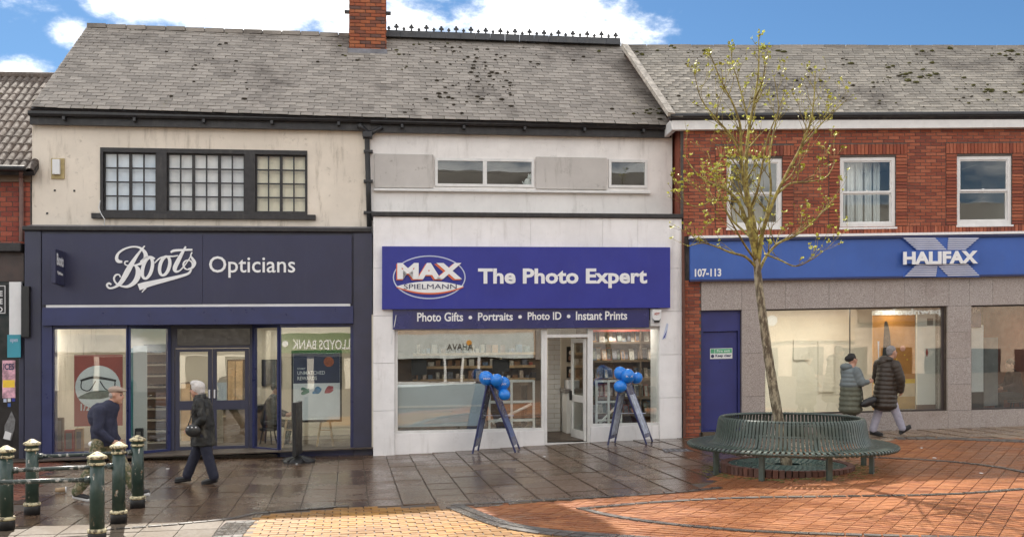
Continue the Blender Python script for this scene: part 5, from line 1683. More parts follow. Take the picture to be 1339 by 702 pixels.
for tl, tr, br, bl in (((200, 105), (480, 108), (580, 215), (330, 215)), ((600, 105), (865, 105), (740, 215), (590, 215)), ((330, 330), (480, 335), (520, 395), (215, 448)),
                       ((500, 335), (770, 333), (870, 440), (600, 445))):
    pass
stripe_quad((200, 106), (480, 106), (585, 215), (325, 215)); stripe_quad((598, 106), (868, 106), (742, 215), (560, 215) if False else (590, 215)); 
stripe_quad((325, 335), (478, 335), (500, 447), (215, 447)) if False else None
stripe_quad((325, 335), (505, 335), (487, 447), (215, 447)); stripe_quad((490, 335), (765, 333), (872, 440), (600, 445))
MB().prism([H.P(*X_(x, y, .14), .148) for x, y in ((190, 104), (870, 104), (745, 220), (745, 330), (880, 450), (205, 450), (325, 330), (325, 220))][::-1], H.n * -.045).build('x_backing', M_['hx_blue'], hs)
bxq = [H.P(*X_(x, y, .16), .21) for x, y in ((200, 222), (862, 218), (862, 325), (200, 335))]
MB().prism(bxq[::-1], H.n * -.055).build('word_box', M_['hx_blue'], hs)
q0, q1 = X_(207, 225, .22), X_(858, 328, .22)
text('HALIFAX', H, q0[0], q1[0], q1[1] - .005, q0[1] - .01, .212, M_['letter'], hs, .045, .02)
text('107-113', H, *H.R(908.5, 351.5, 943, 361.5, .10), .101, M_['letter'], hs, .03, .008)

# ================================================================== left neighbour with the tiled roof
nb_ = thing('tiled_roof_building', A.P(U(10), vz(A, U(10), .2), .2), 'lower red brick building with a dark tiled roof at the left edge', 'building')
ne0, ne1 = A.W(-420, 212, .30), A.W(44, 223.5, .30)
nr0, nr1 = A.W(-420, 92, -3.4), A.W(105, 102.5, -3.4)
NX0 = A.inv(ne0)[0]
tile = ([], [])
NS = 12
for k in range(NS + 1):
    x = -.5 + k / NS
    z = .5 * abs(math.sin(2 * math.pi * x)) ** .8 * 3.6 * (1 if (k // 3) % 2 == 0 else 1)
    for yy, dz in ((-.5, 0), (.5, 0)):
        tile[0].append((x, yy, z)); tile[0].append((x, yy, z - 1.0))
for k in range(NS):
    b = k * 4
    tile[1].extend([(b, b + 4, b + 6, b + 2), (b + 1, b + 3, b + 7, b + 5), (b, b + 1, b + 5, b + 4), (b + 2, b + 6, b + 7, b + 3)])
nr1x = A.P(A.inv(ne1)[0], A.inv(nr1)[1], -3.4); nr0x = A.P(A.inv(ne0)[0], A.inv(nr0)[1], -3.4)
bn_, Nn_, _u = roof('roof', ne0, ne1, nr0x, nr1x, 13, .30, M_['pantile'], M_['black_paint'], nb_, [tile], th=.022, shift=0)
moss(bn_, ne0, ne1, nr0x, nr1x, Nn_, 40, M_['moss'], ((.5, 1, .05, .95),), .06)
for i in range(16):
    a, b = nr0x.lerp(nr1x, i / 16), nr0x.lerp(nr1x, (i + 1) / 16)
    MB().tube([a + Vector((0, 0, .02)), b + Vector((0, 0, .02))], .10, 10).build('ridge_tile', M_['pantile'], bn_)
nvt = A.uv(20, 229, 0)[1]; nvb = A.uv(20, 322, 0)[1]
NR = U(41)
nw = MB().box(A, NX0, NR, nvb - .4, nvt + .1, -.25, -.012).build('wall', M_['mortar_dark'], nb_)
pieces('brick', brick_mats(A, NX0, NR - .02, nvb, A.uv(20, 238, 0)[1], -.012, bh=.095), M_['brick_left'], nw)
MB().box(A, NX0, NR, A.uv(20, 238.5, 0)[1] + .002, nvt + .08, -.012, .05).build('eaves_board', M_['room_brown'], nb_)
MB().tube([A.P(NX0, nvt + .07, .36), A.P(NR, nvt + .07, .36)], .055, 8).build('gutter', M_['gutter'], nb_)
MB().tube([A.W(27.5, 225, .3), A.W(27.5, 232, .12), A.W(28, 245, .07), A.W(28, 316, .07)], .04, 8).build('downpipe', plain('brown_downpipe', (.16, .09, .075), .5, .2), nb_)
shell(A, NX0, NR, nvt, A.inv(nr1x)[1], -3.4, -7.0, -.25, M_['brick_left'], nb_)
# its black shopfront
nt0, nt1 = A.uv(20, 320, .3)[1], A.uv(20, 368, .3)[1]
NB = U(32, .30)
MB().box(A, NX0, NB, nt0 - .15, nt0 + .02, .002, .50).build('cornice', M_['black_paint'], nb_, bevel=.02)
MB().box(A, NX0, NB, nt1, nt0 - .152, .002, .34).build('fascia', plain('dark_brown_fascia', (.055, .035, .03), .5, .3), nb_)
MB().box(A, NX0, NB, gl(NB, .3, -.1), nt1 - .002, -.2, .28).build('shopfront', plain('gloss_black_shopfront', (.02, .018, .018), .15, .2), nb_)
bx(A, 24.5, 400, 31.5, 602, .28, .33).build('pilaster', M_['navy'], nb_, bevel=.01)
bx(A, 27.5, 374, 38, 441, SO - .02, SO + .1).build('roller_guide', M_['black'], nb_, bevel=.01)
t_, q = poster_board('sign_panel', A, 12, 368.5, 27.5, 439, .42, M_['cool_white'], 'tall white sign panel at the left edge of the street', 'sign', .1)
t2, q2 = poster_board('sign_panel', A, 9.5, 437.5, 27, 467, .44, plain('teal_sign', (.04, .28, .36), .4, .06), 'small teal sign below the tall white panel', 'sign', .02)
text('open', A, q2[0] + .05, q2[1] - .05, q2[3] - .16, q2[3] - .08, .441, M_['letter_dim'], t2, .01, .003)
t3, q = poster_board('poster', A, 3, 471, 20, 520, .30, plain('pink_poster_print', (.62, .35, .42), .5, .5, 9), 'torn pink and yellow poster on the black shopfront at the left edge', th=.01)
text('ICES', A, q[0] + .02, q[1] - .02, q[3] - .18, q[3] - .06, .301, M_['navy_letter'], t3, .03, .003)
MB().box(A, q[0] + .01, q[1] - .01, q[2] + .2, q[2] + .34, .3002, .302).build('yellow_print', bpy.data.materials['yellow_print'], t3)
t4 = thing('sticker', A.W(11, 574, .3), 'grey bottle shaped sticker low on the black shopfront', 'sticker')
MB().prism([A.W(x, y, .29) for x, y in ((5, 574), (14, 576), (19, 560), (20, 548), (15, 537), (11, 546), (6, 556))][::-1], A.n * -.008).build('bottle_print', plain('grey_print', (.16, .16, .16), .5, .3, 20), t4)
MB().prism([A.W(x, y, .302) for x, y in ((4, 573), (13, 575), (15, 566), (7, 563))][::-1], A.n * -.006).build('label_print', M_['cool_white'], t4)
for k, (x, y) in enumerate(((6.5, 523), (12, 522.5), (17.5, 522), (12, 529))):
    o = bx(A, x - 2, y - 2, x + 2, y + 2.5, .28, .288).build('sticker', [M_['letter_dim'], M_['cool_white'], M_['royal'], M_['hx_blue']][k])
    tag(o, ['pale blue square sticker, leftmost of the row under the pink poster', 'white square sticker in the middle of the row under the pink poster', 'dark blue square sticker, rightmost of the row under the pink poster', 'mid blue sticker just under the row of three stickers'][k], 'sticker')
t5, q = poster_board('menu_board', A, -14, 372, 8.5, 411, .30, M_['black'], 'black board with a thin white outline cut off by the left edge', 'board', .012)
f_ = MB().gridwall(A, q[0] + .03, q[1] - .02, q[2] + .02, q[3] - .02, .3, .303, [(q[0] + .042, q[1] - .032, q[2] + .032, q[3] - .032)]); f_.build('outline', M_['cool_white'], t5)
for k, s_ in enumerate(('LOVE', 'COFFEE', 'FOOD')):
    text(s_, A, q[1] - .40, q[1] - .07, q[3] - .22 - k * .15, q[3] - .12 - k * .15, .3, M_['cool_white'], t5, .02, .003)

# ================================================================== far side of the street, seen only in the glass
LD = 30.0
def opp(fr, offg, x, y):
    u, v = fr.uv(x, y, offg - LD)
    return u, v
def oppbox(fr, offg, x0, y0, x1, y1, d0, d1, mat, name, parent):
    (ua, va), (ub, vb) = opp(fr, offg, x0, y0), opp(fr, offg, x1, y1)
    o = offg + LD
    MB().box(fr, ua, ub, vb, va, o - d1, o - d0).build(name, mat, parent)
    return ua, ub, vb, va
def opp_building(fr, offg, x0, x1, ytop, lab, wall, parts, cat='building'):
    (ua, _), (ub, _) = opp(fr, offg, x0, 450), opp(fr, offg, x1, 450)
    o = offg + LD
    t_ = thing('far_side_building', fr.P((ua + ub) / 2, -2.2, o), lab, cat)
    vt = opp(fr, offg, x0, ytop)[1]
    MB().box(fr, ua, ub, -2.6, vt, o, o + 8).build('wall', wall, t_)
    MB().prism([fr.P(ua, vt, o - .3), fr.P(ua, vt + 2.4, o + 4), fr.P(ua, vt, o + 8.3)], fr.eu * (ub - ua)).build('roof', M_['slate'], t_)
    return t_
cream_w = plain('far_cream_wall', (.66, .60, .50), .8, .1, 1)
brick_w = plain('far_brick_wall', (.48, .36, .27), .85, .15, 4)
green = plain('far_green_fascia', (.045, .14, .035), .4, .1)
dkgl = plain('far_dark_window', (.02, .022, .025), .1, .2)
OG = .45
b1_ = opp_building(A, OG, 40, 500, 330, 'green fronted bank building across the street, seen mirrored in the optician window', cream_w, None)
oppbox(A, OG, 355, 436, 470, 461, 0, .25, green, 'fascia', b1_)
ox = OG + LD - .25
def opptext(s_, x0, x1, y0, y1, mat, par, bold=.01, fr=A, offg=OG, dd=.25):
    (ua, va), (ub, vb) = opp(fr, offg, x0, y0), opp(fr, offg, x1, y1)
    text(s_, fr, ua, ub, vb, va, offg + LD - dd, mat, par, bold, .03, back=True, joined=False)
opptext('LLOYDS BANK', 383, 458, 444, 456, M_['letter'], b1_, .01)
disc(A, *opp(A, OG, 373, 450), .16, ox - .04, M_['letter'], 'round_emblem', b1_)
for x0, x1 in ((75, 120), (128, 172), (186, 215), (235, 275), (290, 328), (362, 400), (410, 450)):
    oppbox(A, OG, x0, 466, x1, 520, 0, .04, dkgl, 'shop_window', b1_)
    oppbox(A, OG, x0 + 8, 352, x1 - 8, 408, 0, .04, dkgl, 'window', b1_)
for x0, x1 in ((60, 355),): oppbox(A, OG, x0, 438, x1, 458, 0, .2, plain('far_cream_fascia', (.62, .60, .55), .6), 'fascia', b1_)
OG2 = .60
b2_ = opp_building(A, OG2, 505, 880, 262, 'brick shop with a white AHAVA fascia across the street, mirrored in the photo shop window', brick_w, None)
oppbox(A, OG2, 512, 437, 697, 467, 0, .25, plain('far_white_fascia', (.62, .64, .60), .6), 'fascia', b2_)
(ua, va), (ub, vb) = opp(A, OG2, 584, 449), opp(A, OG2, 618, 457)
text('AHAVA', A, ua, ub, vb, va, OG2 + LD - .25, M_['black'], b2_, .0, .03, back=True)
disc(A, *opp(A, OG2, 613, 448), .13, OG2 + LD - .28, plain('far_orange', (.75, .32, .03), .5), 'orange_disc', b2_)
oppbox(A, OG2, 512, 468, 872, 500, 0, .03, dkgl, 'shop_window', b2_)
oppbox(A, OG2, 512, 500, 630, 532, 0, .2, plain('far_white_riser', (.70, .72, .72), .6), 'stall_riser', b2_)
for x0, x1 in ((580, 583), (603, 606), (625, 628)): oppbox(A, OG2, x0, 467, x1, 532, .05, .3, M_['white_frame'], 'door_post', b2_)
oppbox(A, OG2, 580, 500, 628, 503, .05, .28, M_['white_frame'], 'door_rail', b2_)
oppbox(A, OG2, 700, 425, 872, 467, 0, .25, plain('far_grey_fascia', (.25, .22, .20), .6), 'fascia', b2_)
for x0 in range(520, 870, 60): oppbox(A, OG2, x0, 380, x0 + 30, 416, 0, .04, dkgl, 'window', b2_)
OG3 = -.11
b3_ = opp_building(H, OG3, 900, 1600, 318, 'brick pawnbrokers shop across the street, seen mirrored in the bank window', brick_w, None)
oppbox(H, OG3, 1120, 396, 1250, 419, 0, .25, plain('far_tan_fascia', (.20, .12, .08), .6), 'fascia', b3_)
opptext('pawnbrokers', 1141, 1226, 404.5, 414, M_['letter'], b3_, .02, H, OG3)
oppbox(H, OG3, 960, 418, 1115, 445, 0, .2, plain('far_peach_fascia', (.55, .38, .24), .6), 'fascia', b3_)
disc(H, *opp(H, OG3, 1008, 420), .25, OG3 + LD - .24, M_['letter'], 'round_emblem', b3_)
for x0 in range(920, 1580, 58): oppbox(H, OG3, x0, 360, x0 + 26, 390, 0, .04, dkgl, 'window', b3_); oppbox(H, OG3, x0, 455, x0 + 40, 520, 0, .04, dkgl, 'shop_window', b3_)

# ================================================================== round tree bench
BC = GW(1034, 614)
bench = thing('tree_bench', BC, 'round dark green slatted steel bench encircling the young tree', 'bench')
prof = catmull([(1.52, .345), (1.545, .375), (1.53, .405), (1.47, .418), (1.35, .412), (1.24, .405), (1.165, .425), (1.125, .50), (1.10, .60), (1.085, .70), (1.07, .765), (1.045, .80), (1.015, .80), (1.0, .775)], 2)
slat = ([], [])
hw, th_ = .021, .009
for i, (r, z) in enumerate(prof):
    a, b = prof[max(i - 1, 0)], prof[min(i + 1, len(prof) - 1)]
    t2 = Vector((b[0] - a[0], b[1] - a[1])).normalized(); nx, nz = -t2.y, t2.x
    w = hw * (.75 + .25 * r / 1.5)
    for sx in (-w, w):
        for s_ in (0, th_): slat[0].append((r + nx * s_, sx, z + nz * s_))
for i in range(len(prof) - 1):
    b = i * 4
    slat[1].extend([(b, b + 2, b + 6, b + 4), (b + 1, b + 5, b + 7, b + 3), (b, b + 4, b + 5, b + 1), (b + 2, b + 3, b + 7, b + 6)])
slat[1].extend([(0, 1, 3, 2), (len(slat[0]) - 4, len(slat[0]) - 2, len(slat[0]) - 1, len(slat[0]) - 3)])
NS_ = 120
slm = []
for k in range(NS_):
    a = 2 * math.pi * (k + .5) / NS_
    slm.append(Matrix.Translation(BC) @ Matrix.Rotation(a, 4, 'Z'))
pieces('slat', slm, M_['steel_green'], bench, [slat], smooth=False)


def ring(name, r, z, rad, mat, par, c=BC, n=72, sq=None):
    mb = MB()
    b = 0
    for k in range(n):
        a = 2 * math.pi * k / n
        for j in range(8):
            t_ = 2 * math.pi * j / 8
            mb.v.append(c + Vector(((r + rad * math.cos(t_)) * math.cos(a), (r + rad * math.cos(t_)) * math.sin(a), z + rad * math.sin(t_))))
    for k in range(n):
        for j in range(8):
            j2, k2 = (j + 1) % 8, (k + 1) % n
            mb.f.append((k * 8 + j, k2 * 8 + j, k2 * 8 + j2, k * 8 + j2))
    return mb.build(name, mat, par, smooth=True)


ring('seat_rim', 1.515, .375, .017, M_['steel_green'], bench)
ring('back_rail', 1.02, .782, .016, M_['steel_green'], bench)
ring('under_rail', 1.24, .388, .018, M_['steel_green'], bench)
ring('middle_rail', 1.085, .58, .014, M_['steel_green'], bench)
for k in range(8):
    a = -math.radians(-10 + 45 * k)
    p = BC + Vector((1.19 * math.cos(a), 1.19 * math.sin(a), 0))
    zg = G(p.x, p.y)
    f_ = Frame(p, 0, 0); f_.eu = Vector((-math.sin(a), math.cos(a), 0)); f_.n = Vector((math.cos(a), math.sin(a), 0))
    lg = MB().box(f_, -.038, .038, zg - p.z - .02, .39, -.03, .03).build('leg', M_['steel_green'], bench, bevel=.006)
    MB().box(f_, -.02, .02, .345, .385, -.10, .30).build('bracket', M_['steel_green'], lg)
# raised ring of bricks with an iron grate
PC = BC + Vector((-.03, .12, 0)); PC.z = G(PC.x, PC.y) - .04
pit = thing('tree_pit', PC, 'low ring of dark bricks holding a round green iron tree grate', 'tree grate')
MB().lathe(PC, [(.86, -.05), (.86, .085), (.5, .085)], 48).build('bed', M_['joint'], pit)
pb = []
nb = 66
for k in range(nb):
    a = 2 * math.pi * k / nb
    er, et = Vector((math.cos(a), math.sin(a), 0)), Vector((-math.sin(a), math.cos(a), 0))
    pb.append(basis(er * .105, et * (2 * math.pi * .92 / nb - .012), Vector((0, 0, .20 + RND.uniform(-.004, .004))), PC + er * (.93 + RND.uniform(-.004, .004)) + Vector((0, 0, .03))))
pieces('brick', pb, M_['brick_plinth'], pit)
gt = MB().lathe(PC, [(.865, .09), (.865, .112), (.84, .118), (.83, .112), (.83, .09)], 60).build('grate_rim', plain('green_iron', (.045, .085, .070), .4, .3, 20, grime=.3), pit)
cells = MB()
for j, r in enumerate((.26, .37, .48, .59, .70, .80)):
    n = int(2 * math.pi * r / .085)
    for k in range(n):
        a = 2 * math.pi * (k + .5 * (j % 2)) / n; da = .68 * math.pi / n
        q = []
        for rr, aa in ((r - .035, a - da), (r + .035, a - da * .8 + .02), (r + .035, a + da * .8 + .02), (r - .035, a + da)):
            q.append(PC + Vector((rr * math.cos(aa), rr * math.sin(aa), .116)))
        cells.prism(q[::-1], Vector((0, 0, -.02)))
cells.build('grate_bars', bpy.data.materials['green_iron'], pit, kind='stuff')
for r in (.205, .315, .425, .535, .645, .755): ring('grate_ring', r, .110, .010, bpy.data.materials['green_iron'], pit, PC, 48)
# moss and dirt round the bench feet
mm = MB()
for _ in range(420):
    a = RND.uniform(0, 2 * math.pi); r = 1.02 + abs(RND.gauss(0, .16))
    x, y = PC.x + r * math.cos(a), PC.y + r * math.sin(a)
    s_ = RND.uniform(.008, .035)
    mm.ell((x, y, G(x, y) + .001), (s_ * 1.4, s_, .005), None, 6, 4)
tag(mm.build('ground_moss', plain('olive_ground_moss', (.11, .10, .025), .95, .5, 30, .5)), kind='stuff')

# ================================================================== the tree
TB = Vector((PC.x, PC.y, PC.z + .05))
tree = thing('street_tree', TB, 'young leaning tree with yellow green budding twigs growing through the round bench', 'tree')
TP = lambda x, y, d=0.0: C0 + ray(x, y) * (TB.y + d)
TR = random.Random(5)


def path(pts, r0, r1, k=5):
    q = catmull([(*TP(x, y, d),) for x, y, d in pts], k)
    n = len(q)
    return [Vector(p) for p in q], [r0 + (r1 - r0) * (i / (n - 1)) for i in range(n)]


pxm = TB.y / F
trunk_p, trunk_r = path([(1029, 612, 0), (1027, 596, 0), (1018, 548, 0), (1010, 500, 0), (1003, 455, 0), (997, 410, 0), (992, 370, 0), (989, 335, 0)], 7.6 * pxm, 4.6 * pxm, 5)
trunk_r[0] *= 1.35; trunk_r[1] *= 1.15
for i in range(len(trunk_r)): trunk_r[i] *= 1 + .05 * math.sin(i * 2.1)
tr_ = MB().tube(trunk_p, trunk_r, 14).build('trunk', M_['bark'], tree, smooth=True)
limbs = [
    ([(990, 350, 0), (984, 318, .1), (976, 290, .2), (966, 265, .25), (948, 247, .3), (930, 240, .35), (912, 228, .4), (895, 205, .45)], 4.6, .8),
    ([(990, 345, 0), (984, 310, -.1), (980, 275, -.15), (972, 235, -.2), (969, 200, -.25), (968, 165, -.3), (958, 135, -.35), (944, 108, -.4), (929, 72, -.5)], 4.2, .7),
    ([(990, 350, 0), (987, 300, .05), (977, 250, .1), (976, 205, .12), (980, 165, .1), (987, 130, .05), (992, 90, 0), (992, 48, 0)], 4.6, .8),
    ([(991, 352, 0), (996, 310, -.1), (1003, 285, -.2), (1015, 255, -.3), (1030, 225, -.4), (1046, 195, -.45), (1058, 165, -.5), (1064, 135, -.55), (1066, 96, -.6)], 3.9, .7),
    ([(992, 356, 0), (1002, 335, .15), (1018, 318, .3), (1040, 308, .45), (1062, 292, .6), (1080, 272, .7), (1092, 258, .75)], 2.8, .6),
    ([(989, 350, 0), (975, 336, -.2), (955, 330, -.35), (935, 322, -.5), (918, 318, -.6), (900, 322, -.7)], 2.5, .6),
    ([(989, 330, 0), (1000, 290, .3), (1008, 250, .5), (1006, 210, .6), (1012, 170, .7), (1018, 140, .8), (1012, 100, .85)], 2.8, .6),
    ([(984, 312, .1), (970, 300, .3), (955, 285, .5), (944, 262, .6), (934, 230, .7), (926, 200, .8)], 2.4, .5),
    ([(980, 275, 0), (990, 250, -.3), (997, 215, -.4), (1004, 180, -.5), (1016, 150, -.6), (1026, 120, -.6)], 2.4, .5),
    ([(969, 205, -.25), (960, 185, -.4), (948, 168, -.5), (932, 150, -.6), (916, 128, -.6), (908, 96, -.7)], 2.0, .5),
    ([(1015, 255, -.3), (1034, 240, -.2), (1056, 238, -.1), (1080, 232, 0), (1092, 212, .1)], 1.9, .5),
    ([(1046, 195, -.45), (1060, 178, -.4), (1076, 160, -.3), (1090, 146, -.3)], 1.8, .5),
    ([(1000, 332, 0), (1020, 340, -.3), (1040, 348, -.5), (1060, 340, -.6), (1075, 330, -.7)], 1.7, .5),
    ([(980, 165, .1), (974, 140, .3), (966, 110, .4), (958, 84, .5), (956, 64, .5)], 1.8, .5),
    ([(987, 130, 0), (996, 110, -.2), (1000, 90, -.3), (1004, 66, -.3)], 1.6, .5),
    ([(966, 265, .25), (950, 262, .1), (932, 262, 0), (915, 270, -.1), (900, 268, -.2)], 1.7, .5),
    ([(988, 340, 0), (975, 322, -.5), (962, 300, -.9), (950, 278, -1.1), (940, 250, -1.2)], 2.2, .5),
]
br, twigs, leaves = [], [], []


def bud(p, d, s):
    leaves.append((p, d, s))


def grow(p, d, L, r, lev):
    n = max(3, int(L / .07))
    pts, rs = [p.copy()], [r]
    cur, dirv = p.copy(), d.copy()
    for i in range(n):
        dirv = (dirv + Vector((TR.uniform(-.16, .16), TR.uniform(-.16, .16), TR.uniform(-.04, .20)))).normalized()
        cur = cur + dirv * (L / n)
        pts.append(cur.copy()); rs.append(max(.0022, r * (1 - .75 * (i + 1) / n)))
        f = (i + 1) / n
        if lev < 2 and f > .15 and TR.random() < (.52 if lev == 0 else .34):
            side = dirv.cross(Vector((TR.uniform(-1, 1), TR.uniform(-1, 1), TR.uniform(-.3, 1)))).normalized()
            nd = (dirv * .75 + side * .65 + Vector((0, 0, .25))).normalized()
            grow(cur.copy(), nd, L * TR.uniform(.35, .6), rs[-1] * .75, lev + 1)
        if f > .25 and TR.random() < (.05 if proj(cur)[1] < 230 else .16): bud(cur.copy(), (dirv + Vector((TR.uniform(-.8, .8), TR.uniform(-.8, .8), .5))).normalized(), TR.uniform(.012, .024))
    bud(cur, dirv, TR.uniform(.022, .044))
    twigs.append((pts, rs))


for pts, r0, r1 in limbs:
    q, rs = path(pts, r0 * pxm * .78, r1 * pxm * .8, 5)
    br.append((q, rs))
    n = len(q)
    for i in range(3, n):
        f = i / (n - 1)
        if TR.random() < .20 + .36 * f:
            d = (q[i] - q[i - 1]).normalized()
            a = TR.uniform(0, 2 * math.pi)
            side = Vector((math.cos(a), math.sin(a) * .8, 0))
            nd = (d * .55 + side * .75 + Vector((0, 0, .35))).normalized()
            hi_ = min(1, max(.22, (proj(q[i])[1] - 40) / 110))
            grow(q[i], nd, TR.uniform(.28, .72) * (1.15 - .45 * f) * hi_, rs[i] * .55, 0 if TR.random() < .6 else 1)
    bud(q[-1], Vector((0, 0, 1)), .03)
crown = MB().ell(TP(989, 338), 5.0 * pxm).build('crown', M_['twig'], tree, smooth=True)
for q, rs in br: MB().tube(q, rs, 9).build('limb', M_['twig'], crown, smooth=True)
tm = MB()
for q, rs in twigs: tm.tube(q, rs, 5)
tm.build('twigs', M_['twig'], crown, smooth=True, kind='stuff')
lm = MB()
for p, d, s in leaves:
    nl = TR.randint(2, 5) if proj(p)[1] > 200 else TR.randint(1, 3)
    for k in range(nl):
        a = TR.uniform(0, 6.28)
        o = Vector((math.cos(a), math.sin(a), TR.uniform(-.1, .8))).normalized()
        dd = (d * .6 + o).normalized()
        sd_ = dd.cross(Vector((TR.uniform(-1, 1), TR.uniform(-1, 1), TR.uniform(-1, 1)))).normalized()
        L = s * TR.uniform(.8, 1.7); W_ = L * .40
        nn = dd.cross(sd_).normalized() * L * .12
        lm.add([p, p + dd * L * .5 + sd_ * W_ + nn, p + dd * L, p + dd * L * .5 - sd_ * W_ + nn], [(0, 1, 2), (0, 2, 3)])
lm.build('leaves', M_['leaf'], crown, kind='stuff')


# ================================================================== bollards with rails
def post(x, yb, parent, h=.97):
    p = GW(x, yb)
    pr_ = [(.098, -.02), (.098, .115), (.092, .125)]
    b = MB().lathe(p, [(.096, -.02), (.098, .10), (.094, .112)], 24).build('base', M_['black'], parent, smooth=True)
    MB().lathe(p, [(.092, .112), (.104, .122), (.106, .140), (.098, .152), (.084, .160)], 24).build('base_band', M_['cream_band'], parent, smooth=True)
    MB().lathe(p, [(.080, .155), (.078, .55), (.074, h - .135)], 24).build('shaft', M_['bollard'], parent, smooth=True)
    MB().lathe(p, [(.075, h - .140), (.087, h - .136), (.090, h - .122), (.084, h - .112), (.076, h - .108)], 24).build('neck_band', M_['cream_band'], parent, smooth=True)
    MB().lathe(p, [(.076, h - .110), (.078, h - .075), (.082, h - .068)], 24).build('neck', M_['bollard'], parent, smooth=True)
    MB().lathe(p, [(.080, h - .072), (.103, h - .066), (.108, h - .052), (.103, h - .038), (.08, h - .028), (.045, h - .006), (.028, h + .006), (.012, h + .010)], 24).build('cap', M_['cream_band'], parent, smooth=True)
    return p


for (xa, ya, xb_, yb_, h, zr, lab) in ((42, 672, 180, 663, .965, .745, 'farther pair of worn green bollards joined by one dark rail'),
                                   (8, 692, 155.3, 683, .99, .70, 'middle pair of chipped green and cream bollards joined by a peeling rail'),
                                   (-42, 716, 127, 709, 1.0, .70, 'nearest chipped green bollard with its rail running off the left edge')):
    mid = GW((xa + xb_) / 2, (ya + yb_) / 2)
    br_t = thing('bollard_rail_barrier', mid, lab, 'barrier', 'bollards joined by rails at the left')
    p0 = post(xa, ya, br_t, h); p1_ = post(xb_, yb_, br_t, h)
    d = (p1_ - p0).normalized()
    MB().tube([p0 + d * .06 + Vector((0, 0, zr)), p1_ - d * .06 + Vector((0, 0, zr))], .026, 12).build('rail', M_['rail'], br_t, smooth=True)
    for p, s_ in ((p0, 1), (p1_, -1)):
        MB().tube([p + d * s_ * .06 + Vector((0, 0, zr)), p + d * s_ * .13 + Vector((0, 0, zr))], .038, 12).build('rail_socket', M_['rail'], br_t, smooth=True)

# litter
cpp = GW(79, 644)
cup = thing('paper_cup', cpp, 'brown paper cup lying on the paving behind the bollards', 'cup')
ax = Vector((.13, .05, 0)); nz_ = Vector((0, 0, .045))
MB().tube([cpp + nz_ - ax * .5, cpp + nz_ + ax * .5], [.030, .042], 14).build('body', plain('brown_card', (.35, .24, .14), .6), cup, smooth=True)
MB().tube([cpp + nz_ + ax * .48, cpp + nz_ + ax * .58], [.045, .043], 14).build('rim', M_['cool_white'], cup)
for x, y in ((219, 613), (1205, 586), (1222, 599), (388, 606.5), (1283, 619), (712, 597)):
    p = GW(x, y)
    o = MB().ell(p + Vector((0, 0, .008)), (.035, .022, .008), Matrix.Rotation(RND.uniform(0, 3), 4, 'Z'), 7, 4).build('litter', M_['cool_white'], base=True)
    tag(o, {219: 'scrap of white litter on the slabs left of the optician doorstep', 1205: 'white scrap on the red pavers behind the right end of the bench', 1222: 'white scrap on the dark curved band of setts at the right', 388: 'white scrap beside the base of the slim pavement sign', 1283: 'white scrap farthest right on the wet red pavers', 712: 'white scrap on the slabs in front of the open shop door'}[x], 'litter')
mhc = GW(888, 588)
mh_ = thing('manhole_cover', mhc, 'dark rectangular iron cover set into the slabs left of the bench', 'manhole cover')
for k, (x, y, w_, d_) in enumerate(((888, 588, .55, .38),)):
    p = GW(x, y)
    MB().wbox(p.x - w_ / 2, p.x + w_ / 2, p.y - d_ / 2, p.y + d_ / 2, p.z - .02, p.z + .006).build('plate', M_['lead'], mh_)
    for j in range(5): MB().wbox(p.x - w_ / 2 + .03 + j * .1, p.x - w_ / 2 + .09 + j * .1, p.y - d_ / 2 + .03, p.y + d_ / 2 - .03, p.z + .0055, p.z + .010).build('rib', M_['black'], mh_)

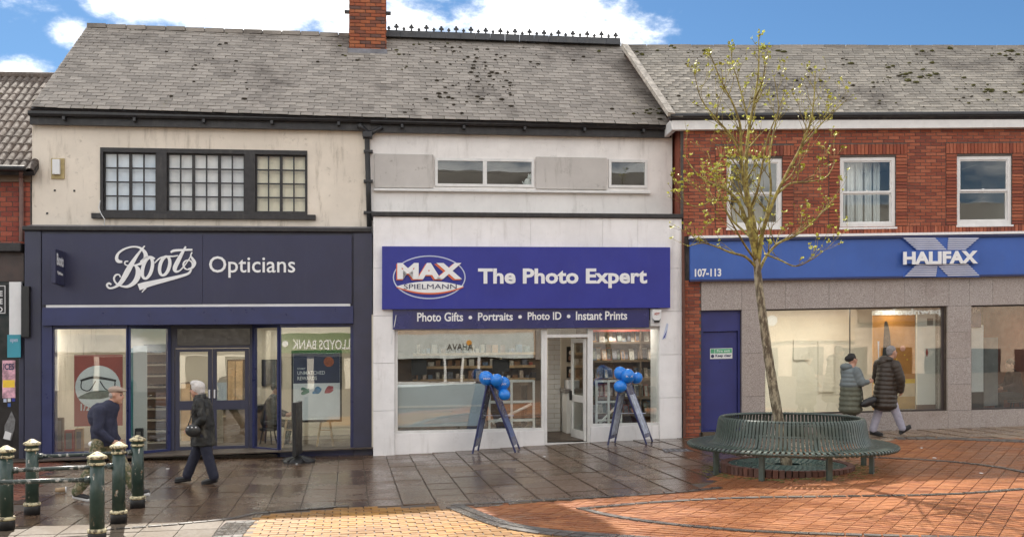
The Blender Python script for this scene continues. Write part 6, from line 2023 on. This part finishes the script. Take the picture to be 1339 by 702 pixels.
# ================================================================== A-boards and balloons
navy_b = plain('navy_board', (.022, .030, .115), .3, .1)
blue_balloon = NT('blue_balloon_latex')
BM = blue_balloon.done((.015, .20, .66), .16, .6)
blue_balloon.b.inputs['Subsurface Weight'].default_value = .15
blue_balloon.b.inputs['Subsurface Radius'].default_value = (.02, .05, .1)
for idx, (xa, ya, l0, r0_, bal, lab) in enumerate((
        (642, 503, 621.5, 677, [(636, 494.5, 9.3), (649.5, 497, 8.2), (656.5, 501.5, 9.5), (659.5, 515.5, 7.4)], 'left'),
        (817.5, 500, 799.5, 849.5, [(811.5, 488, 8.6), (821, 491.5, 9.2), (832.5, 494, 7.4), (811.2, 505, 8.4)], 'right'))):
    OB = 1.25
    ug = U((l0 + r0_) / 2, OB); zb = gl(ug, OB)
    root = A.P(ug, zb, OB)
    ab = thing('a_board', root, 'navy folding pavement board on the %s, standing %s' % (lab, 'below the wide shop window' if idx == 0 else 'right of the open shop door'), 'pavement board')
    top_u, top_v = A.uv(xa, ya, OB)
    for sgn, xb in ((-1, l0), (1, r0_)):
        bu = U(xb, OB)
        wd = Vector((A.n * math.cos(.30 + .2 * idx) - A.eu * math.sin(.30 + .2 * idx))) * .26
        tu = top_u + .035 * sgn
        bt, tp = A.P(bu, zb + .0, OB), A.P(tu, top_v, OB)
        def bp_(f, s): return bt.lerp(tp, f) + wd * s
        nrm = (tp - bt).cross(wd).normalized() * .012
        pn = MB().hexa([bp_(.10, -1) - nrm, bp_(.10, 1) - nrm, bp_(.10, 1) + nrm, bp_(.10, -1) + nrm, bp_(1, -1) - nrm, bp_(1, 1) - nrm, bp_(1, 1) + nrm, bp_(1, -1) + nrm]).build('panel', navy_b, ab)
        for s in (-1, 1):
            MB().tube([bp_(0, s), bp_(1.0, s)], .018, 8).build('frame_rail', M_['navy_bright'], pn)
        sg_ = -1 if nrm.x * sgn < 0 else 1
        nn_ = nrm * 1.25 * sg_
        f0, f1 = (.22, .50) if idx == 0 else (.16, .80)
        for side in (1, -1):
            m2 = nrm * 1.2 * side
            MB().hexa([bp_(f0, -.8) + m2, bp_(f0, .8) + m2, bp_(f0, .8) + m2 * 1.15, bp_(f0, -.8) + m2 * 1.15, bp_(f1, -.8) + m2, bp_(f1, .8) + m2, bp_(f1, .8) + m2 * 1.15, bp_(f1, -.8) + m2 * 1.15]).build('poster', plain('a_board_print_%d%d%d' % (idx, sgn, side), (.42, .46, .55) if idx else (.10, .14, .30), .5, .4, 12), pn)
    MB().tube([A.W(l0 + 5, ya + 40, OB), A.W(r0_ - 5, ya + 40, OB)], .006, 6).build('stay', M_['letter_dim'], ab)
    for k, (x, y, r) in enumerate(bal):
        off = OB + .12 + (.10 if k % 2 else -.05)
        p = A.W(x, y, off); R_ = r / 66
        place = [['leftmost', 'upper middle', 'right hand', 'lowest'], ['upper left', 'top middle', 'rightmost', 'lowest']][idx][k]
        bt_ = thing('balloon', p, '%s blue balloon of the four tied to the %s navy pavement board' % (place, lab), 'balloon', 'blue balloons on the pavement boards')
        hubp = A.W(xa + 4, ya + 3, OB + .05)
        d = (p - hubp).normalized()
        rot = d.to_track_quat('Z', 'Y').to_matrix()
        MB().ell(p, (R_ * .97, R_ * .97, R_ * 1.08), rot, 24, 16).build('envelope', BM, bt_, smooth=True)
        kp = p - d * R_ * 1.06
        MB().tube([kp - d * .03, kp + d * .01], [.016, .006], 8).build('knot', BM, bt_)
        MB().tube([kp, (kp + hubp) / 2 + Vector((0, 0, -.01)), hubp], .003, 5).build('string', M_['letter_dim'], bt_)
        u, v, o = A.inv(p); s_ = R_ * .5
        text('MAX', A, u - s_, u + s_, v - s_ * .25, v + s_ * .25, o + R_ * .995 - .012, M_['letter_dim'], bt_, .03, .010) if r > 9 else None


# ================================================================== people
def remesh(o, vox, it=6, disp=None):
    m = o.modifiers.new('remesh', 'REMESH'); m.mode = 'VOXEL'; m.voxel_size = vox; m.use_smooth_shade = True
    s = o.modifiers.new('smooth', 'SMOOTH'); s.iterations = it; s.factor = .5
    if disp:
        tx = bpy.data.textures.new('cloth_folds', 'CLOUDS'); tx.noise_scale = disp[1]; tx.noise_depth = 3
        d = o.modifiers.new('folds', 'DISPLACE'); d.texture = tx; d.strength = disp[0]; d.texture_coords = 'GLOBAL'
    return o


SKIN = plain('skin', (.50, .28, .20), .5, .06, 12)


def person(base, lab, J, fx, parts_fn, s=1.0, group=None, cat='person'):
    """J: joints in metres (x across the picture, y away, z up). One continuous body plus its clothes."""
    P = thing('person', base, lab, cat, group)
    V = lambda k: base + Vector(J[k]) if isinstance(k, str) else base + Vector(k)
    b = MB()
    h = V('head'); n = V('neck')
    f = Vector(fx).normalized(); up = Vector((0, 0, 1)); sd_ = f.cross(up)
    b.ell(h + up * .02 - f * .012, (.078, .078, .108), None, 16, 12)
    b.ell(h + f * .030 - up * .035, (.060, .060, .075), None, 14, 10)
    b.cap(h - up * .085 + f * .03, h - up * .095 + f * .055, .035, .028)
    b.cap(h + f * .085 + up * .015, h + f * .102 - up * .018, .010, .015)
    b.cap(h + f * .08 - up * .045 - sd_ * .015, h + f * .08 - up * .045 + sd_ * .015, .010, .010)
    for sg2 in (1, -1): b.ell(h + sd_ * .079 * sg2 - f * .008, (.014, .014, .030), None, 8, 6)
    b.cap(h - f * .01 - up * .05, n, .055, .062)
    sh, pl = V('chest'), V('pelvis')
    b.cap(n, sh, .07, .13); b.cap(sh, pl, .125, .12)
    for sname in ('l', 'r'):
        S_, E_, W_ = V('sh_' + sname), V('el_' + sname), V('wr_' + sname)
        b.cap(sh + (S_ - sh) * .5, S_, .06, .052); b.cap(S_, E_, .048, .036); b.cap(E_, W_, .036, .024)
        hd = (W_ - E_).normalized(); pz = hd.cross(sd_).normalized() if abs(hd.dot(sd_)) < .9 else up
        ax_ = hd.cross(pz).normalized()
        pc = W_ + hd * .05
        b.cap(W_, pc, .024, .028); b.ell(pc + hd * .005, (.034, .022, .036), None, 10, 8)
        for i_, (o_, L_) in enumerate(((-.027, .062), (-.009, .072), (.009, .068), (.026, .052))):
            k0 = pc + hd * .03 + pz * o_
            k1 = k0 + (hd * .85 + ax_ * .3).normalized() * L_ * .5
            k2 = k1 + (hd * .5 + ax_ * .8).normalized() * L_ * .5
            b.cap(k0, k1, .0095, .009, 8); b.cap(k1, k2, .009, .008, 8)
        t0_ = pc - hd * .01 - pz * .028
        b.cap(t0_, t0_ - pz * .022 + hd * .022, .011, .010, 8); b.cap(t0_ - pz * .022 + hd * .022, t0_ - pz * .026 + hd * .048, .010, .008, 8)
        Hp, K, An, T = V('hip_' + sname), V('kn_' + sname), V('an_' + sname), V('toe_' + sname)
        b.cap(Hp, K, .075, .052); b.cap(K, An, .050, .034); b.cap(An, T, .036, .026)
    o = b.build('body', SKIN, P, smooth=True); remesh(o, .0085, 3)
    for sg2 in (1, -1):
        MB().ell(h + f * .078 + sd_ * .03 * sg2 + up * .008, (.012, .012, .009), None, 8, 6).build('eye', M_['black'], o)
    parts_fn(P, V, f, sd_, up)
    return P


def shoe(P, V, s, mat, sole):
    An, T = V('an_' + s), V('toe_' + s)
    d = (T - An); d = d.normalized()
    lo = min(An.z, T.z)
    b = MB().cap(An - d * .02 + Vector((0, 0, -.02)), T + d * .02, .045, .035).cap(An + Vector((0, 0, .03)), An - d * .015 + Vector((0, 0, -.02)), .040, .045)
    o = b.build('shoe', mat, P, smooth=True); remesh(o, .010, 4)
    k = (T - An).normalized()
    MB().tube([An - k * .055 + Vector((0, 0, -.050)), T + k * .045 + Vector((0, 0, -.026))], [.034, .032], 8).build('sole', sole, P)


def trousers(P, V, mat, r=(.105, .078, .060), waist=.14, disp=(.012, .05)):
    b = MB()
    b.cap(V('pelvis') + Vector((0, 0, .06)), V('pelvis') - Vector((0, 0, .05)), waist, waist)
    for s in ('l', 'r'):
        b.cap(V('hip_' + s), V('kn_' + s), r[0], r[1]); b.cap(V('kn_' + s), V('an_' + s) + Vector((0, 0, .03)), r[1], r[2])
    o = b.build('trousers', mat, P, smooth=True); remesh(o, .013, 4, disp)


# man in a flat cap walking right behind the bollards
mb0 = GW(143, 653)
camo = NT('camouflage_cloth')
c = camo.mix(camo.ramp(camo.noise(14, 3, .5), .46, .50), (.24, .20, .12), (.10, .11, .06))
c = camo.mix(camo.ramp(camo.noise(20, 3, .5, (1, 1.3, 1)), .56, .59), c, (.30, .27, .20))
CAMO = camo.done(c, .85, .2)
navyknit = plain('navy_knit', (.025, .028, .055), .85, .15, 20, .4, 150)
J = dict(head=(.10, 0, 1.48), neck=(.02, 0, 1.36), chest=(-.08, 0, 1.16), pelvis=(-.10, 0, .84),
         sh_l=(-.06, -.19, 1.27), el_l=(-.06, -.25, 1.00), wr_l=(.10, -.20, .86), sh_r=(-.06, .19, 1.27), el_r=(-.12, .24, 1.0), wr_r=(.04, .20, .84),
         hip_l=(-.10, -.09, .80), kn_l=(-.20, -.09, .44), an_l=(-.42, -.09, .10), toe_l=(-.28, -.09, .05),
         hip_r=(-.06, .09, .80), kn_r=(.16, .09, .46), an_r=(.34, .09, .10), toe_r=(.49, .09, .10))


def man_clothes(P, V, f, sd_, up):
    b = MB()
    b.cap(V('neck') - Vector((.01, 0, .06)), V('chest'), .13, .185)
    b.ell(V('chest') + Vector((-.03, 0, .02)), (.185, .22, .20))
    b.tube([V('chest'), V((-.07, 0, .92)), V((-.06, 0, .76))], [.175, .185, .165], 18)
    for s in ('l', 'r'):
        b.cap(V('chest') + (V('sh_' + s) - V('chest')) * .6, V('sh_' + s), .10, .085); b.cap(V('sh_' + s), V('el_' + s), .085, .070); b.cap(V('el_' + s), V('wr_' + s), .068, .052)
    o = b.build('jumper', navyknit, P, smooth=True); remesh(o, .013, 5, (.022, .09))
    MB().tube([V('neck') + Vector((-.01, 0, -.02)), V('neck') + Vector((.005, 0, .02))], [.085, .078], 14).build('collar', navyknit, P, smooth=True)
    trousers(P, V, CAMO, (.12, .095, .075), .155)
    h = V('head')
    b = MB().ell(h + Vector((-.012, 0, .075)), (.108, .095, .058)).cap(h + Vector((.07, -.04, .072)), h + Vector((.07, .04, .072)), .03, .03).ell(h + Vector((.09, 0, .062)), (.055, .07, .014))
    o = b.build('flat_cap', plain('beige_cap_cloth', (.33, .25, .20), .9, .15, 20, .3, 120), P, smooth=True); remesh(o, .009, 3)
    b = MB().ell(h + Vector((-.045, 0, .0)), (.055, .082, .06))
    b.build('hair', plain('short_grey_hair', (.35, .32, .30), .9, .2, 60, .6, 160), P, smooth=True)
    for s in ('l', 'r'): shoe(P, V, s, M_['black'], M_['cool_white'])
    MB().ell(V((-.16, -.12, .80)), (.09, .04, .05)).build('shirt_tail', M_['cool_white'], P, smooth=True)


person(mb0, 'man in a flat cap, navy jumper and camouflage trousers walking right behind the bollards', J, (1, 0, -.12), man_clothes)

# white haired woman walking left past the optician door
wb = GW(261, 632)
J = dict(head=(-.045, 0, 1.49), neck=(.01, 0, 1.36), chest=(.04, 0, 1.17), pelvis=(.06, 0, .84),
         sh_l=(.05, .17, 1.29), el_l=(.08, .22, 1.02), wr_l=(-.10, .16, .92), sh_r=(.05, -.17, 1.29), el_r=(.12, -.22, 1.02), wr_r=(-.06, -.18, .90),
         hip_l=(.04, .08, .78), kn_l=(-.10, .08, .43), an_l=(-.22, .08, .10), toe_l=(-.37, .08, .06),
         hip_r=(.07, -.08, .78), kn_r=(.16, -.08, .42), an_r=(.25, -.08, .10), toe_r=(.10, -.08, .04))
dk = NT('dark_mottled_coat')
c = dk.mix(dk.ramp(dk.noise(7, 6, .7, (1, 1, .6)), .50, .66), (.012, .012, .011), (.075, .07, .055))
dk.bump(dk.noise(30, 4), .5, .01)
COAT = dk.done(c, .5, .4)


def woman_clothes(P, V, f, sd_, up):
    b = MB()
    b.cap(V('neck') - Vector((0, 0, .05)), V('chest'), .115, .165)
    b.ell(V('chest'), (.16, .20, .20)); b.tube([V('chest'), V((.06, 0, .9))], [.165, .18], 18)
    b.tube([V((.06, 0, .95)), V((.06, 0, .75)), V((.06, 0, .60))], [.17, .185, .20], 18)
    for s in ('l', 'r'):
        b.cap(V('chest') + (V('sh_' + s) - V('chest')) * .6, V('sh_' + s), .09, .078); b.cap(V('sh_' + s), V('el_' + s), .078, .066); b.cap(V('el_' + s), V('wr_' + s), .064, .05)
    o = b.build('coat', COAT, P, smooth=True); remesh(o, .013, 4, (.022, .07))
    MB().tube([V('neck') + Vector((.01, 0, -.05)), V('neck') + Vector((0, 0, .05))], [.10, .088], 14).build('collar', COAT, P, smooth=True)
    trousers(P, V, plain('dark_navy_cloth', (.016, .018, .035), .8, .15, 12), (.105, .085, .082), .14)
    h = V('head')
    b = MB().ell(h + Vector((.025, 0, .035)), (.110, .105, .100)).ell(h + Vector((-.02, 0, .095)), (.085, .085, .05)).ell(h + Vector((.06, 0, -.02)), (.07, .085, .08))
    o = b.build('hair', plain('white_curly_hair', (.62, .58, .55), .9, .18, 50, .8, 120), P, smooth=True); remesh(o, .01, 2, (.022, .03))
    for s in ('l', 'r'): shoe(P, V, s, M_['black'], M_['black'])


wp = person(wb, 'white haired woman in a dark coat and navy trousers walking left past the optician door', J, (-1, 0, -.1), woman_clothes)
hbp = wb + Vector((-.02, -.27, .86))
hb = thing('handbag', hbp, 'black handbag with three bright studs held by the white haired woman', 'handbag')
MB().ell(hbp, (.12, .05, .10), None, 14, 10).build('bag', plain('black_leather', (.02, .02, .02), .35, .2), hb, smooth=True)
MB().tube([hbp + Vector((.09, 0, .05)), hbp + Vector((.12, .05, .25)), hbp + Vector((.05, .10, .36)), hbp + Vector((-.05, .08, .22)), hbp + Vector((-.08, 0, .06))], .008, 6).build('strap', M_['black'], hb, smooth=True)
for k in (-.06, .0, .06): MB().ell(hbp + Vector((k, -.045, .055)), .012).build('stud', M_['letter'], hb)

# man in a long quilted coat walking right beside the granite wall
cb0 = GW(1160, 570.5)
J = dict(head=(.10, 0, 1.63), neck=(.04, 0, 1.47), chest=(.0, 0, 1.28), pelvis=(-.03, 0, .93),
         sh_l=(-.10, .17, 1.40), el_l=(-.12, .24, 1.10), wr_l=(.05, .22, .93), sh_r=(.08, -.20, 1.39), el_r=(.17, -.24, 1.12), wr_r=(.20, -.16, .90),
         hip_l=(-.05, .09, .90), kn_l=(-.13, .09, .50), an_l=(-.24, .09, .10), toe_l=(-.10, .09, .05),
         hip_r=(-.01, -.08, .90), kn_r=(.13, -.08, .50), an_r=(.26, -.08, .14), toe_r=(.38, -.08, .20))
BR = plain('dark_brown_quilted_nylon', (.038, .027, .019), .55, .15, 8, .3, 60)


def quilt(b, c0, c1, r0, r1, n, y=1.15):
    for i in range(n):
        t_ = (i + .5) / n; c_ = c0.lerp(c1, t_); r = r0 + (r1 - r0) * t_
        b.ell(c_, (r, r * y, (c1 - c0).length / n * 1.3), None, 18, 8)
    if y == 1: b.cap(c0, c1, r0 * .93, r1 * .93)
    else: b.tube([c0, (c0 + c1) / 2, c1], [r0 * .93, (r0 + r1) * .465, r1 * .93], 18)


def coat_man(P, V, f, sd_, up):
    b = MB()
    quilt(b, V((.02, 0, 1.40)), V((-.06, 0, .56)), .19, .245, 10)
    for s in ('l', 'r'):
        quilt(b, V('sh_' + s), V('el_' + s), .105, .090, 4, 1); quilt(b, V('el_' + s), V('wr_' + s), .088, .070, 3, 1)
    o = b.build('coat', BR, P, smooth=True); remesh(o, .012, 2, (.012, .08))
    b = MB().ell(V((-.02, .02, 1.49)), (.15, .15, .075)).ell(V((-.08, .02, 1.44)), (.12, .14, .09))
    o = b.build('hood', BR, P, smooth=True); remesh(o, .012, 3, (.02, .06))
    trousers(P, V, plain('light_grey_jeans', (.34, .33, .40), .85, .12, 12), (.105, .085, .072), .14)
    h = V('head')
    b = MB().ell(h + Vector((-.025, 0, .04)), (.092, .092, .092)).ell(h + Vector((-.05, 0, -.01)), (.06, .086, .07))
    o = b.build('hair', plain('grey_hair', (.22, .21, .21), .9, .3, 60, .8, 140), P, smooth=True); remesh(o, .009, 2, (.014, .03))
    for s in ('l', 'r'): shoe(P, V, s, M_['black'], M_['black'])


person(cb0, 'grey haired man in a long dark brown quilted coat walking right beyond the bench', J, (1, .35, 0), coat_man)

# companion in a grey green coat behind the bench
gb0 = GW(1112, 571.5)
J = dict(head=(.04, 0, 1.50), neck=(.02, 0, 1.37), chest=(.0, 0, 1.18), pelvis=(.0, 0, .85),
         sh_l=(-.06, .15, 1.30), el_l=(-.02, .20, 1.05), wr_l=(.16, .16, .95), sh_r=(.06, -.16, 1.29), el_r=(.14, -.22, 1.06), wr_r=(.25, -.22, 1.08),
         hip_l=(-.02, .08, .80), kn_l=(.05, .08, .44), an_l=(.14, .08, .10), toe_l=(.28, .08, .05),
         hip_r=(.02, -.08, .80), kn_r=(-.06, -.08, .44), an_r=(-.18, -.08, .10), toe_r=(-.04, -.08, .05))
GA = plain('slate_grey_padded_cloth', (.14, .165, .17), .7, .12, 8, .3, 60)
GB = plain('olive_padded_cloth', (.10, .105, .075), .7, .12, 8, .3, 60)


def coat_woman(P, V, f, sd_, up):
    b = MB()
    quilt(b, V((.01, 0, 1.30)), V((.0, 0, .98)), .165, .21, 4)
    for s in ('l', 'r'):
        quilt(b, V('sh_' + s), V('el_' + s), .092, .082, 3, 1); quilt(b, V('el_' + s), V('wr_' + s), .078, .058, 3, 1)
    o = b.build('jacket', GA, P, smooth=True); remesh(o, .012, 3, (.015, .07))
    b = MB(); quilt(b, V((.01, 0, .98)), V((.0, 0, .50)), .205, .225, 5)
    o = b.build('lower_coat', GB, P, smooth=True); remesh(o, .012, 3, (.015, .07))
    b = MB().ell(V((-.08, 0, 1.36)), (.12, .13, .08))
    o = b.build('hood', GA, P, smooth=True); remesh(o, .012, 3)
    trousers(P, V, plain('black_cloth', (.02, .02, .02), .8), (.095, .08, .07), .13)
    h = V('head')
    b = MB().ell(h + Vector((-.025, 0, .035)), (.095, .092, .092)).ell(h + Vector((-.095, 0, .02)), (.06, .055, .06)).ell(h + Vector((-.02, 0, .10)), (.07, .07, .03))
    o = b.build('hair', plain('black_hair', (.015, .013, .012), .7, .3, 60, .5, 140), P, smooth=True); remesh(o, .009, 2)
    for s in ('l', 'r'): shoe(P, V, s, M_['black'], M_['black'])


person(gb0, 'dark haired woman in a grey and olive padded coat behind the bench', J, (1, .25, 0), coat_woman)
hbp = gb0 + Vector((.26, -.26, .70))
hb = thing('shoulder_bag', hbp, 'dark shoulder bag held out by the woman behind the bench', 'bag')
MB().ell(hbp, (.17, .07, .08), Matrix.Rotation(-.45, 4, 'Y'), 14, 10).build('bag', M_['black'], hb, smooth=True)
MB().tube([hbp + Vector((-.10, 0, -.03)), hbp + Vector((-.10, .06, .2)), hbp + Vector((-.16, .1, .5))], .010, 6).build('strap', M_['black'], hb, smooth=True)


# seated figures glimpsed in the shops
def seated(base, lab, mats, facing=1):
    J = dict(head=(.08 * facing, 0, 1.22), neck=(.03 * facing, 0, 1.08), chest=(0, 0, .90), pelvis=(-.08 * facing, 0, .55),
             sh_l=(0, -.19, 1.0), el_l=(.06 * facing, -.22, .76), wr_l=(.28 * facing, -.16, .70), sh_r=(0, .19, 1.0), el_r=(.06 * facing, .22, .76), wr_r=(.28 * facing, .16, .70),
             hip_l=(-.06 * facing, -.09, .52), kn_l=(.34 * facing, -.10, .52), an_l=(.34 * facing, -.10, .12), toe_l=(.47 * facing, -.10, .06),
             hip_r=(-.06 * facing, .09, .52), kn_r=(.34 * facing, .10, .50), an_r=(.28 * facing, .10, .12), toe_r=(.40 * facing, .10, .06))

    def cl(P, V, f, sd_, up):
        b = MB().cap(V('neck') - Vector((0, 0, .05)), V('chest'), .11, .16).cap(V('chest'), V('pelvis'), .165, .175)
        for s in ('l', 'r'): b.cap(V('sh_' + s), V('el_' + s), .075, .062).cap(V('el_' + s), V('wr_' + s), .060, .046)
        o = b.build('jacket', mats[0], P, smooth=True); remesh(o, .015, 4, (.015, .07))
        trousers(P, V, mats[1])
        h = V('head')
        MB().ell(h + Vector((-.02 * facing, 0, .04)), (.092, .09, .092)).build('hair', mats[2], P, smooth=True)
        for s in ('l', 'r'): shoe(P, V, s, M_['black'], M_['black'])
    person(base, lab, J, (facing, 0, 0), cl)


def stool(base, lab):
    t_ = thing('stool', base, lab, 'stool')
    MB().lathe(base, [(.17, .36), (.19, .38), (.19, .41), (.15, .42)], 16).build('seat', M_['black'], t_)
    for k in range(4):
        a = k * math.pi / 2 + .6
        MB().tube([base + Vector((.12 * math.cos(a), .12 * math.sin(a), .37)), base + Vector((.20 * math.cos(a), .20 * math.sin(a), 0))], .014, 6).build('leg', M_['black'], t_)


s1 = A.P(U(356, -.9), bfl, -.9)
seated(s1, 'seated customer in dark clothes behind the glass beside the optician entrance', (M_['black'], M_['black'], bpy.data.materials['black_hair']))
stool(s1 + Vector((-.08, 0, .0)), 'black stool under the seated customer in the optician shop')
s2 = H.P(HU(1325, -1.6), vpl - .35, -1.6)
seated(s2, 'seated person in dark clothes inside the dim bank window at the right edge', (plain('dark_maroon_cloth', (.06, .025, .02), .8), M_['black'], bpy.data.materials['black_hair']), -1)
stool(s2 + Vector((.08, 0, .0)), 'black stool under the seated person in the dim bank window')

cb3 = MB().tube([A.W(x, y, .02 + o) for x, y, o in ((131, 262, 0), (129, 272, .03), (133, 281, .12), (137, 287, .14), (136, 296, .06), (133, 300, .02))], .007, 6).build('cable', M_['cool_white'])
tag(cb3, 'thin pale cable looping down from the lower left corner of the leaded window', 'cable')
for x0, y0, x1, y1, o, m, lb in ((70, 546, 82, 592, -.5, M_['room_brown'], 'dark brown board leaning at the left end of the optician window'),
                                 (84, 562, 96, 592, -.3, red, 'red box low down in the left optician window'),
                                 (98, 560, 108, 592, -.35, M_['wood'], 'pale wooden block below the red poster'),
                                 (176, 560, 186, 592, .12, M_['black'], 'black stand in front of the white display screen')):
    u0, u1, v0, v1 = A.R(x0, y0, x1, y1, o)
    t_ = thing('display_prop', A.P((u0 + u1) / 2, v0, o), lb, 'display')
    MB().box(A, u0, u1, v0, v1, o - .12, o).build('block', m, t_, bevel=.01)
    MB().box(A, u0 + .03, u1 - .03, v0 + .08, v1 - .06, o, o + .008).build('face_print', M_['floor_grey'], t_)
